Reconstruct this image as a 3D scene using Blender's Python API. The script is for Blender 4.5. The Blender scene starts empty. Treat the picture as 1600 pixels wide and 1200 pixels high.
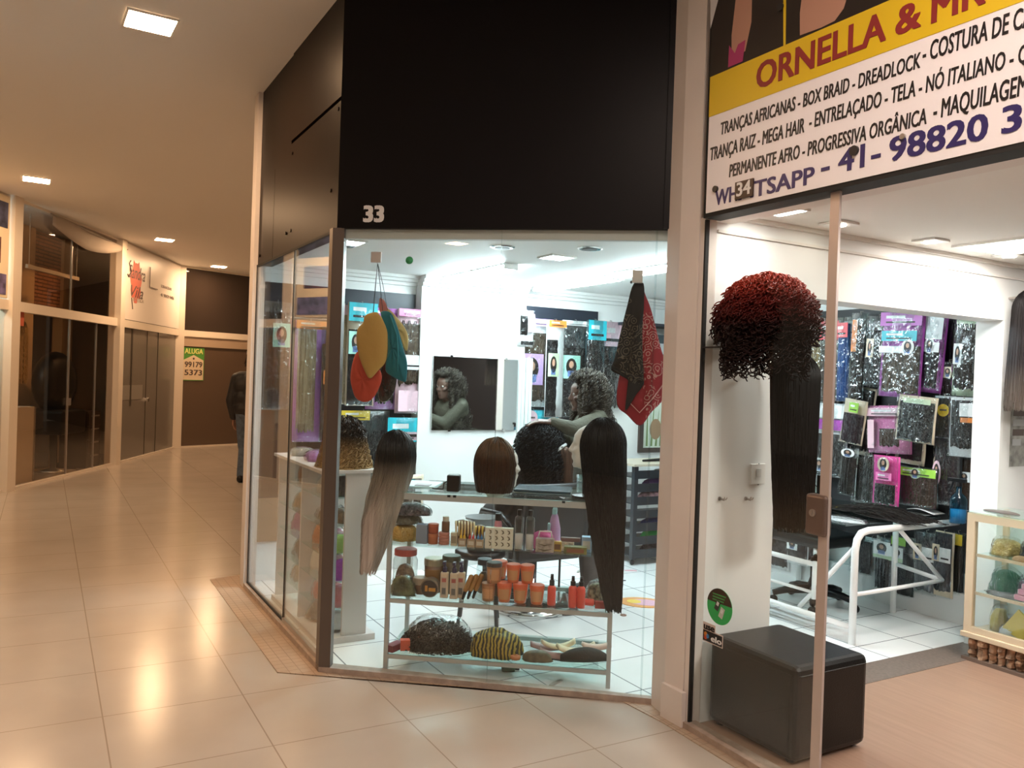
import bpy, bmesh, math, random
import numpy as np
from mathutils import Vector, Matrix

random.seed(7)
rng = np.random.default_rng(7)
SC = bpy.context.scene
COL = SC.collection
PI = math.pi

# ------------------------------------------------------------------ camera, world, exposure
FOCAL_PX, CAM_H, ROLL, PITCH = 1280.0, 1.55, 0.0342, 0.0057
_cp, _sp, _cr, _sr = math.cos(PITCH), math.sin(PITCH), math.cos(ROLL), math.sin(ROLL)
CAMM = (np.array([[_cr, -_sr, 0], [_sr, _cr, 0], [0, 0, 1.0]]) @ np.array([[1, 0, 0], [0, _cp, -_sp], [0, _sp, _cp]])
        @ np.array([[1, 0, 0], [0, 0, -1.0], [0, 1, 0]]))
CAM0 = np.array([0, 0, CAM_H])
cam_data = bpy.data.cameras.new('camera')
cam_data.sensor_width = 36.0
cam_data.lens = 36.0 * FOCAL_PX / 1600.0
cam_data.clip_end = 100
cam = bpy.data.objects.new('camera', cam_data)
COL.objects.link(cam)
_r, _dn, _fw = CAMM
cam.matrix_world = Matrix(((_r[0], -_dn[0], -_fw[0], 0), (_r[1], -_dn[1], -_fw[1], 0), (_r[2], -_dn[2], -_fw[2], CAM_H), (0, 0, 0, 1)))
SC.camera = cam

world = bpy.data.worlds.new('world')
SC.world = world
world.use_nodes = True
world.node_tree.nodes['Background'].inputs[0].default_value = (1.0, 0.72, 0.50, 1)
world.node_tree.nodes['Background'].inputs[1].default_value = 0.035

SC.view_settings.view_transform = 'Standard'
SC.view_settings.look = 'None'
SC.view_settings.exposure = 1.6
SC.view_settings.gamma = 1.0
SC.view_settings.use_curve_mapping = False
SC.cycles.transparent_max_bounces = 40
SC.cycles.max_bounces = 8
SC.cycles.use_denoising = True
SC.cycles.sample_clamp_indirect = 6.0

WARM = (1.0, 0.60, 0.32)        # corridor lamps
COOL = (0.78, 0.95, 1.0)        # tubes in the salon
NEUT = (1.0, 0.86, 0.72)        # spots in the second shop
PW_CORR, PW_TUBE, PW_PANEL, PW_SPOT = 90.0, 27.0, 16.0, 30.0

# ------------------------------------------------------------------ shop frame: v runs along the shop front, u into the shop
AX = np.array([-1.838, 5.84, 0.0])
DV = np.array([0.4963, -0.8682, 0.0])
EU = np.array([0.8682, 0.4963, 0.0])
ANG_F = math.atan2(DV[1], DV[0])      # local x = v, local y = u
ANG_N = math.atan2(EU[1], EU[0])      # local x = u, local -y faces +v
def F(v, u, z=0.0):
    p = AX + v * DV + u * EU
    return (float(p[0]), float(p[1]), float(z))
GB = np.array([-0.927, 4.239, 0.0]); GC = np.array([0.742, 3.964, 0.0])
GX = (GC - GB) / np.linalg.norm(GC - GB); GN = np.array([-GX[1], GX[0], 0.0]); ANG_G = math.atan2(GX[1], GX[0])
RL = np.array([-0.620, 4.249, 0.0]); RX = np.array([0.9929, -0.1190, 0.0]); RN = np.array([0.1190, 0.9929, 0.0]); ANG_R = math.atan2(RX[1], RX[0])
def G(s, w, z=0.0):
    p = GB + s * GX + w * GN; return (float(p[0]), float(p[1]), float(z))
def RK(s, w, z=0.0):
    p = RL + s * RX + w * RN; return (float(p[0]), float(p[1]), float(z))

def ray(px, py):
    return CAMM.T @ np.array([(px - 800) / FOCAL_PX, (py - 600) / FOCAL_PX, 1.0])
def on_plane(px, py, p0, n):
    r = ray(px, py); t = (np.asarray(p0) - CAM0) @ n / (r @ n)
    return CAM0 + t * r
def at_u(px, py, u):
    p = on_plane(px, py, AX + u * EU, EU); return float((p - AX) @ DV), float(p[2])
def at_v(px, py, v):
    p = on_plane(px, py, AX + v * DV, DV); return float((p - AX) @ EU), float(p[2])
def at_g(px, py, w=0.0):
    p = on_plane(px, py, GB + w * GN, GN); return float((p - GB) @ GX), float(p[2])
def at_r(px, py, w=0.0):
    p = on_plane(px, py, RL + w * RN, RN); return float((p - RL) @ RX), float(p[2])
def at_z(px, py, z):
    r = ray(px, py); return CAM0 + (z - CAM_H) / r[2] * r
def at_y(px, py, y):
    r = ray(px, py); return CAM0 + y / r[1] * r

# ------------------------------------------------------------------ materials
_M = {}
def nt(m):
    m.use_nodes = True
    return m.node_tree.nodes, m.node_tree.links, m.node_tree.nodes['Principled BSDF']
def mat(name, col, rough=0.5, metal=0.0, bump=None, coat=0.0, spec=0.5, vary=0.0, vscale=8.0, trans=0.0):
    if name in _M: return _M[name]
    m = bpy.data.materials.new(name); N, L, b = nt(m)
    c = tuple(col) + (1.0,) if len(col) == 3 else col
    b.inputs['Base Color'].default_value = c
    b.inputs['Roughness'].default_value = rough
    b.inputs['Metallic'].default_value = metal
    b.inputs['Specular IOR Level'].default_value = spec
    if coat:
        b.inputs['Coat Weight'].default_value = coat; b.inputs['Coat Roughness'].default_value = 0.08
    if trans: b.inputs['Transmission Weight'].default_value = trans
    if vary or bump:
        tc = N.new('ShaderNodeTexCoord')
    if vary:
        n = N.new('ShaderNodeTexNoise'); n.inputs['Scale'].default_value = vscale; n.inputs['Detail'].default_value = 5
        L.new(tc.outputs['Object'], n.inputs['Vector'])
        r = N.new('ShaderNodeValToRGB')
        r.color_ramp.elements[0].position = 0.3; r.color_ramp.elements[1].position = 0.7
        r.color_ramp.elements[0].color = tuple(x * (1 - vary) for x in c[:3]) + (1,)
        r.color_ramp.elements[1].color = tuple(min(1, x * (1 + vary)) for x in c[:3]) + (1,)
        L.new(n.outputs['Fac'], r.inputs[0]); L.new(r.outputs[0], b.inputs['Base Color'])
    if bump:
        n2 = N.new('ShaderNodeTexNoise'); n2.inputs['Scale'].default_value = bump[0]; n2.inputs['Detail'].default_value = 3
        L.new(tc.outputs['Object'], n2.inputs['Vector'])
        bp = N.new('ShaderNodeBump'); bp.inputs['Strength'].default_value = bump[1]; bp.inputs['Distance'].default_value = 0.01
        L.new(n2.outputs['Fac'], bp.inputs['Height']); L.new(bp.outputs[0], b.inputs['Normal'])
    _M[name] = m
    return m
def emit(name, col, s):
    if name in _M: return _M[name]
    m = bpy.data.materials.new(name); N, L, b = nt(m)
    b.inputs['Base Color'].default_value = (0.8, 0.8, 0.8, 1)
    b.inputs['Emission Color'].default_value = tuple(col) + (1,)
    b.inputs['Emission Strength'].default_value = s
    _M[name] = m
    return m
def glass(name, tint=(0.93, 0.96, 0.95), ior=1.45, rough=0.0, boost=1.0, bump=None):
    """clear sheet: passes light straight through, mirrors by Fresnel"""
    if name in _M: return _M[name]
    m = bpy.data.materials.new(name); m.use_nodes = True
    N, L = m.node_tree.nodes, m.node_tree.links
    N.clear()
    out = N.new('ShaderNodeOutputMaterial'); mix = N.new('ShaderNodeMixShader')
    t = N.new('ShaderNodeBsdfTransparent'); t.inputs[0].default_value = tuple(tint) + (1,)
    g = N.new('ShaderNodeBsdfGlossy'); g.inputs['Roughness'].default_value = rough; g.inputs['Color'].default_value = (1, 1, 1, 1)
    f = N.new('ShaderNodeFresnel')
    geo = N.new('ShaderNodeNewGeometry'); sel = N.new('ShaderNodeMapRange'); sel.inputs[3].default_value = ior; sel.inputs[4].default_value = 1.0 / ior
    L.new(geo.outputs['Backfacing'], sel.inputs[0]); L.new(sel.outputs[0], f.inputs['IOR'])   # a thin sheet mirrors alike from both faces
    fac = f.outputs[0]
    if boost != 1.0:
        mm = N.new('ShaderNodeMath'); mm.operation = 'MULTIPLY'; mm.use_clamp = True; mm.inputs[1].default_value = boost
        L.new(fac, mm.inputs[0]); fac = mm.outputs[0]
    if bump:
        tc = N.new('ShaderNodeTexCoord'); n2 = N.new('ShaderNodeTexNoise'); n2.inputs['Scale'].default_value = bump[0]; n2.inputs['Detail'].default_value = 2
        mp = N.new('ShaderNodeMapping'); mp.inputs['Scale'].default_value = (1.0, 1.0, 0.45)
        L.new(tc.outputs['Object'], mp.inputs[0]); L.new(mp.outputs[0], n2.inputs['Vector'])
        bp = N.new('ShaderNodeBump'); bp.inputs['Strength'].default_value = bump[1]; bp.inputs['Distance'].default_value = 0.02
        L.new(n2.outputs['Fac'], bp.inputs['Height']); L.new(bp.outputs[0], g.inputs['Normal']); L.new(bp.outputs[0], f.inputs['Normal'])
    L.new(fac, mix.inputs[0]); L.new(t.outputs[0], mix.inputs[1]); L.new(g.outputs[0], mix.inputs[2]); L.new(mix.outputs[0], out.inputs[0])
    _M[name] = m
    return m
def hairmat(name, c1, c2, rough=0.38, ramp=None, scale=60.0):
    """streaks along the strand; ramp = [(z fraction, colour)...] for dyed ends and light painted from above"""
    if name in _M: return _M[name]
    m = bpy.data.materials.new(name); N, L, b = nt(m)
    tc = N.new('ShaderNodeTexCoord'); mp = N.new('ShaderNodeMapping'); mp.inputs['Scale'].default_value = (scale, scale, scale * 0.06)
    n = N.new('ShaderNodeTexNoise'); n.inputs['Scale'].default_value = 1.0; n.inputs['Detail'].default_value = 4
    L.new(tc.outputs['Object'], mp.inputs[0]); L.new(mp.outputs[0], n.inputs['Vector'])
    r = N.new('ShaderNodeValToRGB'); r.color_ramp.elements[0].position = 0.35; r.color_ramp.elements[1].position = 0.65
    r.color_ramp.elements[0].color = tuple(c1) + (1,); r.color_ramp.elements[1].color = tuple(c2) + (1,)
    L.new(n.outputs['Fac'], r.inputs[0])
    colour = r.outputs[0]
    if ramp:
        sx = N.new('ShaderNodeSeparateXYZ'); L.new(tc.outputs['Generated'], sx.inputs[0])
        rr = N.new('ShaderNodeValToRGB')
        while len(rr.color_ramp.elements) < len(ramp): rr.color_ramp.elements.new(0.5)
        for k, (p, c) in enumerate(ramp):
            rr.color_ramp.elements[k].position = p; rr.color_ramp.elements[k].color = tuple(c) + (1,)
        L.new(sx.outputs[2], rr.inputs[0])
        mx = N.new('ShaderNodeMix'); mx.data_type = 'RGBA'; mx.blend_type = 'MULTIPLY'; mx.inputs[0].default_value = 1.0
        L.new(rr.outputs[0], mx.inputs[6]); L.new(colour, mx.inputs[7]); colour = mx.outputs[2]
    L.new(colour, b.inputs['Base Color'])
    b.inputs['Roughness'].default_value = rough
    b.inputs['Specular IOR Level'].default_value = 0.22
    bp = N.new('ShaderNodeBump'); bp.inputs['Strength'].default_value = 0.5; bp.inputs['Distance'].default_value = 0.004
    L.new(n.outputs['Fac'], bp.inputs['Height']); L.new(bp.outputs[0], b.inputs['Normal'])
    _M[name] = m
    return m
def tilemat(name, col, grout, size, off, rough, vary=0.06, gw=0.006, coat=0.0):
    """square tiles in object x/y"""
    m = bpy.data.materials.new(name); N, L, b = nt(m)
    tc = N.new('ShaderNodeTexCoord'); sp = N.new('ShaderNodeSeparateXYZ'); L.new(tc.outputs['Object'], sp.inputs[0])
    def line(sock, o):
        a = N.new('ShaderNodeMath'); a.operation = 'SUBTRACT'; a.inputs[1].default_value = o - 100 * size; L.new(sock, a.inputs[0])
        q = N.new('ShaderNodeMath'); q.operation = 'MODULO'; q.inputs[1].default_value = size; L.new(a.outputs[0], q.inputs[0])
        w = N.new('ShaderNodeMath'); w.operation = 'LESS_THAN'; w.inputs[1].default_value = gw; L.new(q.outputs[0], w.inputs[0])
        return w.outputs[0]
    mxm = N.new('ShaderNodeMath'); mxm.operation = 'MAXIMUM'
    L.new(line(sp.outputs[0], off[0]), mxm.inputs[0]); L.new(line(sp.outputs[1], off[1]), mxm.inputs[1])
    n = N.new('ShaderNodeTexNoise'); n.inputs['Scale'].default_value = 2.2; n.inputs['Detail'].default_value = 6; L.new(tc.outputs['Object'], n.inputs['Vector'])
    r = N.new('ShaderNodeValToRGB'); r.color_ramp.elements[0].position = 0.3; r.color_ramp.elements[1].position = 0.7
    r.color_ramp.elements[0].color = tuple(x * (1 - vary) for x in col) + (1,); r.color_ramp.elements[1].color = tuple(min(1, x * (1 + vary)) for x in col) + (1,)
    L.new(n.outputs['Fac'], r.inputs[0])
    mx = N.new('ShaderNodeMix'); mx.data_type = 'RGBA'; L.new(mxm.outputs[0], mx.inputs[0]); L.new(r.outputs[0], mx.inputs[6]); mx.inputs[7].default_value = tuple(grout) + (1,)
    L.new(mx.outputs[2], b.inputs['Base Color'])
    b.inputs['Roughness'].default_value = rough
    if coat: b.inputs['Coat Weight'].default_value = coat; b.inputs['Coat Roughness'].default_value = 0.12
    _M[name] = m
    return m

# ------------------------------------------------------------------ mesh builder
class MB:
    def __init__(s): s.v = []; s.f = []; s.m = []; s.mi = 0
    def add(s, vs, fs):
        o = len(s.v); s.v.extend([tuple(map(float, p)) for p in vs]); s.f.extend([tuple(o + i for i in f) for f in fs]); s.m.extend([s.mi] * len(fs)); return s
    def box(s, x0, x1, y0, y1, z0, z1, rz=0.0, piv=None):
        vs = [(x, y, z) for z in (z0, z1) for y in (y0, y1) for x in (x0, x1)]
        if rz:
            c, q = math.cos(rz), math.sin(rz); px, py = piv or ((x0 + x1) / 2, (y0 + y1) / 2)
            vs = [(px + (x - px) * c - (y - py) * q, py + (x - px) * q + (y - py) * c, z) for x, y, z in vs]
        return s.add(vs, [(0, 2, 3, 1), (4, 5, 7, 6), (0, 1, 5, 4), (2, 6, 7, 3), (0, 4, 6, 2), (1, 3, 7, 5)])
    def prism(s, pts, z0, z1):
        """pts: outline in x,y, counter-clockwise"""
        n = len(pts)
        return s.add([(x, y, z0) for x, y in pts] + [(x, y, z1) for x, y in pts],
                     [tuple(range(n - 1, -1, -1)), tuple(range(n, 2 * n))] + [(i, (i + 1) % n, n + (i + 1) % n, n + i) for i in range(n)])
    def plate(s, pts, y0, y1):
        """outline in x,z extruded along y"""
        n = len(pts)
        return s.add([(x, y0, z) for x, z in pts] + [(x, y1, z) for x, z in pts],
                     [tuple(range(n)), tuple(range(2 * n - 1, n - 1, -1))] + [(i, n + i, n + (i + 1) % n, (i + 1) % n) for i in range(n)])
    def lathe(s, prof, c=(0, 0, 0), n=16, axis='z', sx=1.0, sy=1.0):
        """prof: (r, h) from bottom to top"""
        vs, fs = [], []
        for r, h in prof:
            for k in range(n):
                a = 2 * PI * k / n; x, y = r * math.cos(a) * sx, r * math.sin(a) * sy
                p = (x, y, h) if axis == 'z' else ((x, h, y) if axis == 'y' else (h, x, y))
                vs.append((c[0] + p[0], c[1] + p[1], c[2] + p[2]))
        m = len(prof)
        for i in range(m - 1):
            for k in range(n):
                a, b = i * n + k, i * n + (k + 1) % n
                fs.append((a, b, b + n, a + n))
        fs.append(tuple(range(n - 1, -1, -1))); fs.append(tuple(range((m - 1) * n, m * n)))
        return s.add(vs, fs)
    def tube(s, pts, r, n=8, closed=False):
        pts = [Vector(p) for p in pts]; rs = r if isinstance(r, (list, tuple)) else [r] * len(pts)
        vs, fs = [], []; m = len(pts); up = None
        for i, p in enumerate(pts):
            if closed: t = pts[(i + 1) % m] - pts[i - 1]
            else: t = pts[min(i + 1, m - 1)] - pts[max(i - 1, 0)]
            t.normalize()
            if up is None: up = t.orthogonal()
            up = (up - t * up.dot(t)); up = up.normalized() if up.length > 1e-6 else t.orthogonal().normalized()
            q = t.cross(up)
            for k in range(n):
                a = 2 * PI * k / n; vs.append(tuple(p + (up * math.cos(a) + q * math.sin(a)) * rs[i]))
        for i in range(m if closed else m - 1):
            for k in range(n):
                a, b = i * n + k, i * n + (k + 1) % n; c, d = ((i + 1) % m) * n + (k + 1) % n, ((i + 1) % m) * n + k
                fs.append((a, b, c, d))
        if not closed: fs.append(tuple(range(n - 1, -1, -1))); fs.append(tuple(range((m - 1) * n, m * n)))
        return s.add(vs, fs)
    def cone(s, p0, p1, r0, r1, n=14):
        """round-ended tapered limb"""
        p0, p1 = Vector(p0), Vector(p1); t = (p1 - p0); L_ = t.length
        if L_ < 1e-5: t = Vector((0, 0, 1)); L_ = 1e-5
        t.normalize(); pts, rs = [], []
        for k in range(5):
            a = -PI / 2 + PI / 2 * k / 5; pts.append(p0 + t * r0 * math.sin(a)); rs.append(max(1e-4, r0 * math.cos(a)))
        for k in range(6): f = k / 5; pts.append(p0.lerp(p1, f)); rs.append(r0 + (r1 - r0) * f)
        for k in range(1, 6):
            a = PI / 2 * k / 5; pts.append(p1 + t * r1 * math.sin(a)); rs.append(max(1e-4, r1 * math.cos(a)))
        up = t.orthogonal().normalized(); q = t.cross(up); vs, fs = [], []
        for p, r in zip(pts, rs):
            for k in range(n):
                a = 2 * PI * k / n; vs.append(tuple(p + (up * math.cos(a) + q * math.sin(a)) * r))
        for i in range(len(pts) - 1):
            for k in range(n):
                a, b = i * n + k, i * n + (k + 1) % n; fs.append((a, b, b + n, a + n))
        fs.append(tuple(range(n - 1, -1, -1))); fs.append(tuple(range((len(pts) - 1) * n, len(pts) * n)))
        return s.add(vs, fs)
    def ball(s, c, r, n=14, sx=1, sy=1, sz=1):
        prof = [(max(1e-4, r * math.cos(-PI / 2 + PI * k / 10)), r * sz * math.sin(-PI / 2 + PI * k / 10)) for k in range(11)]
        return s.lathe(prof, c, n, 'z', sx, sy)
    def loft(s, rings):
        """rings: equal-length closed loops of points"""
        n = len(rings[0]); vs = [p for r in rings for p in r]; fs = []
        for i in range(len(rings) - 1):
            for k in range(n):
                a, b = i * n + k, i * n + (k + 1) % n; fs.append((a, b, b + n, a + n))
        fs.append(tuple(range(n - 1, -1, -1))); fs.append(tuple(range((len(rings) - 1) * n, len(rings) * n)))
        return s.add(vs, fs)
    def slab(s, fn, nx, nz, back=None):
        """closed sheet: front fn(a,b)->(x,y,z) for a,b in 0..1, back side back(a,b)"""
        vs, fs = [], []
        for g_ in (fn, back):
            for j in range(nz + 1):
                for i in range(nx + 1): vs.append(g_(i / nx, j / nz))
        o = (nx + 1) * (nz + 1); w = nx + 1
        for j in range(nz):
            for i in range(nx):
                a = j * w + i; fs.append((a, a + 1, a + 1 + w, a + w)); fs.append((o + a, o + a + w, o + a + 1 + w, o + a + 1))
        for i in range(nx):
            fs.append((i, o + i, o + i + 1, i + 1)); a = nz * w + i; fs.append((a, a + 1, o + a + 1, o + a))
        for j in range(nz):
            a = j * w; fs.append((a, a + w, o + a + w, o + a)); a = j * w + nx; fs.append((a, o + a, o + a + w, a + w))
        return s.add(vs, fs)
    def build(s, name, mats, parent=None, loc=None, rz=0.0, smooth=False, bevel=0.0, fix=False):
        me = bpy.data.meshes.new(name); me.from_pydata(s.v, [], s.f); me.validate()
        for m in (mats if isinstance(mats, (list, tuple)) else [mats]): me.materials.append(m)
        if len(s.m) == len(me.polygons): me.polygons.foreach_set('material_index', s.m)
        if smooth: me.polygons.foreach_set('use_smooth', [True] * len(me.polygons))
        if fix:
            bm = bmesh.new(); bm.from_mesh(me); bmesh.ops.recalc_face_normals(bm, faces=bm.faces); bm.to_mesh(me); bm.free()
        me.update()
        o = bpy.data.objects.new(name, me); COL.objects.link(o)
        if parent is not None: o.parent = parent
        if loc is not None: o.location = loc
        o.rotation_euler = (0, 0, rz)
        if bevel:
            b = o.modifiers.new('edge', 'BEVEL'); b.width = bevel; b.segments = 3; b.limit_method = 'ANGLE'; b.angle_limit = 0.6
            if smooth is False:
                pass
        return o

def tag(o, label=None, cat=None, group=None, kind=None):
    if label: o['label'] = label
    if cat: o['category'] = cat
    if group: o['group'] = group
    if kind: o['kind'] = kind
    return o
def thing(name, label, cat, loc=(0, 0, 0), rz=0.0, group=None):
    o = bpy.data.objects.new(name, None); o.empty_display_size = 0.05; COL.objects.link(o); o.location = loc; o.rotation_euler = (0, 0, rz)
    return tag(o, label, cat, group)
def struct(mb, name, m, **k):
    return tag(mb.build(name, m, **k), kind='structure')
def dup(root, loc, rz=None, label=None):
    r = root.copy(); COL.objects.link(r); r.location = loc
    if rz is not None: r.rotation_euler = (0, 0, rz)
    if label: r['label'] = label
    for ch in list(root.children):
        c = ch.copy(); COL.objects.link(c); c.parent = r
        for g_ in ch.children:
            q = g_.copy(); COL.objects.link(q); q.parent = c
    return r
def eval_mesh(o):
    dg = bpy.context.evaluated_depsgraph_get(); dg.update()
    return bpy.data.meshes.new_from_object(o.evaluated_get(dg))

def text(body, name, m, parent, x0, z0, height, x1=None, y=0.0, shear=0.0, bold=0.0, depth=0.002, sx=None):
    """letters in the parent's x/z plane facing -y; capitals are `height` tall; stretched to end at x1; bold thickens the strokes (em)"""
    cu = bpy.data.curves.new('t', 'FONT'); cu.body = body; cu.size = 1.0; cu.shear = shear; cu.extrude = 0.001; cu.resolution_u = 3
    o = bpy.data.objects.new('t', cu); COL.objects.link(o); me = eval_mesh(o); bpy.data.objects.remove(o); bpy.data.curves.remove(cu)
    n = len(me.vertices); co = np.zeros(n * 3); me.vertices.foreach_get('co', co); co = co.reshape(-1, 3)
    faces = [tuple(q.vertices) for q in me.polygons]; bpy.data.meshes.remove(me)
    k = height / 0.72; xs = co[:, 0] - co[:, 0].min(); kx = (x1 - x0) / xs.max() if x1 is not None else (sx or k)
    vs, fs = [], []
    for dx, dz in (((0, 0),) if not bold else ((-1, -1), (1, -1), (1, 1), (-1, 1), (0, 0))):
        fs += [tuple(i + len(vs) for i in f) for f in faces]
        vs += [tuple(p) for p in np.c_[x0 + (xs + dx * bold) * kx, y - (co[:, 2] > 0) * depth - 0.00002 * (dx + 2 * dz), z0 + (co[:, 1] + dz * bold * 0.6) * k]]
    nm = bpy.data.meshes.new(name); nm.from_pydata(vs, [], fs); nm.materials.append(m); nm.update()
    ob = bpy.data.objects.new(name, nm); COL.objects.link(ob); ob.parent = parent
    return ob

def strands(P, R, sides=3):
    """P: (N,K,3) polylines, R: (K,) or (N,K) radii -> verts, faces arrays"""
    N_, K, _ = P.shape
    T = np.gradient(P, axis=1); T /= np.linalg.norm(T, axis=2, keepdims=True) + 1e-9
    ref = np.zeros_like(T); ref[..., 0] = 1.0; ref[np.abs(T[..., 0]) > 0.9] = (0, 1, 0)
    A_ = np.cross(T, ref); A_ /= np.linalg.norm(A_, axis=2, keepdims=True) + 1e-9
    B_ = np.cross(T, A_)
    R = np.broadcast_to(R, (N_, K))[..., None]
    rings = np.stack([P + (A_ * math.cos(2 * PI * k / sides) + B_ * math.sin(2 * PI * k / sides)) * R for k in range(sides)], axis=2)
    V = rings.reshape(-1, 3)
    i = np.arange(N_)[:, None, None] * K * sides + np.arange(K - 1)[None, :, None] * sides
    k0 = np.arange(sides)[None, None, :]; k1 = (k0 + 1) % sides
    Fq = np.stack([i + k0, i + k1, i + k1 + sides, i + k0 + sides], axis=-1).reshape(-1, 4)
    return V, Fq
def strand_obj(name, P, R, m, parent=None, extra=None, sides=3):
    V, Fq = strands(P, R, sides)
    me = bpy.data.meshes.new(name); me.vertices.add(len(V)); me.vertices.foreach_set('co', V.astype(np.float32).ravel())
    nf = len(Fq); me.loops.add(nf * 4); me.loops.foreach_set('vertex_index', Fq.astype(np.int32).ravel())
    me.polygons.add(nf); me.polygons.foreach_set('loop_start', np.arange(0, nf * 4, 4, dtype=np.int32)); me.polygons.foreach_set('loop_total', np.full(nf, 4, dtype=np.int32))
    me.polygons.foreach_set('use_smooth', [True] * nf)
    me.materials.append(m); me.update(calc_edges=True)
    if extra is not None:
        bm = bmesh.new(); bm.from_mesh(me); tmp = bpy.data.meshes.new('x'); tmp.from_pydata(extra.v, [], extra.f)
        tmp.polygons.foreach_set('use_smooth', [True] * len(tmp.polygons))
        bm.from_mesh(tmp); bm.to_mesh(me); bm.free(); bpy.data.meshes.remove(tmp)
    o = bpy.data.objects.new(name, me); COL.objects.link(o)
    if parent is not None: o.parent = parent
    return o
def fall(n, head, length, k=22, curl=0.0, turns=6.0, spread=0.0, jitter=0.03, face=None, lag=0.0, taper=None, top=0.02, drift=(0, 0), flat=1.0, wave=0.0):
    """hair combed over a head ellipsoid (rx,ry,rz at the origin) then hanging. face: azimuth kept bare (rad, half width)."""
    rx, ry, rz = head
    phi = rng.uniform(0, 2 * PI, n)
    if face is not None:
        dlt = (phi - face[0] + PI) % (2 * PI) - PI
        phi = phi[np.abs(dlt) > face[1]]; n = len(phi)
    th0 = np.arccos(rng.uniform(0.02, 1.0, n)) * 0.9 + top
    L_ = length * (1 + rng.uniform(-1, 1, n) * jitter)
    sc = 1.0 + rng.uniform(0.02, 0.14, n)
    t = np.linspace(0, 1, k)[None, :]
    arc = (PI / 2 * 1.05 - th0) * rz
    s = t * (arc + L_)[:, None]
    th = np.minimum(th0[:, None] + s / rz, PI / 2 * 1.05)
    dropd = np.maximum(0, s - arc[:, None])
    r = np.sin(th) * sc[:, None]
    fr = dropd / (L_[:, None] + 1e-6)
    wid = 1.0 + spread * fr
    if taper: wid = wid * (1 - taper * fr ** 1.5)
    x = rx * r * np.cos(phi)[:, None] * wid + drift[0] * fr ** 1.3
    y = ry * r * np.sin(phi)[:, None] * wid * (1 - (1 - flat) * np.minimum(1, fr * 3)) + drift[1] * fr ** 1.3
    z = rz * np.cos(th) * sc[:, None] - dropd
    if wave:
        ph = rng.uniform(0, 6.28, n)[:, None]
        x = x + wave * np.sin(s * 40 + ph) * fr; y = y + wave * np.cos(s * 33 + ph) * fr
    if curl:
        ph = rng.uniform(0, 6.28, n)[:, None]; dr = rng.choice([-1, 1], n)[:, None]
        amp = curl * np.minimum(1, t * 4) * rng.uniform(0.7, 1.3, n)[:, None]
        q = t * turns * 2 * PI + ph
        x = x + amp * np.cos(q * dr); y = y + amp * np.sin(q * dr); z = z + amp * 0.6 * np.sin(q * dr * 1.0 + 1.0)
    return np.stack([x, y, z], axis=2)
def puff_hair(n, head, length, k=16, curl=0.012, turns=3.0, droop=0.4, up=0.05):
    """curly hair springing out of a head in every upward and sideways direction"""
    rx, ry, rz = head
    cz = rng.uniform(-0.35, 1.0, n); phi = rng.uniform(0, 2 * PI, n); sz = np.sqrt(1 - cz ** 2)
    N0 = np.stack([sz * np.cos(phi), sz * np.sin(phi), cz], 1)
    P0 = N0 * np.array([rx, ry, rz])
    t = np.linspace(0, 1, k)[None, :, None]
    L_ = (length * rng.uniform(0.55, 1.1, n))[:, None, None]
    P = P0[:, None, :] + N0[:, None, :] * t * L_ * np.array([1, 1, 1.0])
    P[..., 2] += (up * t - droop * L_ * t ** 2)[..., 0]
    q = t[..., 0] * turns * 2 * PI + rng.uniform(0, 6.28, n)[:, None]
    amp = curl * np.minimum(1, t[..., 0] * 5)
    P[..., 0] += amp * np.cos(q); P[..., 1] += amp * np.sin(q); P[..., 2] += amp * np.sin(q * 1.0 + 1.2)
    return P
# ------------------------------------------------------------------ shared materials
WHITE = mat('white_paint', (0.80, 0.79, 0.76), 0.55)
CEILM = mat('ceiling_paint', (0.80, 0.78, 0.74), 0.7)
INWALL = mat('salon_wall_paint', (0.86, 0.87, 0.86), 0.5)
COLM = mat('column_paint', (0.74, 0.68, 0.64), 0.5, vary=0.04, vscale=3)
FASCIA = mat('black_board', (0.0030, 0.0022, 0.0032), 0.42, spec=0.16, bump=(2.0, 0.04))
FASCIA_S = mat('black_board_warm_lit', (0.011, 0.0065, 0.0045), 0.36, spec=0.07, bump=(2.0, 0.05))  # same black board; warm glancing reflection put into its base colour
NAVY = mat('navy_rail_board', (0.015, 0.020, 0.032), 0.4)
DARKM = mat('dark_steel', (0.03, 0.03, 0.032), 0.35, metal=0.3)
STEEL = mat('brushed_aluminium', (0.50, 0.46, 0.43), 0.32, metal=0.85)
CHROME = mat('chrome', (0.8, 0.8, 0.8), 0.12, metal=1.0)
BLACK = mat('black_plastic', (0.005, 0.005, 0.006), 0.35, spec=0.35)
RUBBER = mat('black_rubber', (0.010, 0.010, 0.010), 0.7)
WPLAS = mat('white_plastic', (0.82, 0.81, 0.78), 0.35)
WMETAL = mat('white_enamel', (0.84, 0.85, 0.85), 0.3)
GREYM = mat('grey_enamel', (0.50, 0.50, 0.49), 0.35, metal=0.2)
PANE = glass('window_glass', (0.95, 0.97, 0.96), 1.45)
PANE_S = glass('smoked_glass', (0.55, 0.48, 0.42), 1.6)
SHELFG = glass('green_edged_glass', (0.88, 0.965, 0.95), 1.5)
FILM = glass('plastic_film', (0.96, 0.97, 0.97), 1.48, rough=0.07, boost=0.9, bump=(26.0, 1.0))
FILM2 = glass('crumpled_plastic_film', (0.94, 0.96, 0.96), 1.55, rough=0.09, boost=1.5, bump=(34.0, 1.0))
CLEARP = glass('clear_plastic', (0.88, 0.92, 0.92), 1.5, rough=0.05, boost=1.6)

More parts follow.
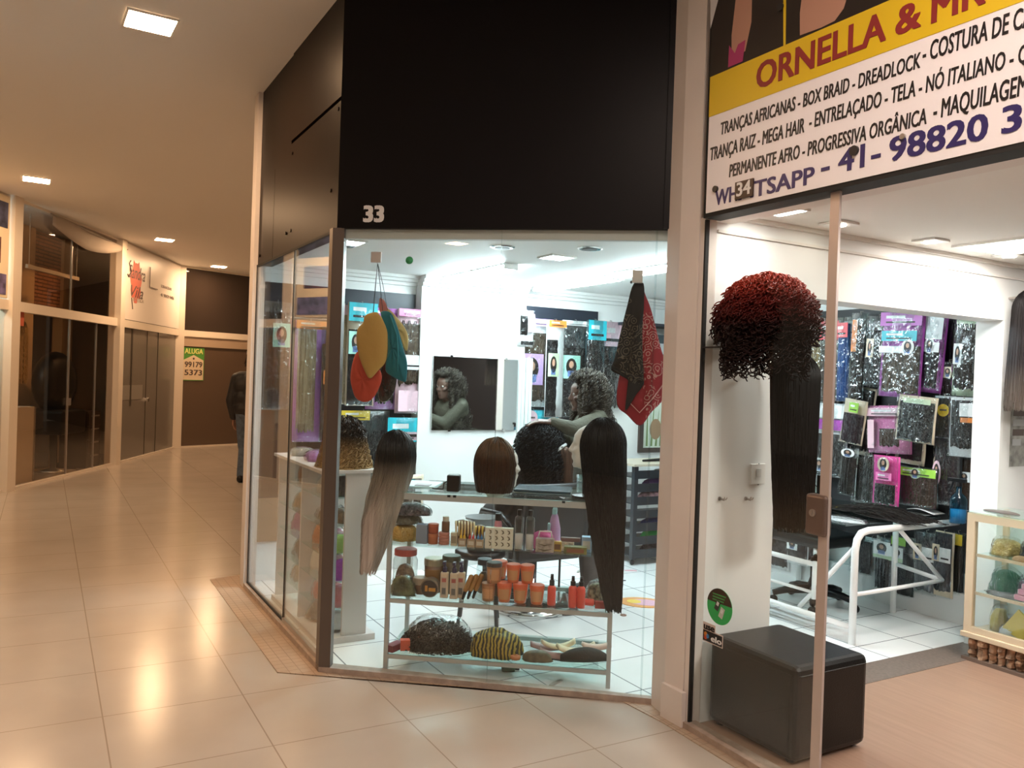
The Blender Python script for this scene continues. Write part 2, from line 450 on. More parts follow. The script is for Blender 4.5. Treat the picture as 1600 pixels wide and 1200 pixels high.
# ------------------------------------------------------------------ floors and ceilings
FLOORM = tilemat('cream_floor_tile', (0.46, 0.405, 0.352), (0.31, 0.255, 0.205), 0.6, (0.177, 0.16), 0.20, vary=0.05, gw=0.006)
TILE33 = tilemat('white_floor_tile', (0.80, 0.82, 0.82), (0.22, 0.23, 0.25), 0.41, (0.30, 0.12), 0.22, vary=0.03, gw=0.008)
b = MB(); b.box(-16, 10, -11, 9, -0.10, 0.0)
struct(b, 'floor', FLOORM, loc=F(0, 0), rz=ANG_F)
b = MB(); b.box(-16, 10, -11, 9, 3.53, 3.62)
struct(b, 'ceiling', CEILM, loc=F(0, 0), rz=ANG_F)
b = MB(); b.prism([(0.0, 0.03), (1.842, 0.03), (2.909, 1.32), (2.985, 1.36), (2.985, 4.12), (-0.15, 4.12), (-0.15, 0.03)], 0.0, 0.012)
struct(b, 'floor_salon', TILE33, loc=F(0, 0), rz=ANG_F)
WOOD = bpy.data.materials.new('pinkish_laminate'); N_, L_, b_ = nt(WOOD)
_tc = N_.new('ShaderNodeTexCoord'); _mp = N_.new('ShaderNodeMapping'); _mp.inputs['Scale'].default_value = (1.6, 26.0, 1)
_n = N_.new('ShaderNodeTexNoise'); _n.inputs['Scale'].default_value = 1.5; _n.inputs['Detail'].default_value = 5
_r = N_.new('ShaderNodeValToRGB'); _r.color_ramp.elements[0].position = 0.3; _r.color_ramp.elements[1].position = 0.75
_r.color_ramp.elements[0].color = (0.30, 0.185, 0.130, 1); _r.color_ramp.elements[1].color = (0.36, 0.225, 0.160, 1)
L_.new(_tc.outputs['Object'], _mp.inputs[0]); L_.new(_mp.outputs[0], _n.inputs['Vector']); L_.new(_n.outputs['Fac'], _r.inputs[0]); L_.new(_r.outputs[0], b_.inputs['Base Color']); b_.inputs['Roughness'].default_value = 0.33
b = MB(); b.box(3.20, 7.2, 1.30, 4.12, 0.0, 0.012)
struct(b, 'floor_shop', WOOD, loc=F(0, 0), rz=ANG_F)
b = MB(); b.box(2.985, 3.20, 1.75, 3.70, 0.0, 0.014)
struct(b, 'trim_1', mat('brown_stone_threshold', (0.17, 0.13, 0.11), 0.3, vary=0.25, vscale=60), loc=F(0, 0), rz=ANG_F)
# brown mosaic strip in front of the shop windows
STRIP = tilemat('brown_mosaic_strip', (0.40, 0.30, 0.22), (0.28, 0.20, 0.14), 0.055, (0.0, 0.0), 0.45, vary=0.2, gw=0.004)
b = MB()
outer = [(-0.45, 0.25), (-0.32, -0.20), (1.76, -0.22), (2.78, 1.18), (3.10, 1.20), (4.6, 1.14)]
inner = [(-0.06, 0.25), (-0.06, -0.02), (1.846, -0.02), (2.915, 1.300), (3.18, 1.32), (4.6, 1.26)]
for i in range(5): b.prism([outer[i], outer[i + 1], inner[i + 1], inner[i]], 0.0, 0.004)
struct(b, 'trim_2', STRIP, loc=F(0, 0), rz=ANG_F)
# white sill under the window
b = MB(); b.box(0.0, 1.842, -0.03, 0.03, 0.0, 0.035)
b.prism([(1.842, -0.03), (2.915, 1.290), (2.895, 1.33), (1.80, 0.03)], 0.0, 0.03)
b.prism([(3.18, 1.245), (5.2, 1.18), (5.2, 1.30), (3.18, 1.31)], 0.0, 0.03)
struct(b, 'trim_3', mat('worn_white_sill', (0.38, 0.30, 0.25), 0.5, vary=0.2, vscale=20), loc=F(0, 0), rz=ANG_F)
b = MB(); b.box(-0.15, 3.0, 0.05, 4.12, 2.345, 2.42)
b2 = MB(); b2.prism([(-0.15, 0.03), (1.842, 0.03), (2.909, 1.34), (3.0, 1.36), (3.0, 4.12), (-0.15, 4.12)], 2.345, 2.42)
struct(b2, 'ceiling_salon', INWALL, loc=F(0, 0), rz=ANG_F)
b = MB(); b.prism([(3.17, 1.33), (7.2, 1.33), (7.2, 4.12), (3.17, 4.12)], 2.345, 2.42)
struct(b, 'ceiling_shop', CEILM, loc=F(0, 0), rz=ANG_F)
# ------------------------------------------------------------------ walls of the two shops
b = MB(); b.box(-0.25, -0.12, 0.0, 4.25, 0.0, 2.42)
struct(b, 'wall_mirror', INWALL, loc=F(0, 0), rz=ANG_F)
b = MB(); b.box(-0.12, 0.0, 1.27, 2.23, 0.0, 2.345)
struct(b, 'wall_pier', INWALL, loc=F(0, 0), rz=ANG_F)
b = MB(); b.box(-0.25, 7.3, 4.12, 4.25, 0.0, 2.42)
struct(b, 'wall_back', INWALL, loc=F(0, 0), rz=ANG_F)
b = MB(); b.box(3.0, 3.17, 1.36, 1.79, 0, 2.345); b.box(3.0, 3.17, 1.79, 3.69, 2.005, 2.345); b.box(3.0, 3.17, 3.69, 4.12, 0, 2.345)
struct(b, 'wall_partition', INWALL, loc=F(0, 0), rz=ANG_F)
b = MB(); b.box(7.2, 7.3, 1.2, 4.25, 0, 2.42)
struct(b, 'wall_far', mat('brown_far_wall', (0.20, 0.14, 0.11), 0.6), loc=F(0, 0), rz=ANG_F)
# cornice along the wall tops
def cornice(pts):
    bb = MB()
    for (x0, x1, y0, y1, dx, dy) in pts:
        for k, (h, w) in enumerate(((0.025, 0.075), (0.025, 0.05), (0.03, 0.022))):
            z1 = 2.345 - sum((0.025, 0.025, 0.03)[:k]); bb.box(x0 - (w if dx < 0 else 0), x1 + (w if dx > 0 else 0), y0 - (w if dy < 0 else 0), y1 + (w if dy > 0 else 0), z1 - h, z1)
    return bb
struct(cornice([(-0.12, -0.12, 0.05, 1.27, 1, 0), (0.0, 0.0, 1.27, 2.23, 1, 0), (-0.12, -0.12, 2.23, 4.12, 1, 0), (-0.12, 3.0, 4.12, 4.12, 0, -1)]), 'trim_4', INWALL, loc=F(0, 0), rz=ANG_F)
b = MB(); b.box(3.17, 3.182, 1.36, 4.12, 2.255, 2.268); b.box(3.17, 3.195, 1.36, 4.12, 2.325, 2.345)
struct(b, 'trim_5', CEILM, loc=F(0, 0), rz=ANG_F)
# dark blue rail boards that the hair packets hang from
b = MB(); b.box(-0.12, -0.10, 0.05, 1.26, 1.96, 2.20); b.box(-0.12, -0.10, 2.24, 3.05, 2.06, 2.19); struct(b, 'trim_6', NAVY, loc=F(0, 0), rz=ANG_F)
b = MB(); b.box(-0.12, -0.108, 2.24, 3.05, 1.00, 2.05); b.box(-0.12, -0.108, 0.05, 1.26, 0.55, 1.95); struct(b, 'trim_7', mat('charcoal_slat_wall', (0.05, 0.055, 0.065), 0.5), loc=F(0, 0), rz=ANG_F)
b = MB(); b.box(0.75, 2.93, 4.10, 4.12, 0.35, 2.18); struct(b, 'trim_8', mat('black_slat_wall', (0.006, 0.006, 0.008), 0.5), loc=F(0, 0), rz=ANG_F)
b = MB(); b.box(0.0, 2.98, 4.06, 4.12, 0.012, 0.22); struct(b, 'baseboard_back', mat('white_tile_skirting', (0.74, 0.76, 0.76), 0.3), loc=F(0, 0), rz=ANG_F)

# ------------------------------------------------------------------ columns and fascia of the shop front
b = MB(); b.prism([(-0.12, -0.03), (-0.005, -0.03), (-0.005, 0.055), (-0.12, 0.055)], 0, 3.53)
struct(b, 'column_far', COLM, loc=F(0, 0), rz=ANG_F)
b = MB(); b.prism([(2.915, 1.285), (3.04, 1.255), (3.16, 1.262), (3.17, 1.36), (3.0, 1.40), (2.93, 1.36)], 0, 3.53)
b.box(3.165, 3.195, 1.265, 1.33, 0.0, 2.31); b.box(3.04, 3.185, 1.235, 1.26, 0.0, 0.16)
struct(b, 'column_front', COLM, loc=F(0, 0), rz=ANG_F)
b = MB(); b.box(0.0, 0.83, 0.0, 0.10, 2.298, 3.53); b.box(0.836, 1.842, -0.004, 0.10, 2.298, 2.965); b.box(0.836, 1.842, -0.006, 0.10, 2.985, 3.53)
b.box(0.42, 0.425, -0.001, 0.0, 2.30, 2.9)
for q in ((0.06, 2.36), (0.78, 2.42), (0.90, 2.42), (1.70, 2.52), (1.79, 2.93), (0.88, 2.90)):
    b.lathe([(0.011, -0.009), (0.009, 0.0)], (q[0], 0, q[1]), 10, 'y')
struct(b, 'wall_fascia_side', FASCIA_S, loc=F(0, 0), rz=ANG_F)
b = MB(); b.box(0.838, 1.838, 0.03, 0.06, 2.966, 2.984); struct(b, 'trim_12', RUBBER, loc=F(0, 0), rz=ANG_F)
b = MB(); b.box(0.0, 1.692, -0.012, 0.10, 2.298, 3.53); b.box(1.655, 1.692, -0.03, -0.012, 2.298, 3.53)
struct(b, 'wall_fascia', FASCIA, loc=G(0, 0), rz=ANG_G)
b = MB(); b.box(3.18, 7.4, 1.33, 1.43, 2.30, 3.53)
struct(b, 'wall_shop_fascia', COLM, loc=F(0, 0), rz=ANG_F)
# the corridor wall that goes on beyond the salon
b = MB(); b.box(0.0, 14.0, -0.12, 0.0, 0, 3.53)
p0 = F(-0.12, 0.12)
struct(b, 'wall_corridor', COLM, loc=(p0[0] + 0.03, p0[1] + 0.12, 0), rz=PI / 2 + 0.02)

# ------------------------------------------------------------------ shop windows
def window(n, loc, rz):
    o = bpy.data.objects.new('window_%d' % n, None); COL.objects.link(o); o.location = loc; o.rotation_euler = (0, 0, rz)
    return tag(o, kind='structure')
w = window(1, F(0, 0), ANG_F)
for x0, x1 in ((0.0, 1.003), (1.012, 1.80)):
    q = MB(); q.box(x0, x1, -0.004, 0.004, 0.035, 2.298); q.build('pane', PANE, w)
q = MB(); q.box(1.002, 1.013, -0.006, 0.006, 0.03, 2.298); q.box(-0.006, 0.006, -0.006, 0.006, 0.03, 2.298); q.box(0, 1.0, -0.008, 0.008, 0.03, 0.045); q.box(0, 1.84, -0.008, 0.008, 2.285, 2.30); q.build('seal', RUBBER, w)
q = MB(); q.prism([(1.79, -0.03), (1.842, -0.03), (1.875, 0.02), (1.83, 0.05), (1.79, 0.03)], 0.0, 2.30); q.build('post', mat('bronze_post', (0.13, 0.105, 0.09), 0.35, metal=0.4), w)
q = MB(); q.box(1.012, 1.79, -0.012, 0.012, 0.035, 0.06); q.build('frame', STEEL, w)
w = window(2, G(0, 0), ANG_G)
for x0, x1 in ((0.03, 0.861), (0.865, 1.625), (1.628, 1.69)):
    q = MB(); q.box(x0, x1, -0.004, 0.004, 0.015, 2.298); q.build('pane', PANE, w)
q = MB(); q.box(0.03, 1.69, -0.006, 0.006, 0.006, 0.018); q.build('seal', RUBBER, w)
q = MB(); q.box(0.03, 1.69, 0.02, 0.06, 2.25, 2.298); q.build('frame', mat('grey_top_rail', (0.55, 0.57, 0.55), 0.5), w)
q = MB(); q.box(1.622, 1.631, -0.006, 0.008, 0.015, 2.298); q.box(0.8612, 0.8648, -0.0045, 0.0045, 0.02, 2.298); q.build('joint', CLEARP, w)
va, _z = at_u(1300, 700, 1.27)
w = window(3, F(3.19, 1.275), ANG_F - 0.03)
q = MB(); q.box(0.012, va - 3.19 - 0.03, -0.004, 0.004, 0.03, 2.298); q.build('pane', PANE, w)
q = MB(); q.box(0.0, 0.012, -0.010, 0.010, 0.03, 2.298); q.build('seal', RUBBER, w)
q = MB(); q.box(va - 3.19 - 0.03, va - 3.19 + 0.012, -0.006, 0.006, 0.03, 2.298); q.build('edge_strip', mat('frosted_edge_strip', (0.50, 0.43, 0.40), 0.35, metal=0.3), w)
lk = MB(); lk.box(va - 3.19 - 0.085, va - 3.19 + 0.01, -0.022, 0.022, 1.0, 1.155); lo = lk.build('lock', mat('brown_metal_lock', (0.20, 0.15, 0.13), 0.4, metal=0.7), w, bevel=0.012)
lk = MB(); lk.lathe([(0.014, -0.028), (0.014, -0.02)], (va - 3.19 - 0.045, 0, 1.085), 14, 'y'); lk.box(va - 3.19 - 0.048, va - 3.19 - 0.042, -0.031, -0.027, 1.075, 1.095); lk.build('keyhole', STEEL, lo)
WIN34_V = va

# ------------------------------------------------------------------ ceiling lamps of the corridor
LAMP_C = emit('warm_corridor_lamp', (1.0, 0.62, 0.34), PW_CORR)
LAMP_B = emit('warm_corridor_lamp_behind', (1.0, 0.62, 0.34), PW_CORR * 0.42)
def panel_light(name, label, group, loc, rz, w, d, m, fr=0.012):
    t = thing(name, label, 'ceiling light', loc, rz, group)
    q = MB(); q.box(-w / 2 - fr, w / 2 + fr, -d / 2 - fr, -d / 2, -0.012, 0); q.box(-w / 2 - fr, w / 2 + fr, d / 2, d / 2 + fr, -0.012, 0)
    q.box(-w / 2 - fr, -w / 2, -d / 2, d / 2, -0.012, 0); q.box(w / 2, w / 2 + fr, -d / 2, d / 2, -0.012, 0); q.build('frame', WPLAS, t)
    q = MB(); q.box(-w / 2, w / 2, -d / 2, d / 2, -0.010, -0.001); q.build('diffuser', m, t)
    return t
GRP = 'square warm lamps in the corridor ceiling'
for (px, py, lab) in ((235, 34, 'large square warm ceiling lamp above the tiled corridor, biggest of its row'),
                      (57, 280, 'square warm ceiling lamp over the dark shop front with a loose banner'),
                      (257, 374, 'small square warm ceiling lamp in front of the cursive white sign panel'),
                      (342, 416, 'smallest square warm ceiling lamp, above the rental notice door')):
    p = at_z(px, py, 3.529); panel_light('ceiling_light', lab, GRP, (p[0], p[1], 3.529), 0.55, 0.25, 0.25, LAMP_C)
# the row goes on behind the photographer
for k, (x, y) in enumerate(((-3.6, 0.8), (-5.2, 4.4), (-3.4, -3.2))):
    panel_light('ceiling_light', 'square warm lamp in the ceiling behind the camera', GRP + ' out of view', (x, y, 3.529), 0.55, 0.25, 0.25, LAMP_C if y > 2 else LAMP_B)
LAMP_N = emit('added_sign_lamp', (1.0, 0.80, 0.68), PW_CORR * 0.60)  # unseen lamps added to make the sign brighter and cooler
for k, (x, y) in enumerate(((0.62, 1.60), (-1.6, -1.6), (2.2, -2.2))):
    panel_light('ceiling_light', 'unseen square neutral lamp added to brighten the shop sign', GRP + ' out of view, white ones added for the sign', (x, y, 3.529), 0.55, 0.30, 0.30, LAMP_N)
# black hair wall on the far side of the second shop (seen in the salon mirror)
b = MB(); b.box(3.4, 7.1, 4.10, 4.12, 0.3, 2.2); struct(b, 'trim_9', mat('black_slat_wall', (0.006, 0.006, 0.008), 0.5), loc=F(0, 0), rz=ANG_F)
# brown board on the mirror wall behind the shelf unit
b = MB(); b.box(-0.108, -0.100, 0.06, 0.62, 0.62, 1.95); struct(b, 'trim_10', mat('brown_slat_board', (0.085, 0.045, 0.026), 0.5), loc=F(0, 0), rz=ANG_F)
b = MB(); b.box(-0.12, -0.100, 0.06, 0.62, 0.30, 0.62); struct(b, 'trim_11', mat('tan_board', (0.34, 0.22, 0.14), 0.5), loc=F(0, 0), rz=ANG_F)
# ------------------------------------------------------------------ shop fronts across the corridor
def front(n, p0, p1, lower, upper=None, door=None, top=3.53):
    p0 = np.array(p0); p1 = np.array(p1); dx = p1 - p0; ln = float(np.linalg.norm(dx)); a = math.atan2(dx[1], dx[0])
    w = window(n, (p0[0], p0[1], 0), a)
    q = MB(); q.box(-0.09, 0.09, -0.09, 0.09, 0, top); q.build('post', FRONTW, w)
    q = MB(); q.box(0.09, ln - 0.09, -0.05, 0.05, 2.17, 2.29); q.box(0.09, ln - 0.09, -0.03, 0.03, 0, 0.03); q.box(0.09, ln - 0.09, -0.03, 0.03, top - 0.03, top); q.build('frame', FRONTW, w)
    q = MB(); q.box(0.09, ln - 0.09, -0.004, 0.004, 0.03, 2.17); q.build('pane', lower, w)
    if upper is not None:
        q = MB(); q.box(0.09, ln - 0.09, -0.004, 0.004, 2.29, top - 0.03); q.build('pane', upper, w)
    return w, a, ln
FRONTW = mat('cream_shop_front_paint', (0.78, 0.70, 0.60), 0.45)
PL0, PL1, PL2 = (-6.05, 9.81), (-6.22, 12.83), (-6.49, 15.83)
PL3 = (PL2[0] + 0.60 * 3.6, PL2[1] + 0.80 * 3.6)
PLm = (-6.00, 6.6)
SMOKE = glass('dim_shop_glass', (0.86, 0.81, 0.74), 1.5)
FROST = mat('grey_window_film', (0.21, 0.19, 0.165), 0.22, spec=0.6)
BROWNF = mat('brown_tinted_door_glass', (0.115, 0.075, 0.05), 0.12, spec=0.7)
DARKG = mat('dark_tinted_glass', (0.035, 0.025, 0.02), 0.05, spec=0.8)
w1, a1, l1 = front(4, PL0, PL1, SMOKE, SMOKE)
w2, a2, l2 = front(5, PL1, PL2, FROST, None)
w3, a3, l3 = front(6, PL2, PL3, BROWNF, DARKG)
w0, a0, l0 = front(7, PLm, PL0, SMOKE, None)
# extra bars of the fronts
q = MB(); q.box(1.50, 1.525, -0.012, 0.012, 0.03, 2.17); q.box(2.32, 2.34, -0.012, 0.012, 0.03, 2.17); q.box(1.5, 1.52, -0.01, 0.01, 2.29, 3.5); q.build('mullion', STEEL, w1)
q = MB(); q.box(1.46, 1.56, -0.03, -0.012, 0.98, 1.08); q.build('lock', STEEL, w1)
q = MB(); q.box(0.62, 0.68, -0.012, -0.003, 0.9, 2.17); q.box(1.35, 1.36, -0.012, 0.0, 0.03, 2.17); q.box(1.90, 1.915, -0.012, 0.0, 0.03, 2.17); q.build('mullion', mat('dark_joint', (0.05, 0.04, 0.03), 0.5), w2)
q = MB(); q.lathe([(0.035, -0.06), (0.035, -0.005)], (1.36, 0, 0.98), 14, 'y'); q.build('lock', CHROME, w2)
q = MB(); q.box(0.09, 1.2, -0.008, -0.003, 1.0, 1.24); q.build('film_band', mat('frosted_band', (0.26, 0.24, 0.21), 0.5), w2)
q = MB(); q.box(1.60, 1.615, -0.012, 0.0, 0.03, 1.95); q.box(0.09, l3 - 0.09, -0.03, -0.004, 1.98, 2.17); q.build('mullion', mat('tan_rail', (0.45, 0.34, 0.25), 0.5), w3)
q = MB(); q.box(1.50, 1.70, -0.03, -0.01, 1.0, 1.09); q.box(1.55, 1.70, -0.03, -0.01, 1.88, 1.95); q.build('lock', STEEL, w3)
# rooms behind the dark fronts
b = MB(); b.box(-3.6, 4.7, 2.4, 2.5, 0, 3.53); b.box(-3.6, -3.5, 0.1, 2.4, 0, 3.53); b.box(4.6, 4.7, 0.1, 2.4, 0, 3.53)
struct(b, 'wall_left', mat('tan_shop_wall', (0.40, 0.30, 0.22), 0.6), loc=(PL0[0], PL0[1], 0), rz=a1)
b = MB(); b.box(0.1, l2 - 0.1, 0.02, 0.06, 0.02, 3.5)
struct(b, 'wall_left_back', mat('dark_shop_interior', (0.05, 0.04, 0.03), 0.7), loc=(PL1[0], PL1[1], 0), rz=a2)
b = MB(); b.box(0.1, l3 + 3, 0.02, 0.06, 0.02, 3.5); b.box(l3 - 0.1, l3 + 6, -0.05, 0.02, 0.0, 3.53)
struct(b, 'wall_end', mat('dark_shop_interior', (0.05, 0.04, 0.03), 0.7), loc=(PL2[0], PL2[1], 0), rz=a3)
# brick panel and pillar seen through the upper pane
BRK = bpy.data.materials.new('red_hollow_brick'); N_, L_, b_ = nt(BRK)
_t = N_.new('ShaderNodeTexBrick'); _t.inputs['Scale'].default_value = 4.0; _t.inputs['Color1'].default_value = (0.45, 0.20, 0.10, 1); _t.inputs['Color2'].default_value = (0.36, 0.16, 0.08, 1); _t.inputs['Mortar'].default_value = (0.12, 0.06, 0.04, 1)
_t.inputs['Brick Width'].default_value = 1.2; _t.inputs['Row Height'].default_value = 0.22; _t.inputs['Mortar Size'].default_value = 0.04
_tc = N_.new('ShaderNodeTexCoord'); _mp = N_.new('ShaderNodeMapping'); _mp.inputs['Rotation'].default_value = (PI / 2, 0, 0)
L_.new(_tc.outputs['Object'], _mp.inputs[0]); L_.new(_mp.outputs[0], _t.inputs['Vector']); L_.new(_t.outputs[0], b_.inputs['Base Color'])
b = MB(); b.box(2.30, 3.08, 0.9, 1.0, 2.3, 3.5); struct(b, 'wall_brick', BRK, loc=(PL0[0], PL0[1], 0), rz=a1)
b = MB(); b.box(1.72, 2.12, 0.8, 1.05, 0, 3.5); b.box(3.08, 3.42, 0.85, 1.0, 0, 3.5); struct(b, 'column_inner', mat('ochre_pillar', (0.62, 0.42, 0.24), 0.5), loc=(PL0[0], PL0[1], 0), rz=a1)

def wloc(pt, a, x, y, z):
    return (pt[0] + x * math.cos(a) - y * math.sin(a), pt[1] + x * math.sin(a) + y * math.cos(a), z)
# loose banner under the ceiling of the first front
t = thing('loose_banner', 'grey cloth banner sagging diagonally across the top of the dark shop front', 'banner', wloc(PL0, a1, 0, -0.03, 0), a1)
q = MB(); q.slab(lambda a, c: (0.85 + a * 2.3, -0.03 - 0.02 * math.sin(a * 9), 3.50 - 0.10 * a - c * (0.05 + 0.22 * math.sin(PI * min(1, 0.12 + a * 0.95)) ** 0.8)),
                 14, 3, lambda a, c: (0.85 + a * 2.3, -0.026 - 0.02 * math.sin(a * 9), 3.50 - 0.10 * a - c * (0.05 + 0.22 * math.sin(PI * min(1, 0.12 + a * 0.95)) ** 0.8)))
q.build('cloth', mat('grey_banner_cloth', (0.42, 0.36, 0.30), 0.8), t, smooth=True)
q = MB(); q.tube([(0.8, -0.03, 3.49), (3.2, -0.03, 3.40)], 0.012); q.build('rod', STEEL, t)
t = thing('hanging_bar', 'thin pale bar hung by two wires inside the upper pane of the dark shop', 'bar', wloc(PL0, a1, 0, 0.25, 0), a1)
q = MB(); q.box(0.85, 2.25, -0.02, 0.02, 2.78, 2.83); q.build('bar', FRONTW, t)
for x_ in (2.2, 0.9):
    q = MB(); q.tube([(x_, 0, 2.83), (x_, 0, 3.5)], 0.006); q.build('wire', STEEL, t)
# cursive sign panel
t = thing('sign_panel', 'white sign panel with cursive name over a red brush patch on the upper shop front', 'sign', wloc(PL1, a2, 0, -0.03, 0), a2)
q = MB(); q.box(0.1, l2 - 0.1, -0.02, 0.0, 2.30, 3.50); q.build('panel', mat('white_sign_face', (0.86, 0.80, 0.74), 0.35), t)
q = MB(); pts = []
for k in range(28):
    a_ = 2 * PI * k / 28; rr = 1 + 0.10 * math.sin(7 * a_) + 0.06 * math.sin(13 * a_); pts.append((0.62 + 0.24 * rr * math.cos(a_), 2.93 + 0.33 * rr * math.sin(a_)))
q.plate(pts, -0.024, -0.021); q.build('red_patch', mat('coral_red_print', (0.72, 0.16, 0.10), 0.5), t)
INK = mat('black_print', (0.012, 0.010, 0.010), 0.5); BINK = mat('dark_grey_print', (0.10, 0.07, 0.06), 0.5)
text('Sandra', 'lettering', BINK, t, 0.28, 2.98, 0.22, 1.02, y=-0.025, shear=0.35)
text('Vila', 'lettering', BINK, t, 0.40, 2.68, 0.20, 0.95, y=-0.025, shear=0.35)
q = MB(); q.tube([(0.36, -0.024, 3.25), (0.30, -0.024, 3.20), (0.40, -0.024, 3.08), (0.28, -0.024, 2.98), (0.24, -0.024, 3.02)], 0.010, 6); q.build('flourish', BINK, t); q = MB(); q.tube([(0.44, -0.024, 2.66), (0.50, -0.024, 2.48)], 0.008, 6); q.build('flourish', BINK, t)
text('ESTETICA', 'lettering', mat('pale_grey_print', (0.45, 0.38, 0.33), 0.5), t, 0.50, 2.62, 0.06, 0.98, y=-0.025)
text('SOBRANCELHAS', 'lettering', BINK, t, 1.82, 2.98, 0.05, 2.4, y=-0.025)
text('41 98429 9406', 'lettering', BINK, t, 1.82, 2.82, 0.06, 2.55, y=-0.025)
q = MB(); q.tube([(1.22, -0.035, 3.26), (1.22, -0.035, 2.92), (1.62, -0.035, 2.92)], 0.007, 6); q.build('bracket', BINK, t)
# rental notices
def notice(label, x, y, z):
    t = thing('rental_notice', label, 'notice', wloc(PL2, a3, x, y, z), a3, 'rental notices on the brown door')
    q = MB(); q.box(0, 0.66, -0.006, 0, 0, 0.90); q.build('board', mat('green_notice', (0.10, 0.34, 0.06), 0.5), t)
    q = MB(); q.plate([(0.02, 0.02), (0.64, 0.02), (0.64, 0.56), (0.33, 0.70), (0.02, 0.56)], -0.009, -0.006); q.build('house_shape', mat('cream_notice', (0.80, 0.66, 0.48), 0.5), t)
    t.scale = (0.69, 0.69, 0.72)
    text('ALUGA', 'lettering', mat('yellow_green_print', (0.75, 0.80, 0.25), 0.5), t, 0.05, 0.735, 0.14, 0.61, y=-0.012, bold=0.03)
    text('99179', 'lettering', BINK, t, 0.06, 0.37, 0.15, 0.60, y=-0.010, bold=0.025)
    text('5373', 'lettering', BINK, t, 0.06, 0.15, 0.15, 0.60, y=-0.010, bold=0.025)
    q = MB(); q.ball((0.33, -0.009, 0.60), 0.03, 8, 1, 0.2); q.build('emblem', BINK, t)
    return t
notice('green and cream rental notice with black numbers on the brown glass door', 0.12, -0.012, 1.31)
notice('second rental notice, mostly hidden behind the passer-by and the salon column', 2.05, -0.012, 1.31)
# things inside the first dark shop
t = thing('salon_chair', 'big black round-backed chair behind the smoked glass across the corridor', 'chair', wloc(PL0, a1, 1.98, 0.40, 0), a1)
q = MB(); q.ball((0, 0, 1.28), 0.47, 20, 1.0, 0.5, 0.95); q.build('backrest', mat('black_leather', (0.012, 0.011, 0.011), 0.4), t, smooth=True)
q = MB(); q.box(-0.35, 0.35, -0.3, 0.35, 0.55, 0.9); q.build('seat', mat('black_leather', (0.012, 0.011, 0.011), 0.4), t, bevel=0.05)
q = MB(); q.lathe([(0.32, 0.0), (0.30, 0.04), (0.06, 0.06), (0.05, 0.55)], (0, 0, 0), 18); q.build('base', CHROME, t, smooth=True)
t = thing('counter_cabinet', 'white cabinet with a bowl recess behind the smoked glass by the cream post', 'cabinet', wloc(PL0, a1, 0.20, 0.15, 0), a1)
q = MB(); q.box(0.25, 0.75, 0, 0.45, 0, 0.98); q.build('side_panel', FRONTW, t)
q = MB(); q.box(0.0, 0.25, 0, 0.45, 0.0, 0.55); q.build('shelf_box', mat('brown_laminate', (0.24, 0.15, 0.09), 0.5), t)
q = MB(); q.lathe([(0.02, 0.60), (0.20, 0.66), (0.24, 0.78), (0.22, 0.80)], (0.14, 0.22, 0), 18); q.build('basin', mat('dark_red_bowl', (0.12, 0.05, 0.04), 0.3), t, smooth=True)
q = MB(); q.box(0.74, 0.77, -0.01, 0.0, 0.02, 0.97); q.build('edge_strip', STEEL, t)
t = thing('drawer_unit', 'dark drawer unit with four pale handles inside the smoked-glass shop', 'drawers', wloc(PL0, a1, 2.45, 0.14, 0), a1)
q = MB(); q.box(0, 0.42, 0, 0.4, 0, 0.85); q.build('body', mat('dark_brown_wood', (0.05, 0.03, 0.022), 0.4), t)
for k in range(4):
    d = MB(); d.box(0.01, 0.41, -0.015, 0, 0.04 + 0.2 * k, 0.22 + 0.2 * k); do = d.build('drawer', mat('dark_brown_wood', (0.05, 0.03, 0.022), 0.4), t)
    h = MB(); h.box(0.1, 0.32, -0.035, -0.015, 0.17 + 0.2 * k, 0.19 + 0.2 * k); h.build('handle', STEEL, do)
t = thing('hair_piece', 'long gold braided hair piece hanging inside the smoked-glass shop', 'hair piece', wloc(PL0, a1, 0.46, 0.10, 1.2), a1)
strand_obj('braids', fall(120, (0.11, 0.05, 0.12), 0.62, 22, curl=0.012, turns=9, jitter=0.08) + np.array([0, 0, 0.75]), 0.008, hairmat('gold_hair', (0.40, 0.24, 0.08), (0.62, 0.42, 0.18)), t)
q = MB(); q.tube([(0, 0, 0.86), (0, 0, 1.0)], 0.006); q.build('hook', STEEL, t)
t = thing('shop_poster', 'small red square sticker high on the smoked glass beside the cream post', 'sticker', wloc(PL0, a1, 0.16, -0.012, 2.0), a1)
q = MB(); q.box(0, 0.16, 0, 0.004, 0, 0.17); q.build('print', mat('red_sticker', (0.55, 0.12, 0.06), 0.5), t)
# poster board of the nearest front across the corridor
t = thing('picture_board', 'pale board with blue and brown pictures above the bright shop at the edge', 'sign', wloc(PLm, a0, 0, -0.03, 0), a0)
q = MB(); q.box(0.1, l0 - 0.12, -0.02, 0, 2.30, 3.50); q.build('panel', mat('cream_board', (0.80, 0.70, 0.52), 0.5), t)
for k, (z0, z1, c) in enumerate(((3.12, 3.42, (0.06, 0.07, 0.14)), (2.70, 3.0, (0.12, 0.03, 0.03)), (2.34, 2.58, (0.13, 0.11, 0.25)))):
    q = MB(); q.box(l0 - 0.9 - 0.1 * k, l0 - 0.16 - 0.12 * (k == 1), -0.025, -0.02, z0, z1); q.build('picture', mat('board_picture_%d' % k, c, 0.4, vary=0.7, vscale=9), t)
b = MB(); b.box(0.2, l0 - 0.2, 0.6, 0.65, 0.0, 2.4); tag(b.build('wall_left_shop', mat('pale_blue_shop_wall', (0.55, 0.68, 0.70), 0.5), None, (PLm[0], PLm[1], 0), a0), kind='structure')
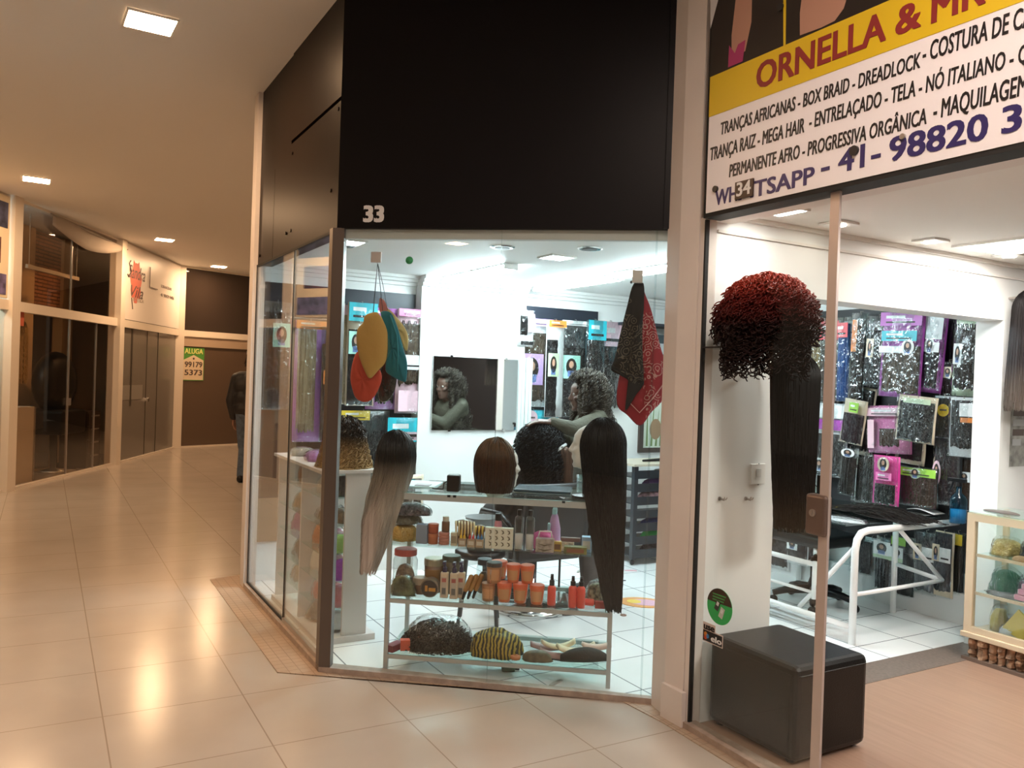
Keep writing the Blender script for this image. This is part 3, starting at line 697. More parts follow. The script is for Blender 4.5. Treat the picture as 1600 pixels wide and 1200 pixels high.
panel_light('ceiling_light', 'cool white lamp inside the bright shop at the edge across the corridor', None, wloc(PLm, a0, l0 - 0.6, 0.35, 2.42), a0, 0.6, 0.2, emit('cool_shop_lamp', (0.75, 0.95, 1.0), 9.0))
# ------------------------------------------------------------------ number on the fascia
t = thing('house_number', 'white number 33 on the black fascia above the salon window', 'number', G(0, 0), ANG_G)
x0, z0 = at_g(569, 346, -0.013); x1, z1 = at_g(599, 321, -0.013)
PALE = mat('pale_number', (0.80, 0.80, 0.80), 0.5)
text('33', 'lettering', PALE, t, x0, z0, z1 - z0, x1, y=-0.013, bold=0.05)

# ------------------------------------------------------------------ salon lamps
TUBE = emit('cool_tube', COOL, PW_TUBE)
PANELM = emit('cool_panel', COOL, PW_PANEL)
def tube_light(label, v0, v1, u, m, z=2.342):
    t = thing('tube_light', label, 'tube light', F((v0 + v1) / 2, u, z), ANG_F, 'tube lights on the salon ceiling'); h = (v1 - v0) / 2
    q = MB(); q.box(-h, h, -0.052, 0.052, -0.010, 0); q.build('fixture', WMETAL, t)
    q = MB(); q.box(-h + 0.012, h - 0.012, -0.05, 0.05, -0.040, -0.010); q.build('diffuser', m, t, bevel=0.012)
    for s in (-1, 1):
        q = MB(); q.box(s * h - 0.008, s * h + 0.008, -0.052, 0.052, -0.038, 0); q.build('end_cap', WPLAS, t)
tube_light('long tube light on the salon ceiling directly above the mirror', 0.08, 1.08, 1.46, TUBE)
tube_light('long tube light on the salon ceiling above the woman, ending at the next tube', 0.02, 1.14, 2.33, TUBE)
tube_light('tube light on the salon ceiling above the hanging bandanas', 1.20, 2.30, 2.26, TUBE)
panel_light('panel_light', 'small square lamp between the two round spots in the salon ceiling', None, F(1.558, 1.524, 2.345), ANG_F, 0.16, 0.16, PANELM)
panel_light('panel_light', 'square lamp at the salon ceiling corner beside the bronze post', None, F(1.21, 0.26, 2.345), ANG_F, 0.16, 0.16, PANELM)
def spot(label, v, u, m, grp, z=2.345, r=0.065):
    t = thing('downlight', label, 'downlight', F(v, u, z), ANG_F, grp)
    q = MB(); q.lathe([(r, -0.012), (r + 0.012, -0.006), (r + 0.012, 0)], (0, 0, 0), 20); q.build('ring', CHROME if m is DARKM else WMETAL, t, smooth=False)
    q = MB(); q.lathe([(r - 0.02, -0.014), (r - 0.018, -0.011)], (0, 0, 0), 20); q.build('bulb', m, t)
spot('unlit round recessed spot in the salon ceiling crossed by the glass joint', 1.676, 1.061, DARKM, 'unlit round spots in the salon')
spot('unlit round recessed spot in the salon ceiling near the bandanas', 1.988, 1.48, DARKM, 'unlit round spots in the salon')
spot('unlit round recessed spot in the salon ceiling beside the bronze post', 1.05, 0.30, DARKM, 'unlit round spots in the salon', r=0.045)

# ------------------------------------------------------------------ mirror on the pier
u0, zt = at_v(678, 556, 0.02); u1, zb = at_v(806, 672, 0.02)
t = thing('wall_mirror', 'dark reflecting mirror on the white pier behind the two wigs', 'mirror', F(0.0, 0.0), ANG_N)
q = MB(); q.box(u0, u1, -0.018, -0.004, zb, zt); q.build('glass', mat('mirror_silver', (0.82, 0.84, 0.84), 0.02, metal=1.0), t)
q = MB(); q.box(u0, u1, -0.004, 0.0, zb, zt); q.build('backing', BLACK, t)
for s_, z_ in ((0.2, zb), (0.85, zb), (0.2, zt), (0.85, zt)):
    q = MB(); x = u0 + (u1 - u0) * s_; q.box(x - 0.012, x + 0.012, -0.024, 0, z_ - 0.012, z_ + 0.012); q.build('clip', CHROME, t)
t = thing('wall_panel', 'pale ribbed strip on the white pier beside the mirror', 'panel', F(0.0, 0.0), ANG_N)
q = MB()
for k in range(4): q.box(u1 + 0.015 + k * 0.035, u1 + 0.045 + k * 0.035, -0.014 + 0.004 * (k % 2), 0, zb - 0.02, zt + 0.02)
q.build('strip', mat('pale_green_strip', (0.68, 0.76, 0.74), 0.4), t)

# ------------------------------------------------------------------ hair packets
PORTRAIT_SKIN = mat('printed_skin', (0.50, 0.28, 0.19), 0.4); PORTRAIT_HAIR = mat('printed_hair', (0.020, 0.014, 0.012), 0.4); PORTRAIT_TOP = mat('printed_dress', (0.16, 0.24, 0.50), 0.4)
_CC = dict(white=(0.85, 0.85, 0.85), purple=(0.42, 0.07, 0.42), lilac=(0.66, 0.42, 0.74), pink=(0.80, 0.22, 0.48), palepink=(0.86, 0.58, 0.66), magenta=(0.70, 0.04, 0.30), teal=(0.03, 0.48, 0.58),
           mint=(0.42, 0.75, 0.64), green=(0.36, 0.66, 0.08), red=(0.66, 0.04, 0.06), yellow=(0.85, 0.62, 0.05), cream=(0.72, 0.60, 0.44), orange=(0.75, 0.24, 0.05), black=(0.015, 0.015, 0.016),
           grey=(0.45, 0.47, 0.48), silver=(0.62, 0.66, 0.68), clear=(0.75, 0.78, 0.78), violet=(0.62, 0.20, 0.70), blue=(0.05, 0.12, 0.35), palegreen=(0.55, 0.66, 0.45))
def card(c): return mat('print_' + c, _CC[c], 0.35)
HAIRS = dict(black=((0.0025, 0.0025, 0.003), (0.009, 0.0085, 0.0095)), dark=((0.006, 0.0045, 0.004), (0.020, 0.014, 0.011)), brown=((0.050, 0.030, 0.020), (0.095, 0.060, 0.042)), curlbrown=((0.022, 0.014, 0.009), (0.105, 0.068, 0.040)),
             wine=((0.007, 0.003, 0.004), (0.028, 0.010, 0.015)), blond=((0.32, 0.22, 0.11), (0.60, 0.47, 0.30)), blue=((0.015, 0.05, 0.16), (0.03, 0.10, 0.28)), gold=((0.16, 0.105, 0.04), (0.36, 0.26, 0.13)), navy=((0.004, 0.005, 0.009), (0.011, 0.013, 0.024)),
             pinkend=((0.16, 0.09, 0.06), (0.34, 0.22, 0.16)), copper=((0.030, 0.013, 0.007), (0.070, 0.034, 0.018)))
def hm(k): return hairmat('hair_' + k, *HAIRS[k], rough=0.36, scale=90)
_PK = []
def packet(label, plane, box, layer=0.03, hair='black', back='clear', region=(0.06, 0.94, 0.03, 0.78), cards=(), tilt=0.0, film=True, group=None, ridges=5, curly=False, t_=0.022, film2=False, cat='hair packet', uplane=4.10, knots=0):
    """plane 'B': back wall, 'N': mirror wall; box: where its corners meet that plane in the photograph"""
    px0, py0, px1, py1 = box
    lv = 0 if layer < 0.055 else (1 if layer < 0.085 else 2)
    while any(l_ == lv and p_ == plane and px0 < b_[2] and b_[0] < px1 and py0 < b_[3] and b_[1] < py1 for l_, p_, b_ in _PK): lv += 1
    _PK.append((lv, plane, (px0 - 1, py0, px1 + 1, py1))); layer = 0.012 + 0.046 * lv
    if plane == 'B':
        uu = uplane - layer; xa, za = at_u(px0, py0, uu); xb, zb_ = at_u(px1, py1, uu); xc, _ = at_u((px0 + px1) / 2, (py0 + py1) / 2, uu)
        z0, z1 = min(za, zb_), max(za, zb_); loc = F(xc, uu, z1); rz = ANG_F
    else:
        vv = -0.10 + layer; xa, za = at_v(px0, py0, vv); xb, zb_ = at_v(px1, py1, vv); xc, _ = at_v((px0 + px1) / 2, (py0 + py1) / 2, vv)
        z0, z1 = min(za, zb_), max(za, zb_); loc = F(vv, xc, z1); rz = ANG_N
    W_, H_ = abs(xb - xa), z1 - z0
    t = thing('hair_packet', label, cat, loc, rz, group); t.rotation_euler = (0, tilt, rz)
    fx = lambda f_: (f_ - 0.5) * W_
    fz = lambda f_: -H_ * (1 - f_)
    q = MB(); c_ = 0.004
    q.slab(lambda a, c: (fx(a), -0.002 - 0.004 * math.sin(c * 5 + W_ * 40), fz(c)), 2, 5, lambda a, c: (fx(a), 0.002 - 0.004 * math.sin(c * 5 + W_ * 40), fz(c)))
    q.build('backing', card(back) if back != 'clear' else CLEARP, t, smooth=True)
    x0, x1, h0, h1 = region; nx = 4 * ridges; ph = random.uniform(0, 6)
    rags = [random.uniform(0, 0.05) for _ in range(nx + 1)]
    def fr(a, c):
        prof = math.sin(PI * min(max(a, 0.02), 0.98)) ** 0.4 * (0.55 + 0.45 * math.sin(PI * min(max(c, 0.04), 0.96)) ** 0.5)
        rg = (0.0035 * math.sin(a * ridges * 2 * PI + ph + (2.2 * math.sin(c * 38 + a * 9) if curly else 0.5 * math.sin(c * 6))))
        if curly: rg += 0.003 * math.sin(c * 62 + a * 25)
        i = int(round(a * nx)); cc = h0 + (h1 - h0) * c - (rags[i] if c == 0 else 0)
        return (fx(x0 + (x1 - x0) * a), -0.004 - t_ * prof - rg, fz(max(0.005, cc)))
    q = MB(); q.slab(fr, nx, 26 if curly else 14, lambda a, c: (fx(x0 + (x1 - x0) * a), -0.0035, fz(max(0.005, h0 + (h1 - h0) * c - (rags[int(round(a * nx))] if c == 0 else 0)))))
    q.build('hair', hm(hair), t, smooth=True)
    if knots:
        q = MB()
        for k in range(knots):
            xk = fx(x0 + (x1 - x0) * (k + 0.5) / knots); zk = fz(h1 - 0.01) ; q.tube([(xk - 0.008, -0.016, zk), (xk - 0.006, -0.020, zk + 0.03), (xk + 0.006, -0.020, zk + 0.03), (xk + 0.008, -0.016, zk)], 0.005, 6)
        q.build('loop', hm('black'), t, smooth=True)
    for (cx0, cx1, cz0, cz1, col, kind) in cards:
        q = MB(); y = -0.007 - t_ * 1.25
        if kind == 'round':
            q.lathe([(abs(fx(cx1) - fx(cx0)) / 2, y - 0.002), (abs(fx(cx1) - fx(cx0)) / 2, y)], ((fx(cx0) + fx(cx1)) / 2, 0, (fz(cz0) + fz(cz1)) / 2), 20, 'y')
            q.mi = 1; q.box(fx(cx0 + (cx1 - cx0) * 0.2), fx(cx0 + (cx1 - cx0) * 0.8), y - 0.003, y - 0.002, fz(cz0 * 0.55 + cz1 * 0.45), fz(cz0 * 0.4 + cz1 * 0.6))
            q.build('round_label', [card(col), BINK], t); continue
        if kind == 'oval':
            q.lathe([(0.5, y - 0.002), (0.5, y)], (0, 0, 0), 18, 'y'); s0 = abs(fx(cx1) - fx(cx0)); s1 = fz(cz1) - fz(cz0)
            q.v = [((fx(cx0) + fx(cx1)) / 2 + p[0] * s0, p[1], (fz(cz0) + fz(cz1)) / 2 + p[2] * s1) for p in q.v]
        else:
            q.box(fx(cx0), fx(cx1), y - 0.002, y, fz(cz0), fz(cz1))
        ms = [card(col), PORTRAIT_HAIR, PORTRAIT_SKIN, PORTRAIT_TOP, card('white')]
        mx, mz, sx, sz = (fx(cx0) + fx(cx1)) / 2, fz(cz0), fx(cx1) - fx(cx0), fz(cz1) - fz(cz0)
        def ov(cx, cz, rx, rz_, mi, yy):
            q.mi = mi; q.plate([(cx + rx * math.cos(-2 * PI * k / 14), cz + rz_ * math.sin(-2 * PI * k / 14)) for k in range(14)][::-1], yy - 0.0008, yy)
        if kind in ('photo', 'oval'):
            ov(mx, mz + sz * 0.52, sx * 0.30, sz * 0.36, 1, y - 0.0022); ov(mx, mz + sz * 0.60, sx * 0.13, sz * 0.16, 2, y - 0.0032)
            q.mi = 3; q.box(mx - sx * 0.2, mx + sx * 0.2, y - 0.003, y - 0.0022, mz + sz * 0.08, mz + sz * 0.34)
            q.build('photo_card', ms, t)
        elif kind == 'band':
            q.mi = 4; q.box(mx - sx * 0.36, mx + sx * 0.1, y - 0.0028, y - 0.002, mz + sz * 0.55, mz + sz * 0.75); q.mi = 1; q.box(mx - sx * 0.36, mx + sx * 0.34, y - 0.0028, y - 0.002, mz + sz * 0.2, mz + sz * 0.32)
            q.build('header_card', ms, t)
        else: q.build('insert_card', ms, t)
    if film:
        rr = [[random.uniform(-1, 1) for _ in range(9)] for _ in range(13)]
        q = MB(); yy = -0.010 - t_ * 1.35
        q.slab(lambda a, c: (fx(a), yy + 0.004 * rr[int(c * 12)][int(a * 8)] + 0.016 * (abs(a - 0.5) * 2) ** 3, fz(c)), 8, 12, lambda a, c: (fx(a), yy + 0.0012 + 0.004 * rr[int(c * 12)][int(a * 8)] + 0.016 * (abs(a - 0.5) * 2) ** 3, fz(c)))
        q.build('sleeve', FILM2 if film2 else FILM, t, smooth=True)
    q = MB(); q.tube([(0, 0.0, -0.012), (0, -0.01, 0.012), (0, 0.02, 0.014)], 0.0025, 6); q.build('hanger', STEEL, t)
    return t
GN_ = 'hair packets on the mirror wall'
packet('narrow packet of beige curls beside the bronze post', 'N', (527, 476, 545, 632), 0.03, 'blond', 'cream', (0.1, 0.9, 0.05, 0.9), [(0, 1, 0.9, 1, 'palepink', 'plain')], group=GN_, curly=True)
packet('teal-headed packet of black hair with a photo card behind the orange cap', 'N', (544, 472, 583, 634), 0.02, 'black', 'cream', (0.05, 0.95, 0.02, 0.74), [(0, 1, 0.82, 1, 'teal', 'band'), (0.02, 0.5, 0.50, 0.72, 'mint', 'photo')], group=GN_)
packet('violet packet of wavy black hair behind the hanging caps', 'N', (576, 480, 627, 640), 0.05, 'black', 'violet', (0.25, 0.75, 0.10, 0.80), [(0, 1, 0.88, 1, 'purple', 'band')], group=GN_, curly=True)
packet('pink and white packet of brown braids dip-dyed pink', 'N', (622, 482, 669, 646), 0.04, 'curlbrown', 'palepink', (0.06, 0.94, 0.30, 0.86), [(0, 1, 0.93, 1, 'pink', 'band'), (0.15, 1.0, 0.42, 0.56, 'white', 'band'), (0.05, 0.95, 0.02, 0.22, 'palepink', 'plain')], group=GN_, curly=True, knots=5)
packet('clear packet with a yellow label and black knots under the violet one', 'N', (528, 641, 604, 745), 0.04, 'black', 'clear', (0.35, 0.95, 0.04, 0.66), [(0.05, 0.6, 0.86, 1, 'yellow', 'band')], group=GN_, film2=True, knots=4)
packet('teal and red headed packet of black hair behind the ombre wig', 'N', (604, 652, 654, 762), 0.05, 'black', 'clear', (0.04, 0.96, 0.03, 0.62), [(0, 1, 0.66, 1, 'teal', 'band'), (0.05, 0.9, 0.68, 0.80, 'palepink', 'band')], group=GN_)
packet('clear packet of loose curly strands next to the white pier', 'N', (652, 655, 671, 800), 0.03, 'curlbrown', 'clear', (0.05, 0.95, 0.05, 0.8), [(0.1, 0.9, 0.36, 0.46, 'mint', 'plain')], group=GN_, curly=True, film2=True)
packet('cream-backed packet of ash curls low behind the rack top', 'N', (628, 742, 660, 802), 0.03, 'curlbrown', 'cream', (0.1, 0.9, 0.1, 0.9), [], group=GN_, curly=True)
packet('white picture packet pinned to the pier edge beside the curly one', 'N', (810, 484, 832, 542), 0.12, 'black', 'white', (0.15, 0.6, 0.35, 0.85), [(0.55, 0.95, 0.4, 0.9, 'palepink', 'plain'), (0.1, 0.9, 0.04, 0.14, 'black', 'plain')], group=GN_)
packet('packet of brown corkscrew hair with a purple-framed portrait card', 'N', (809, 496, 857, 636), 0.05, 'curlbrown', 'white', (0.05, 0.95, 0.10, 0.84), [(0, 1, 0.92, 1, 'lilac', 'band'), (0.08, 0.74, 0.25, 0.60, 'lilac', 'photo')], group=GN_, curly=True, film2=True)
packet('white packet of black twists with an orange and green portrait card', 'N', (855, 500, 877, 652), 0.04, 'black', 'white', (0.02, 0.62, 0.0, 0.80), [(0, 1, 0.93, 1, 'orange', 'band'), (0.02, 0.62, 0.42, 0.66, 'palegreen', 'photo')], group=GN_, curly=True)
packet('green-looped packet of black braids with a mint portrait card', 'N', (876, 500, 918, 652), 0.05, 'black', 'clear', (0.02, 0.98, 0.0, 0.72), [(0, 1, 0.95, 1, 'white', 'band'), (0.04, 0.62, 0.40, 0.64, 'mint', 'photo')], group=GN_, film2=True, knots=4)
packet('teal-headed packet of black pony hair above the curly-haired woman', 'N', (917, 500, 940, 640), 0.04, 'black', 'clear', (0.02, 0.98, 0.05, 0.78), [(0, 1, 0.78, 1, 'teal', 'band')], group=GN_, film2=True)
packet('pink-headed packet of black curls beside the bandanas', 'N', (939, 502, 966, 640), 0.04, 'black', 'clear', (0.04, 0.96, 0.05, 0.74), [(0, 1, 0.72, 1, 'palepink', 'band')], group=GN_, film2=True, curly=True)
packet('bright teal packet low beside the mirror, behind the curly wig', 'N', (793, 640, 868, 790), 0.05, 'black', 'teal', (0.12, 0.9, 0.02, 0.7), [(0.3, 0.55, 0.86, 0.98, 'palepink', 'round'), (0.12, 0.9, 0.70, 0.84, 'white', 'plain')], group=GN_)
packet('packet of dark strands with a small blue portrait card above the shelf unit', 'N', (414, 470, 450, 640), 0.03, 'dark', 'clear', (0.05, 0.95, 0.05, 0.9), [(0.3, 0.95, 0.58, 0.80, 'mint', 'photo')], group=GN_, film2=True)
packet('packet of long blond hair with a violet back behind the bronze post', 'N', (462, 500, 503, 690), 0.03, 'blond', 'violet', (0.1, 0.7, 0.12, 0.95), [(0, 1, 0.93, 1, 'orange', 'band')], group=GN_, film2=True)
packet('clear packet of grey plaits close to the bronze post', 'N', (503, 510, 526, 690), 0.04, 'curlbrown', 'clear', (0.05, 0.95, 0.05, 0.85), [(0.1, 0.9, 0.5, 0.62, 'orange', 'plain')], group=GN_, film2=True, curly=True)

GB_ = 'hair packets on the back wall'
P_ = lambda *a, **k: packet(*a, group=GB_, **k)
P_('slim packet of beige and green strands next to the long black hair', 'B', (1263, 497, 1285, 602), 0.05, 'gold', 'clear', (0.05, 0.95, 0.03, 0.95), [])
P_('long packet of smooth brown hair with a red header card', 'B', (1284, 498, 1313, 630), 0.08, 'brown', 'clear', (0.04, 0.96, 0.02, 0.96), [(0.02, 0.98, 0.74, 0.96, 'red', 'band')], film2=True)
P_('packet of blue hair under a red card beside the glass edge', 'B', (1311, 500, 1326, 628), 0.07, 'blue', 'clear', (0.05, 0.95, 0.02, 0.95), [(0.05, 0.95, 0.78, 0.96, 'red', 'band')])
P_('packet of golden brown hair under a white card', 'B', (1323, 496, 1338, 627), 0.08, 'gold', 'clear', (0.05, 0.95, 0.02, 0.95), [(0.05, 0.95, 0.76, 0.95, 'white', 'band')], film2=True)
P_('packet of dark hair with an orange strip, end of the brown row', 'B', (1335, 490, 1352, 624), 0.09, 'dark', 'clear', (0.05, 0.95, 0.02, 0.75), [(0.15, 0.5, 0.55, 0.92, 'orange', 'plain')], tilt=0.04, film2=True)
P_('glossy packet of black waves with a narrow cream portrait card', 'B', (1359, 495, 1387, 606), 0.10, 'black', 'clear', (0.04, 0.96, 0.04, 0.80), [(0.1, 0.45, 0.42, 0.68, 'cream', 'photo')], tilt=0.05, film2=True)
P_('purple-topped packet of brown waves with a teal logo band', 'B', (1381, 490, 1441, 622), 0.11, 'curlbrown', 'purple', (0.06, 0.94, 0.08, 0.60), [(0.0, 1, 0.84, 1.0, 'purple', 'band'), (0.05, 0.9, 0.66, 0.78, 'teal', 'band'), (0.0, 0.7, 0.52, 0.60, 'white', 'plain'), (0.55, 0.85, 0.50, 0.68, 'white', 'oval')], tilt=0.03, film2=True, curly=True)
P_('silvery packet of blue-black hair with purple edges and an oval portrait', 'B', (1432, 488, 1479, 614), 0.10, 'navy', 'purple', (0.06, 0.84, 0.10, 0.55), [(0.05, 0.95, 0.66, 0.98, 'silver', 'plain'), (0.0, 0.9, 0.50, 0.62, 'white', 'plain'), (0.45, 0.75, 0.48, 0.68, 'white', 'oval')], tilt=0.08, film2=True)
P_('slim black packet in the gap of the top row', 'B', (1479, 494, 1498, 570), 0.04, 'black', 'black', (0.05, 0.95, 0.05, 0.9), [])
P_('dim packet with dark curls beneath the slim black one', 'B', (1470, 565, 1497, 622), 0.03, 'wine', 'clear', (0.05, 0.95, 0.05, 0.9), [(0.3, 0.8, 0.55, 0.85, 'cream', 'photo')])
P_('grey-green packet of fading hair with a white-framed portrait, beside the jamb', 'B', (1495, 496, 1529, 620), 0.08, 'dark', 'palegreen', (0.03, 0.97, 0.12, 0.86), [(0.08, 0.42, 0.40, 0.66, 'white', 'photo')], tilt=0.03, film2=True, knots=5)
P_('packet of dark hair with a white and purple top in the second row', 'B', (1274, 629, 1322, 748), 0.06, 'black', 'white', (0.05, 0.95, 0.03, 0.58), [(0, 1, 0.80, 0.98, 'white', 'plain'), (0.05, 0.95, 0.64, 0.78, 'purple', 'plain'), (0.08, 0.45, 0.06, 0.24, 'white', 'photo')], film2=True)
P_('packet of plum hair on a cream card with a green tag', 'B', (1321, 624, 1354, 696), 0.09, 'wine', 'cream', (0.06, 0.94, 0.06, 0.68), [(0.35, 0.75, 0.72, 0.94, 'green', 'band')], tilt=0.12)
P_('tall thin black packet with a pale edge beside the pink one', 'B', (1347, 606, 1367, 714), 0.06, 'black', 'cream', (0.05, 0.9, 0.10, 0.97), [(0.4, 0.6, 0.62, 0.72, 'green', 'plain')], tilt=0.10)
P_('bright pink swirl packet with crumpled clear window', 'B', (1356, 632, 1421, 712), 0.10, 'copper', 'pink', (0.28, 0.72, 0.18, 0.52), [(0, 1, 0.78, 0.95, 'palepink', 'band'), (0.05, 0.2, 0.1, 0.7, 'palepink', 'plain')], tilt=-0.05, film2=True)
P_('crumpled silver-shining packet of black curls on a cream card', 'B', (1405, 618, 1463, 694), 0.12, 'black', 'cream', (0.05, 0.95, 0.06, 0.88), [(0.2, 0.9, 0.84, 0.95, 'palegreen', 'plain')], tilt=0.07, film2=True, curly=True)
P_('cream card with dark curls peeping out beneath the silver-shining packet', 'B', (1401, 680, 1446, 728), 0.07, 'dark', 'cream', (0.15, 0.9, 0.2, 0.95), [], tilt=0.06, curly=True)
P_('black packet with a round yellow label', 'B', (1461, 618, 1491, 686), 0.07, 'black', 'grey', (0.04, 0.96, 0.05, 0.95), [(0.28, 0.85, 0.52, 0.80, 'yellow', 'round')], film2=True)
P_('packet of black strands ending on a white card, beside the jamb', 'B', (1486, 620, 1524, 716), 0.08, 'black', 'white', (0.05, 0.95, 0.18, 0.95), [(0.5, 0.95, 0.58, 0.66, 'orange', 'plain'), (0.45, 0.95, 0.68, 0.9, 'white', 'plain')], film2=True)
P_('slim dark brown packet with an oval white portrait', 'B', (1317, 698, 1339, 776), 0.10, 'dark', 'clear', (0.05, 0.95, 0.03, 0.8), [(0.1, 0.95, 0.80, 0.98, 'white', 'oval')], tilt=0.05)
P_('middle packet of three slim dark brown ones above the table', 'B', (1337, 712, 1356, 786), 0.09, 'dark', 'clear', (0.05, 0.95, 0.03, 0.95), [], tilt=0.06, film2=True)
P_('slim packet of dark brown hair next to the magenta one', 'B', (1353, 708, 1370, 788), 0.08, 'dark', 'clear', (0.05, 0.95, 0.03, 0.95), [], tilt=0.04, film2=True)
P_('magenta packet with an oval portrait and black hair window', 'B', (1366, 710, 1404, 792), 0.09, 'black', 'magenta', (0.08, 0.85, 0.05, 0.42), [(0.25, 0.7, 0.68, 0.98, 'cream', 'oval'), (0.2, 0.8, 0.50, 0.66, 'pink', 'band')], film2=True)
P_('packet of deep brown waves with a lime green band', 'B', (1407, 726, 1464, 796), 0.10, 'copper', 'clear', (0.02, 0.98, 0.02, 0.80), [(0, 1, 0.76, 0.97, 'green', 'band'), (0.32, 0.62, 0.70, 0.98, 'palegreen', 'oval')], film2=True)
P_('dark plum packet showing a pink cheek beside the green band', 'B', (1462, 684, 1500, 792), 0.06, 'wine', 'black', (0.05, 0.95, 0.05, 0.92), [(0.02, 0.35, 0.28, 0.66, 'palepink', 'oval')], film2=True)
P_('packet of brown hair half hidden by the blue spray bottle', 'B', (1498, 712, 1521, 794), 0.05, 'copper', 'clear', (0.05, 0.95, 0.05, 0.95), [(0.2, 0.9, 0.5, 0.7, 'white', 'photo')])
P_('packet of straight black hair with twin portraits beneath the table top, first from the chair', 'B', (1370, 836, 1393, 924), 0.06, 'black', 'clear', (0.03, 0.97, 0.03, 0.72), [(0.0, 1, 0.66, 0.92, 'white', 'photo'), (0.0, 1, 0.60, 0.66, 'palegreen', 'plain')])
P_('packet of straight black hair with a lime card beneath the table top', 'B', (1394, 834, 1428, 934), 0.07, 'black', 'clear', (0.03, 0.97, 0.03, 0.72), [(0.05, 0.6, 0.62, 0.80, 'white', 'photo'), (0.1, 0.7, 0.84, 0.98, 'green', 'plain'), (0.0, 0.6, 0.55, 0.62, 'palegreen', 'plain')])
P_('packet of purple-black hair with a white text card beneath the table', 'B', (1432, 828, 1462, 932), 0.06, 'navy', 'clear', (0.03, 0.97, 0.08, 0.98), [(0.02, 0.4, 0.54, 0.80, 'cream', 'photo'), (0.42, 0.98, 0.54, 0.76, 'white', 'band')], film2=True)
P_('packet of blue-black hair on a cream card beneath the table, beside the counter', 'B', (1462, 828, 1488, 936), 0.07, 'navy', 'cream', (0.03, 0.9, 0.12, 0.98), [(0.02, 0.4, 0.54, 0.80, 'cream', 'photo'), (0.4, 0.98, 0.54, 0.76, 'white', 'band')])
P_('packet with a yellow corner behind the counter edge', 'B', (1488, 830, 1506, 930), 0.05, 'dark', 'clear', (0.05, 0.95, 0.05, 0.95), [(0.4, 0.95, 0.8, 0.98, 'yellow', 'plain')])
P_('dark packet low beside the pier behind the office chair', 'B', (1196, 826, 1232, 892), 0.06, 'dark', 'white', (0.05, 0.95, 0.1, 0.95), [], curly=True)
P_('packet of black hair with a small photo low behind the chair seat', 'B', (1232, 822, 1262, 886), 0.06, 'dark', 'white', (0.05, 0.95, 0.12, 0.95), [(0.1, 0.6, 0.4, 0.7, 'white', 'photo')])
P_('packet of plum curls low behind the chair column', 'B', (1262, 822, 1294, 892), 0.06, 'wine', 'white', (0.05, 0.95, 0.2, 0.95), [], curly=True)
P_('packet of black beaded strands low behind the table corner', 'B', (1330, 838, 1362, 900), 0.06, 'black', 'clear', (0.05, 0.95, 0.05, 0.95), [], curly=True)
P_('grey-backed packet with a slim black plait beneath the table', 'B', (1352, 838, 1372, 936), 0.05, 'black', 'silver', (0.1, 0.5, 0.05, 0.95), [])
P_('teal-grey ringed hair hoop packet seen past the long black hair', 'B', (1204, 600, 1236, 700), 0.05, 'black', 'silver', (0.3, 0.9, 0.05, 0.9), [(0.1, 0.3, 0.3, 0.8, 'mint', 'plain')], film2=True)
P_('packet of dark hair seen between the pier and the long black hair', 'B', (1202, 706, 1240, 800), 0.05, 'dark', 'clear', (0.05, 0.95, 0.05, 0.95), [(0.1, 0.6, 0.6, 0.8, 'white', 'plain')], film2=True)
P_('packet of dark brown hair beneath the brown row, beside the glass edge', 'B', (1236, 640, 1275, 770), 0.05, 'dark', 'clear', (0.05, 0.95, 0.05, 0.9), [], film2=True)
# ------------------------------------------------------------------ glass display rack behind the window
RW, RD, RH = 1.173, 0.46, 0.955
SHZ = (0.110, 0.400, 0.676)     # shelf surfaces
t = thing('display_rack', 'grey metal display rack with glass shelves of hair products behind the window', 'display rack', RK(0, 0), ANG_R)
for x in (0.0, RW - 0.022):
    for y in (0.0, RD - 0.022):
        q = MB(); q.box(x, x + 0.022, y, y + 0.022, 0.012, RH - 0.012); q.build('leg', GREYM, t)
for z in SHZ:
    q = MB(); q.box(0.004, RW - 0.004, 0.002, RD - 0.002, z - 0.008, z); q.build('shelf', SHELFG, t)
    if z != SHZ[2]:
        for y in (-0.002, RD - 0.014):
            q = MB(); q.box(0.022, RW - 0.022, y, y + 0.016, z - 0.030, z - 0.009); q.build('rail', GREYM, t)
for y in (0.0, RD - 0.018):
    q = MB(); q.box(0.0, RW, y, y + 0.018, RH - 0.045, RH - 0.012); q.build('rail', GREYM, t)
q = MB(); q.box(-0.01, RW + 0.01, -0.012, RD + 0.012, RH - 0.011, RH); q.build('top', SHELFG, t)
for x in (0.31, 0.34, 0.90):
    q = MB(); q.box(x, x + 0.016, -0.006, 0.0, RH - 0.022, RH - 0.010); q.build('clip', BLACK, t)

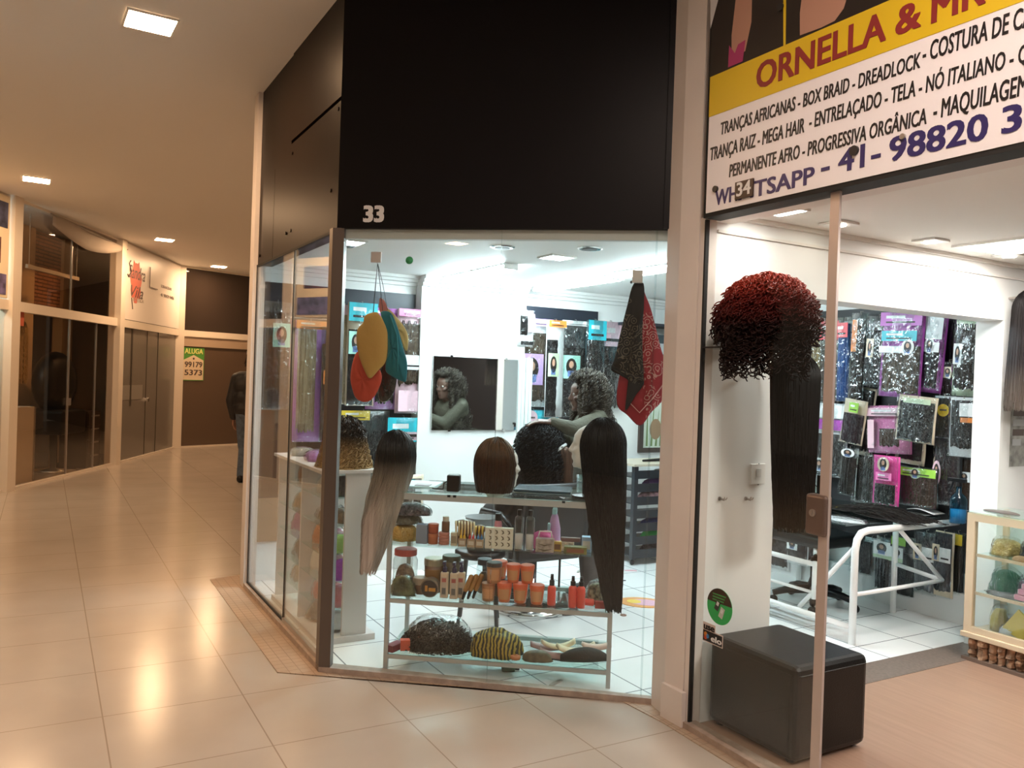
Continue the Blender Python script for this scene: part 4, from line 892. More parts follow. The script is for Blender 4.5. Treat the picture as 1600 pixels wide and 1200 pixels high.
def ri(px, sh, w):
    """where an item stands: shelf coordinate for a picture column, at depth w on shelf sh"""
    s, _ = at_r(px, 800, w); return s
def item(name, label, cat, px, sh, w, group=None, rz=0.0):
    z = (RH if sh == 3 else SHZ[sh]) + 0.0005
    py = {0: 1005, 1: 925, 2: 835, 3: 755}[sh]
    s, _ = at_r(px, py, w)
    return thing(name, label, cat, RK(s, w, z), ANG_R + rz, group)
def wide(px0, px1, w=0.05):
    return (px1 - px0) / FOCAL_PX * (4.25 + w)
def P(name, c, **k): return mat(name, c, **k)
JARO = P('orange_jar', (0.72, 0.17, 0.05), rough=0.35); LABO = P('tan_jar_label', (0.62, 0.30, 0.13), rough=0.5); BROWNJ = P('brown_jar', (0.16, 0.075, 0.035), rough=0.3, coat=0.3)
def jar(label, px, sh, w, r, h, body, lid, lab=None, group=None, z=0.0, taper=0.9, lidh=0.22, name='jar', over=1.04):
    t = item(name, label, 'jar', px, sh, w, group); t.location.z += z
    q = MB(); q.lathe([(r * taper * 0.93, 0), (r * taper, h * 0.05), (r, h * (1 - lidh)), (r * 0.95, h * (1 - lidh) + 0.002)], (0, 0, 0), 22); q.build('body', body, t, smooth=True)
    q = MB(); q.lathe([(r * over, h * (1 - lidh)), (r * over, h * 0.97), (r * over * 0.94, h)], (0, 0, 0), 22); q.build('lid', lid, t, smooth=False)
    if lab:
        q = MB(); n = 10; vs = []
        for k in range(n + 1):
            a = -PI / 2 + (k / n - 0.5) * 1.7
            for f_ in (0.16, 0.70):
                rr = r * (taper + (1 - taper) * f_ / (1 - lidh)) + 0.0012; vs.append((rr * math.cos(a) * (1 if f_ > .5 else 1), rr * math.sin(a), h * f_))
        q.add(vs, [(2 * k, 2 * k + 2, 2 * k + 3, 2 * k + 1) for k in range(n)])
        m_ = q.build('label', lab, t); sol = m_.modifiers.new('thick', 'SOLIDIFY'); sol.thickness = 0.001
    return t
def bottle(label, px, sh, w, r, h, body, cap, group=None, neck=0.35, caph=0.18, liquid=None, spray=False, lie=None, name='bottle'):
    t = item(name, label, 'bottle', px, sh, w, group)
    hb = h * (1 - caph)
    q = MB(); q.lathe([(r * 0.9, 0), (r, h * 0.03), (r, hb * 0.86), (r * 0.9, hb * 0.93), (r * neck, hb * 0.97), (r * neck, hb)], (0, 0, 0), 18); q.build('body', body, t, smooth=True)
    q = MB()
    if spray:
        q.lathe([(r * 0.62, hb), (r * 0.62, hb + h * caph * 0.45), (r * 0.40, hb + h * caph * 0.5), (r * 0.36, h)], (0, 0, 0), 14); q.box(-0.006, 0.006, -r * 0.75, 0, h - 0.016, h - 0.004)
    else: q.lathe([(r * max(0.55, neck + 0.1), hb - 0.002), (r * max(0.55, neck + 0.1), h * 0.985), (r * max(0.5, neck), h)], (0, 0, 0), 14)
    q.build('cap', cap, t)
    if liquid:
        q = MB(); q.lathe([(r * 0.82, 0.004), (r * 0.86, hb * 0.45)], (0, 0, 0), 14); q.build('liquid', liquid, t, smooth=True)
    if lie is not None:
        t.rotation_euler = (0, PI / 2, ANG_R + lie); t.location.z += r
    return t
def carton(label, px, sh, w, wd, dp, h, m, band=None, group=None, rz=0.0, name='carton', cat='box', z=0.0):
    t = item(name, label, cat, px, sh, w, group, rz); t.location.z += z
    q = MB(); q.box(-wd / 2, wd / 2, -dp / 2, dp / 2, 0, h); q.build('body', m, t, bevel=0.0015)
    if band:
        q = MB(); q.box(-wd * 0.38, wd * 0.38, -dp / 2 - 0.001, -dp / 2, h * 0.2, h * 0.75); q.build('label', band, t)
    return t
def mound(t, name, m, w, d, h, seed=0, lumps=0.25, n=26, freq=3.0, z0=0.0, smooth=True):
    """a soft heap: bag, cloth bundle or hair heap resting on its base"""
    rs = random.Random(seed); ph = [rs.uniform(0, 6.28) for _ in range(8)]
    rings = []
    for j in range(11):
        f_ = j / 10; a = f_ * PI / 2; rr = math.cos(a) ** 0.6 if j < 10 else 0.05; zz = h * math.sin(a) ** 0.9
        ring = []
        for k in range(n):
            b_ = 2 * PI * k / n; q_ = 1 + lumps * rs.uniform(-0.25, 0.25) + lumps * (0.5 * math.sin(freq * b_ + ph[0] + 2 * f_) + 0.35 * math.sin(2 * freq * b_ + ph[1] - 3 * f_) + 0.25 * math.sin(3.3 * freq * b_ + ph[2]))
            ring.append((w / 2 * rr * q_ * math.cos(b_), d / 2 * rr * q_ * math.sin(b_), z0 + zz * (1 + lumps * 0.6 * math.sin(2 * b_ + ph[3]) * (1 - f_))))
        rings.append(ring)
    q = MB(); q.loft(rings); return q.build(name, m, t, smooth=smooth)

# ---- upper shelf
t = item('tinsel_bag', 'bag of gold tinsel hair at the foot of the bag pile on the rack', 'bag', 632, 2, 0.12, 'bag pile on the upper shelf')
mound(t, 'tinsel', mat('gold_tinsel', (0.62, 0.36, 0.06), 0.25, metal=0.6, bump=(120, 1.0)), 0.145, 0.12, 0.085, 1, 0.2); mound(t, 'bag', FILM2, 0.155, 0.13, 0.092, 1, 0.2)
t = item('tinsel_bag', 'clear bag of dark olive thread in the middle of the bag pile', 'bag', 634, 2, 0.13, 'bag pile on the upper shelf'); t.location.z += 0.088
mound(t, 'thread', mat('olive_thread', (0.10, 0.085, 0.04), 0.5, bump=(90, 1.0)), 0.15, 0.11, 0.045, 2, 0.25); mound(t, 'bag', FILM2, 0.16, 0.12, 0.050, 2, 0.25)
t = item('bead_bag', 'shiny bag of dark beads lying on top of the bag pile', 'bag', 643, 2, 0.13, 'bag pile on the upper shelf'); t.location.z += 0.136
mound(t, 'beads', mat('mixed_beads', (0.07, 0.05, 0.06), 0.25, vary=0.9, vscale=60, bump=(70, 1.0)), 0.185, 0.12, 0.055, 3, 0.15); mound(t, 'bag', FILM2, 0.20, 0.13, 0.064, 3, 0.15)
carton('slate blue tin beside the bag pile on the upper shelf', 660, 2, 0.06, wide(652, 669), 0.05, 0.10, P('slate_blue', (0.22, 0.26, 0.34), rough=0.5), name='tin')
jar('rust orange jar standing under its twin next to the slate blue tin', 677, 2, 0.06, wide(669, 685) / 2, 0.055, P('rust_jar', (0.42, 0.12, 0.05), rough=0.4), P('rust_lid', (0.50, 0.16, 0.07), rough=0.4), group='two rust jars', taper=1.0, lidh=0.3)
jar('rust red jar on top of its twin next to the slate blue tin', 677, 2, 0.06, wide(669, 685) / 2, 0.050, P('rust_jar_2', (0.36, 0.07, 0.03), rough=0.4), P('rust_lid_2', (0.42, 0.10, 0.05), rough=0.4), group='two rust jars', z=0.056, taper=1.0, lidh=0.3)
for k, nm in enumerate(('lowest', 'second lowest', 'third lowest', 'topmost')):
    t = item('round_tin', '%s of the four flat pink tins in a stack' % nm, 'tin', 694, 2, 0.06, 'stack of flat pink tins'); t.location.z += 0.0165 * k
    q = MB(); q.lathe([(0.026, 0), (0.029, 0.003), (0.029, 0.012), (0.026, 0.016)], (0, 0, 0), 22); q.build('body', P('dusty_pink_tin', (0.50, 0.20, 0.15), rough=0.4), t)
t = bottle('small brown bottle with a pale cap standing on the pink tins', 696, 2, 0.06, 0.021, 0.080, BROWNJ, P('pale_cap', (0.55, 0.50, 0.40), rough=0.4), caph=0.28, neck=0.7); t.location.z += 0.067
carton('small cream carton with a white lid between the tins and the yellow-nozzle bottles', 710, 2, 0.05, wide(705, 715), 0.03, 0.068, P('cream_carton', (0.55, 0.48, 0.34), rough=0.5), P('carton_print', (0.30, 0.24, 0.16), rough=0.5))
for k, (px, lab, nz) in enumerate(((723, 'glue box with two yellow nozzles, beside the cream carton', 'yellow_nozzle'), (737, 'glue box with red caps, middle of three small boxes', 'red_nozzle'), (750, 'glue box with blue caps, beside the eyelash card', 'blue_nozzle'))):
    t = item('glue_box', lab, 'box', px, 2, 0.045, 'small glue boxes')
    q = MB(); q.box(-0.020, 0.020, -0.014, 0.014, 0, 0.040); q.build('box', P('glue_box', (0.40, 0.28, 0.18), rough=0.5), t)
    q = MB(); q.box(-0.014, 0.014, -0.0152, -0.014, 0.010, 0.030); q.build('label', P('glue_label', (0.62, 0.55, 0.45), rough=0.5), t)
    for s_ in (-0.009, 0.009):
        q = MB(); q.lathe([(0.007, 0.040), (0.007, 0.052), (0.003, 0.058), (0.002, 0.085 if k == 0 else 0.066)], (s_, 0, 0), 10); q.build('nozzle', P(nz, ((0.85, 0.55, 0.05), (0.55, 0.06, 0.05), (0.06, 0.22, 0.45))[k], rough=0.4), t)
t = item('hair_claw', 'cream and brown hair claw with long teeth behind the glue boxes', 'hair clip', 726, 2, 0.10); t.location.z += 0.002
q = MB(); q.ball((0, 0, 0.105), 0.05, 14, 1.1, 0.6, 0.45); q.box(-0.035, 0.035, -0.01, 0.01, 0, 0.09); q.build('spine', BROWNJ, t, smooth=True)
for k in range(7):
    q = MB(); x = -0.045 + k * 0.016; q.tube([(x, -0.02, 0.120), (x + 0.004, -0.036, 0.10), (x + 0.006, -0.040, 0.065), (x + 0.004, -0.034, 0.045)], [0.005, 0.006, 0.005, 0.002], 6); q.build('tooth', P('cream_horn', (0.72, 0.58, 0.34), rough=0.3), t, smooth=True)
t = item('hair_claw', 'brown hair claw with yellow teeth next to the eyelash card', 'hair clip', 750, 2, 0.10)
q = MB(); q.ball((0, 0, 0.085), 0.035, 12, 1, 0.6, 0.6); q.box(-0.02, 0.02, -0.01, 0.01, 0, 0.08); q.build('spine', BROWNJ, t, smooth=True)
for k in range(3):
    q = MB(); x = -0.02 + k * 0.018; q.tube([(x, -0.015, 0.10), (x, -0.030, 0.08), (x, -0.028, 0.05)], [0.005, 0.005, 0.002], 6); q.build('tooth', P('amber_horn', (0.70, 0.45, 0.06), rough=0.3), t, smooth=True)
# eyelash card box
t = item('eyelash_box', 'white box showing three rows of dark false eyelashes', 'box', 780, 2, 0.035)
wd = wide(758, 801, 0.035)
q = MB(); q.box(-wd / 2, wd / 2, -0.012, 0.020, 0, 0.108); q.build('box', P('cream_white_card', (0.74, 0.70, 0.58), rough=0.4), t, bevel=0.002)
for r_ in range(3):
    for c_ in range(4):
        q = MB(); cx = -wd / 2 + wd * (0.17 + 0.22 * c_); cz = 0.024 + 0.031 * r_
        q.tube([(cx - 0.004, -0.0135, cz + 0.011), (cx + 0.006, -0.0135, cz + 0.006), (cx + 0.008, -0.0135, cz - 0.003), (cx - 0.001, -0.0135, cz - 0.010)], [0.0015, 0.0034, 0.0034, 0.001], 6); q.build('lash', P('brown_lash', (0.12, 0.09, 0.05), rough=0.6), t)
bottle('pink bottle with a black cap peeking over the eyelash box', 778, 2, 0.10, 0.020, 0.17, P('pink_lotion', (0.65, 0.25, 0.30), rough=0.35), BLACK, caph=0.20, neck=0.8)
LIQ = P('clear_liquid', (0.75, 0.66, 0.62), rough=0.1)
for px, lab in ((811, 'tall clear bottle with black cap beside the eyelash box'), (828, 'tall clear bottle with black cap beside the small white lash box')):
    bottle(lab, px, 2, 0.045, 0.0235, 0.205, CLEARP, BLACK, 'two tall clear bottles', caph=0.13, neck=0.45, liquid=LIQ)
t = item('bag', 'crumpled bright pink bag behind the small white lash box', 'bag', 850, 2, 0.12); mound(t, 'body', mat('pink_bag', (0.70, 0.12, 0.36), 0.4, bump=(30, 0.6)), 0.12, 0.08, 0.09, 5)
t = item('eyelash_box', 'small open box of false eyelashes with a white hinged lid', 'box', 852, 2, 0.03)
q = MB(); q.box(-0.046, 0.046, -0.025, 0.025, 0, 0.068); q.build('box', P('grey_lilac_box', (0.40, 0.34, 0.30), rough=0.35, vary=0.4, vscale=40), t, bevel=0.003)
q = MB(); q.tube([(-0.036, 0.02, 0.068), (-0.03, 0.026, 0.098), (0.028, 0.026, 0.098), (0.034, 0.02, 0.068)], 0.004, 8); q.build('lid', WPLAS, t, smooth=True)
for k in range(2):
    q = MB(); q.tube([(-0.035, -0.026, 0.018 + 0.026 * k), (0.0, -0.028, 0.010 + 0.026 * k), (0.035, -0.026, 0.018 + 0.026 * k)], [0.001, 0.004, 0.001], 6); q.build('lash', P('brown_lash', (0.12, 0.09, 0.05), rough=0.6), t)
t = item('spray_bottle', 'lilac and aqua spray bottle behind the lash boxes', 'bottle', 866, 2, 0.20)
q = MB(); q.lathe([(0.030, 0), (0.034, 0.01), (0.032, 0.09), (0.020, 0.15), (0.013, 0.17)], (0, 0, 0), 16); q.build('body', P('lilac_bottle', (0.62, 0.36, 0.60), rough=0.35), t, smooth=True)
q = MB(); q.box(-0.012, 0.012, -0.045, 0.015, 0.17, 0.20); q.box(-0.035, -0.02, -0.034, 0.0, 0.05, 0.12); q.build('trigger', P('aqua_trigger', (0.40, 0.66, 0.70), rough=0.4), t, bevel=0.004)
carton('flat clear box of lashes beside the small white lash box', 886, 2, 0.10, 0.075, 0.06, 0.045, P('pale_lash_box', (0.55, 0.48, 0.40), rough=0.3, vary=0.5, vscale=50))
carton('long narrow brown box lying on the clear lash box', 892, 2, 0.10, 0.10, 0.03, 0.020, P('dark_mauve_box', (0.20, 0.12, 0.12), rough=0.4), z=0.046)
carton('olive green tray at the shelf front beneath the long black hair', 900, 2, 0.03, 0.115, 0.05, 0.036, P('olive_tray', (0.17, 0.17, 0.05), rough=0.5, vary=0.4, vscale=25), P('brown_print', (0.25, 0.10, 0.05), rough=0.5))
carton('small box with a light blue label next to the long black hair', 917, 2, 0.09, 0.05, 0.05, 0.078, P('white_blue_box', (0.38, 0.55, 0.78), rough=0.4), WPLAS)
carton('small amber box standing between the lash box and the olive tray', 872, 2, 0.06, 0.04, 0.03, 0.05, P('amber_box', (0.55, 0.36, 0.08), rough=0.4), BROWNJ)

# ---- middle shelf
t = item('storage_jar', 'big clear jar with a red lid full of wooden beads', 'jar', 632, 1, 0.13)
q = MB(); q.lathe([(0.062, 0), (0.066, 0.01), (0.066, 0.17), (0.055, 0.195), (0.055, 0.20)], (0, 0, 0), 24); q.build('body', CLEARP, t, smooth=True)
q = MB(); q.lathe([(0.060, 0.195), (0.060, 0.225), (0.055, 0.228)], (0, 0, 0), 24); q.build('lid', P('red_jar_lid', (0.45, 0.07, 0.06), rough=0.4), t)
mound(t, 'beads', mat('wooden_beads', (0.22, 0.13, 0.08), 0.45, vary=0.7, vscale=45, bump=(60, 1.0)), 0.112, 0.112, 0.145, 8, 0.05)
t = item('bag', 'green and brown bag of hair rings in front of the red-lidded jar', 'bag', 630, 1, 0.05); mound(t, 'body', mat('green_brown_bag', (0.10, 0.11, 0.04), 0.4, vary=0.6, vscale=18, bump=(40, 0.8)), 0.12, 0.06, 0.10, 9); mound(t, 'film', FILM2, 0.13, 0.066, 0.108, 9)
jar('dark brown jar with a silver lid at the shelf back', 677, 1, 0.16, 0.052, 0.18, BROWNJ, P('champagne_lid', (0.45, 0.40, 0.30), rough=0.3, metal=0.6), P('brown_orange_label', (0.30, 0.15, 0.04), rough=0.5), lidh=0.2)
jar('brown jar with an olive lid behind the three pump bottles', 704, 1, 0.16, 0.048, 0.20, P('smoky_jar', (0.14, 0.12, 0.09), rough=0.25), P('dark_olive_lid', (0.08, 0.09, 0.06), rough=0.4), lidh=0.15)
jar('squat brown tub with a tan lid behind the round black tub', 657, 1, 0.11, 0.040, 0.085, BROWNJ, P('tan_lid', (0.42, 0.33, 0.24), rough=0.4), lidh=0.4)
t = item('round_tub', 'black round tub on its side, showing an amber label, at the shelf front', 'jar', 672, 1, 0.05)
q = MB(); q.lathe([(0.044, -0.025), (0.049, -0.018), (0.049, 0.03), (0.044, 0.04)], (0, 0, 0.050), 24, 'y'); q.build('body', P('brown_rim', (0.20, 0.14, 0.09), rough=0.4), t)
q = MB(); q.lathe([(0.041, -0.029), (0.043, -0.025)], (0, 0, 0.050), 24, 'y'); q.build('lid', P('black_lid', (0.03, 0.018, 0.012), rough=0.3), t)
q = MB(); q.box(-0.002, 0.034, -0.031, -0.029, 0.036, 0.054); q.box(-0.022, -0.008, -0.0305, -0.029, 0.035, 0.065); q.build('label', P('amber_print', (0.55, 0.26, 0.04), rough=0.5), t)
PUMPW = P('cream_bottle', (0.70, 0.55, 0.40), rough=0.4); NAVYC = P('navy_pump', (0.035, 0.025, 0.08), rough=0.4)
for px, w, lab in ((694, 0.05, 'cream pump bottle with a navy top beside the round black tub'), (709, 0.045, 'cream pump bottle with a printed front, middle of the three'), (720, 0.07, 'cream pump bottle with a navy top nearest the brown droppers')):
    t = item('pump_bottle', lab, 'bottle', px, 1, w, 'three cream pump bottles')
    q = MB(); q.box(-0.021, 0.021, -0.014, 0.014, 0, 0.135); q.build('body', PUMPW, t, bevel=0.006)
    q = MB(); q.lathe([(0.012, 0.135), (0.012, 0.158), (0.007, 0.162), (0.006, 0.182)], (0, 0, 0), 14); q.box(-0.007, 0.007, -0.028, 0.008, 0.178, 0.192); q.build('pump', NAVYC, t)
    q = MB(); q.box(-0.014, 0.014, -0.0155, -0.014, 0.015, 0.11)
    q.mi = 1; q.box(-0.011, 0.011, -0.0162, -0.0155, 0.085, 0.105); q.mi = 2; q.box(-0.010, 0.010, -0.0162, -0.0155, 0.022, 0.055); q.build('label', [P('beige_label', (0.52, 0.42, 0.34), rough=0.5), P('red_print', (0.42, 0.10, 0.08), rough=0.5), P('grey_print', (0.14, 0.13, 0.12), rough=0.5)], t)
for k, (px, lab) in enumerate(((730, 'brown dropper bottle leaning over, beside the pump bottles'), (738, 'brown dropper bottle leaning over, middle of three'), (746, 'brown dropper bottle leaning over, beside the brown jars'))):
    t = item('dropper_bottle', lab, 'bottle', px - 6, 1, 0.035 + 0.015 * k, 'leaning brown droppers')
    a = 0.55; 
    q = MB(); q.cone((0.035, 0.02, 0.115), (0.012, 0.0, 0.052), 0.014, 0.013); q.build('body', P('amber_bottle', (0.34, 0.16, 0.04), rough=0.25), t, smooth=True)
    q = MB(); q.cone((0.010, 0.0, 0.046), (0.0, -0.006, 0.009), 0.010, 0.007); q.build('cap', BLACK, t, smooth=True)
t = item('storage_jar', 'clear jar with a navy lid behind the leaning brown droppers', 'jar', 756, 1, 0.22)
q = MB(); q.lathe([(0.040, 0), (0.044, 0.01), (0.044, 0.13), (0.036, 0.15)], (0, 0, 0), 20); q.build('body', CLEARP, t, smooth=True)
q = MB(); q.lathe([(0.040, 0.148), (0.040, 0.178), (0.036, 0.18)], (0, 0, 0), 20); q.build('lid', P('navy_lid', (0.03, 0.035, 0.06), rough=0.3), t)
mound(t, 'filling', P('grey_brown_filling', (0.22, 0.15, 0.10), rough=0.5, vary=0.4, vscale=30), 0.078, 0.078, 0.11, 4, 0.05)
jar('tan-labelled brown jar on the shelf front, under the larger black-lidded one', 763, 1, 0.06, 0.035, 0.092, P('tan_jar', (0.42, 0.19, 0.075), rough=0.35), P('tan_jar_rim', (0.36, 0.15, 0.06), rough=0.4), LABO, group='tan jars', lidh=0.12)
jar('tan-labelled jar with a black lid standing on the tan jar', 771, 1, 0.07, 0.040, 0.105, P('tan_jar', (0.42, 0.19, 0.075), rough=0.35), P('charcoal_lid', (0.06, 0.05, 0.045), rough=0.4), LABO, group='tan jars', z=0.0925, lidh=0.2)
OJ = 'orange cream jars on the middle shelf'
for px, w, z, r, lab in ((788, 0.06, 0.0, 0.0385, 'orange cream jar in the bottom row, beside the tan jar'), (813, 0.06, 0.0, 0.0385, 'orange cream jar in the middle of the bottom row'), (839, 0.055, 0.0, 0.0375, 'orange cream jar at the bottom row end, beside the red spray bottle'),
                         (801, 0.075, 0.0995, 0.036, 'orange cream jar in the upper row, above the first two'), (823, 0.075, 0.0995, 0.036, 'orange cream jar in the upper row, above the middle and end ones'), (779, 0.17, 0.09, 0.042, 'orange cream jar peeking out at the back, over the black-lidded jar')):
    jar(lab, px, 1, w, r, 0.099 if z == 0 else 0.094, JARO, P('orange_lid', (0.78, 0.15, 0.06), rough=0.4), LABO, group=OJ, z=z, taper=0.80, lidh=0.2)
jar('dark jar under the orange jar at the shelf back', 782, 1, 0.17, 0.042, 0.089, BROWNJ, BLACK, lidh=0.2)
REDS = P('coral_bottle', (0.82, 0.10, 0.07), rough=0.35)
SB = 'coral spray bottles'
bottle('coral spray bottle with a black top standing alone after the orange jars', 862, 1, 0.05, 0.0215, 0.158, REDS, BLACK, SB, caph=0.36, neck=0.62, spray=True, name='spray_bottle')
bottle('coral spray bottle with a black top, first of the touching pair', 895, 1, 0.035, 0.0215, 0.158, REDS, BLACK, SB, caph=0.30, neck=0.62, spray=True, name='spray_bottle')
bottle('coral spray bottle with a black top, second of the touching pair', 908, 1, 0.035, 0.0215, 0.158, REDS, BLACK, SB, caph=0.30, neck=0.62, spray=True, name='spray_bottle')
bottle('coral spray bottle lying flat with its black top outward', 912, 1, 0.085, 0.018, 0.10, REDS, BLACK, SB, caph=0.42, neck=0.62, spray=True, lie=-0.1, name='spray_bottle')
t = item('film_bag', 'crumpled empty clear bag beside the lone coral spray bottle', 'bag', 876, 1, 0.10); mound(t, 'body', FILM2, 0.09, 0.07, 0.06, 12, 0.35)
t = item('bag', 'clear bag of gold and green hair rings beneath the long black hair', 'bag', 934, 1, 0.12); mound(t, 'rings', mat('ring_mix', (0.24, 0.22, 0.14), 0.35, vary=0.9, vscale=50, bump=(60, 1.0)), 0.12, 0.08, 0.085, 13, 0.2, z0=0.025); mound(t, 'film', FILM2, 0.14, 0.10, 0.13, 13, 0.2)
carton('small red box beside the clear bag of rings', 938, 1, 0.05, 0.05, 0.03, 0.035, P('dull_red_box', (0.40, 0.06, 0.05), rough=0.4))

# ---- lower shelf
t = item('hair_heap', 'heap of dark brown curly hair in a crumpled clear bag on the bottom shelf', 'hair', 683, 0, 0.16)
HDK = hairmat('hair_choc', (0.006, 0.004, 0.003), (0.020, 0.013, 0.010), 0.45)
n_ = 900; ph_ = rng.uniform(0, 2 * PI, n_); rr_ = np.sqrt(rng.uniform(0, 1, n_)); cz_ = rng.uniform(0.0, 1.0, n_)
base = np.stack([0.15 * rr_ * np.cos(ph_), 0.10 * rr_ * np.sin(ph_), 0.015 + 0.125 * (1 - rr_ ** 2) ** 0.5 * cz_], 1); tt = np.linspace(0, 1, 18)[None, :]
out_ = np.stack([np.cos(ph_), np.sin(ph_), -0.15 + 0 * ph_], 1)
Pn = base[:, None, :] + out_[:, None, :] * (tt[..., None] * 0.055); q_ = tt * 16 + rng.uniform(0, 6, n_)[:, None]
Pn[..., 0] += 0.012 * np.cos(q_); Pn[..., 1] += 0.012 * np.sin(q_); Pn[..., 2] = np.maximum(0.004, Pn[..., 2] + 0.008 * np.sin(q_ + 1) - 0.02 * tt ** 2)
ex = MB(); strand_obj('strands', Pn, 0.0035, HDK, t)
mound(t, 'core', HDK, 0.27, 0.19, 0.125, 21, 0.15)
mound(t, 'bag', FILM2, 0.34, 0.24, 0.165, 22, 0.18)
carton('flat orange-red box under the edge of the dark curly heap', 633, 0, 0.06, 0.05, 0.04, 0.055, P('vermilion_box', (0.62, 0.09, 0.04), rough=0.4), rz=0.3)
carton('maroon box in the bottom shelf corner', 617, 0, 0.05, 0.05, 0.10, 0.035, P('maroon_box', (0.18, 0.015, 0.03), rough=0.35), rz=-0.4)
t = item('comb', 'white wide-toothed comb in front of the dark curly heap', 'comb', 655, 0, 0.035)
q = MB(); q.box(-0.055, 0.055, 0.028, 0.048, 0, 0.006); q.build('spine', WPLAS, t)
for k in range(11):
    q = MB(); q.box(-0.053 + k * 0.0102, -0.049 + k * 0.0102, -0.03, 0.028, 0, 0.004); q.build('tooth', WPLAS, t)
t = item('turban_cloth', 'rumpled black and gold print turban beside the dark curly heap', 'cloth', 775, 0, 0.11)
GOLDP = bpy.data.materials.new('black_gold_print'); N_, L_, b_ = nt(GOLDP)
_tc = N_.new('ShaderNodeTexCoord'); _w = N_.new('ShaderNodeTexWave'); _w.inputs['Scale'].default_value = 16.0; _w.inputs['Distortion'].default_value = 6.0; _w.inputs['Detail'].default_value = 3
_r = N_.new('ShaderNodeValToRGB'); _r.color_ramp.elements[0].position = 0.42; _r.color_ramp.elements[1].position = 0.62; _r.color_ramp.elements[0].color = (0.03, 0.024, 0.008, 1); _r.color_ramp.elements[1].color = (0.42, 0.30, 0.04, 1)
L_.new(_tc.outputs['Object'], _w.inputs['Vector']); L_.new(_w.outputs['Color'], _r.inputs[0]); L_.new(_r.outputs[0], b_.inputs['Base Color']); b_.inputs['Roughness'].default_value = 0.6
mound(t, 'cloth', GOLDP, 0.27, 0.20, 0.12, 31, 0.16, 40, 5.0); mound(t, 'fold', GOLDP, 0.13, 0.12, 0.135, 33, 0.3, 30, 4.0)
t = item('cloth_cap', 'small brown patterned cap lying before the gold turban', 'cap', 840, 0, 0.05); mound(t, 'crown', mat('brown_cap_cloth', (0.13, 0.10, 0.055), 0.6, vary=0.5, vscale=25), 0.15, 0.08, 0.05, 41, 0.12)
t = item('scrunchie', 'small orange scrunchie between the gold turban and the brown cap', 'scrunchie', 806, 0, 0.035)
q = MB(); q.tube([(0.018 * math.cos(a), 0.018 * math.sin(a), 0.012) for a in [2 * PI * k / 14 for k in range(14)]], [0.010 + 0.002 * (k % 2) for k in range(14)], 8, True); q.build('body', P('terracotta_cloth', (0.50, 0.17, 0.06), rough=0.7), t, smooth=True)
def pad(label, px, w, ln, wd, h, m, rz, z=0.0, bend=0.02, name='satin_band', cat='headband'):
    t = item(name, label, cat, px, 0, w, 'folded headbands on the bottom shelf', rz); t.location.z += z
    q = MB(); q.slab(lambda a, c: ((a - 0.5) * ln, (c - 0.5) * wd, 0.006 + h * math.sin(PI * c) ** 0.6 + bend * (2 * a - 1) ** 2), 14, 6, lambda a, c: ((a - 0.5) * ln, (c - 0.5) * wd, bend * (2 * a - 1) ** 2))
    q.build('band', m, t, smooth=True); return t
CRM = P('cream_satin', (0.74, 0.62, 0.42), rough=0.45); MAU = P('mauve_satin', (0.36, 0.20, 0.19), rough=0.45)
pad('mauve headband folded at the back of the bottom shelf', 858, 0.20, 0.20, 0.05, 0.018, MAU, 0.15, 0.012)
pad('cream headband with an upturned end at the back of the bottom shelf', 872, 0.16, 0.18, 0.045, 0.016, CRM, 0.3, 0.034, 0.03)
pad('mauve headband lying before the upturned cream one', 872, 0.10, 0.19, 0.05, 0.02, MAU, -0.1, 0.004)
pad('cream headband curled beside the big dark pouch', 900, 0.12, 0.20, 0.06, 0.022, CRM, 0.35, 0.028, 0.03)
pad('cream and mauve headband on top of the dark pouch, by the rack leg', 932, 0.13, 0.15, 0.05, 0.018, P('rose_beige_satin', (0.58, 0.42, 0.34), rough=0.45), 0.25, 0.055, 0.015)
t = item('dark_pouch', 'dark grey crescent pouch at the front of the bottom shelf by the rack leg', 'pouch', 916, 0, 0.055)
q = MB(); n_ = 22
rings = []
for k in range(n_ + 1):
    f_ = k / n_; hh = 0.004 + 0.034 * math.sin(PI * min(0.98, 0.05 + 0.95 * f_)) ** 0.55; wv = 0.012 + 0.03 * math.sin(PI * f_) ** 0.7; x = -0.13 + 0.25 * f_; zc = hh + 0.022 * f_ ** 2 + 0.002
    rings.append([(x, wv * math.cos(2 * PI * j / 14), zc + hh * math.sin(2 * PI * j / 14)) for j in range(14)])
q.loft(rings); q.build('body', mat('charcoal_felt', (0.026, 0.024, 0.020), 0.8, bump=(80, 0.3)), t, smooth=True)
q = MB(); q.tube([(-0.12, 0, 0.006), (-0.17, -0.005, 0.012), (-0.21, 0.0, 0.006)], 0.004, 6); q.build('strap', BLACK, t, smooth=True)

# ---- on the rack top
t = item('speaker_box', 'small black box with a cable on the glass rack top', 'box', 709, 3, 0.06)
q = MB(); q.box(-0.033, 0.033, -0.03, 0.03, 0, 0.088); q.build('body', BLACK, t, bevel=0.008)
q = MB(); q.tube([(-0.033, 0.01, 0.05), (-0.055, 0.02, 0.04), (-0.06, 0.02, 0.006), (-0.12, 0.03, 0.005)], 0.0035, 6); q.build('cable', BLACK, t, smooth=True)
t = item('paper_stack', 'pale blue papers lying on the rack top beside the ombre wig', 'paper', 660, 3, 0.26)
q = MB(); q.box(-0.10, 0.09, -0.12, 0.12, 0, 0.006); q.build('sheets', P('pale_blue_paper', (0.62, 0.80, 0.84), rough=0.5), t)
q = MB(); q.box(-0.02, 0.06, -0.10, -0.03, 0.006, 0.010); q.build('card', P('grey_card', (0.42, 0.44, 0.48), rough=0.5), t)
t = item('tablet_case', 'flat dark case lying on the rack top before the seated client', 'case', 850, 3, 0.27)
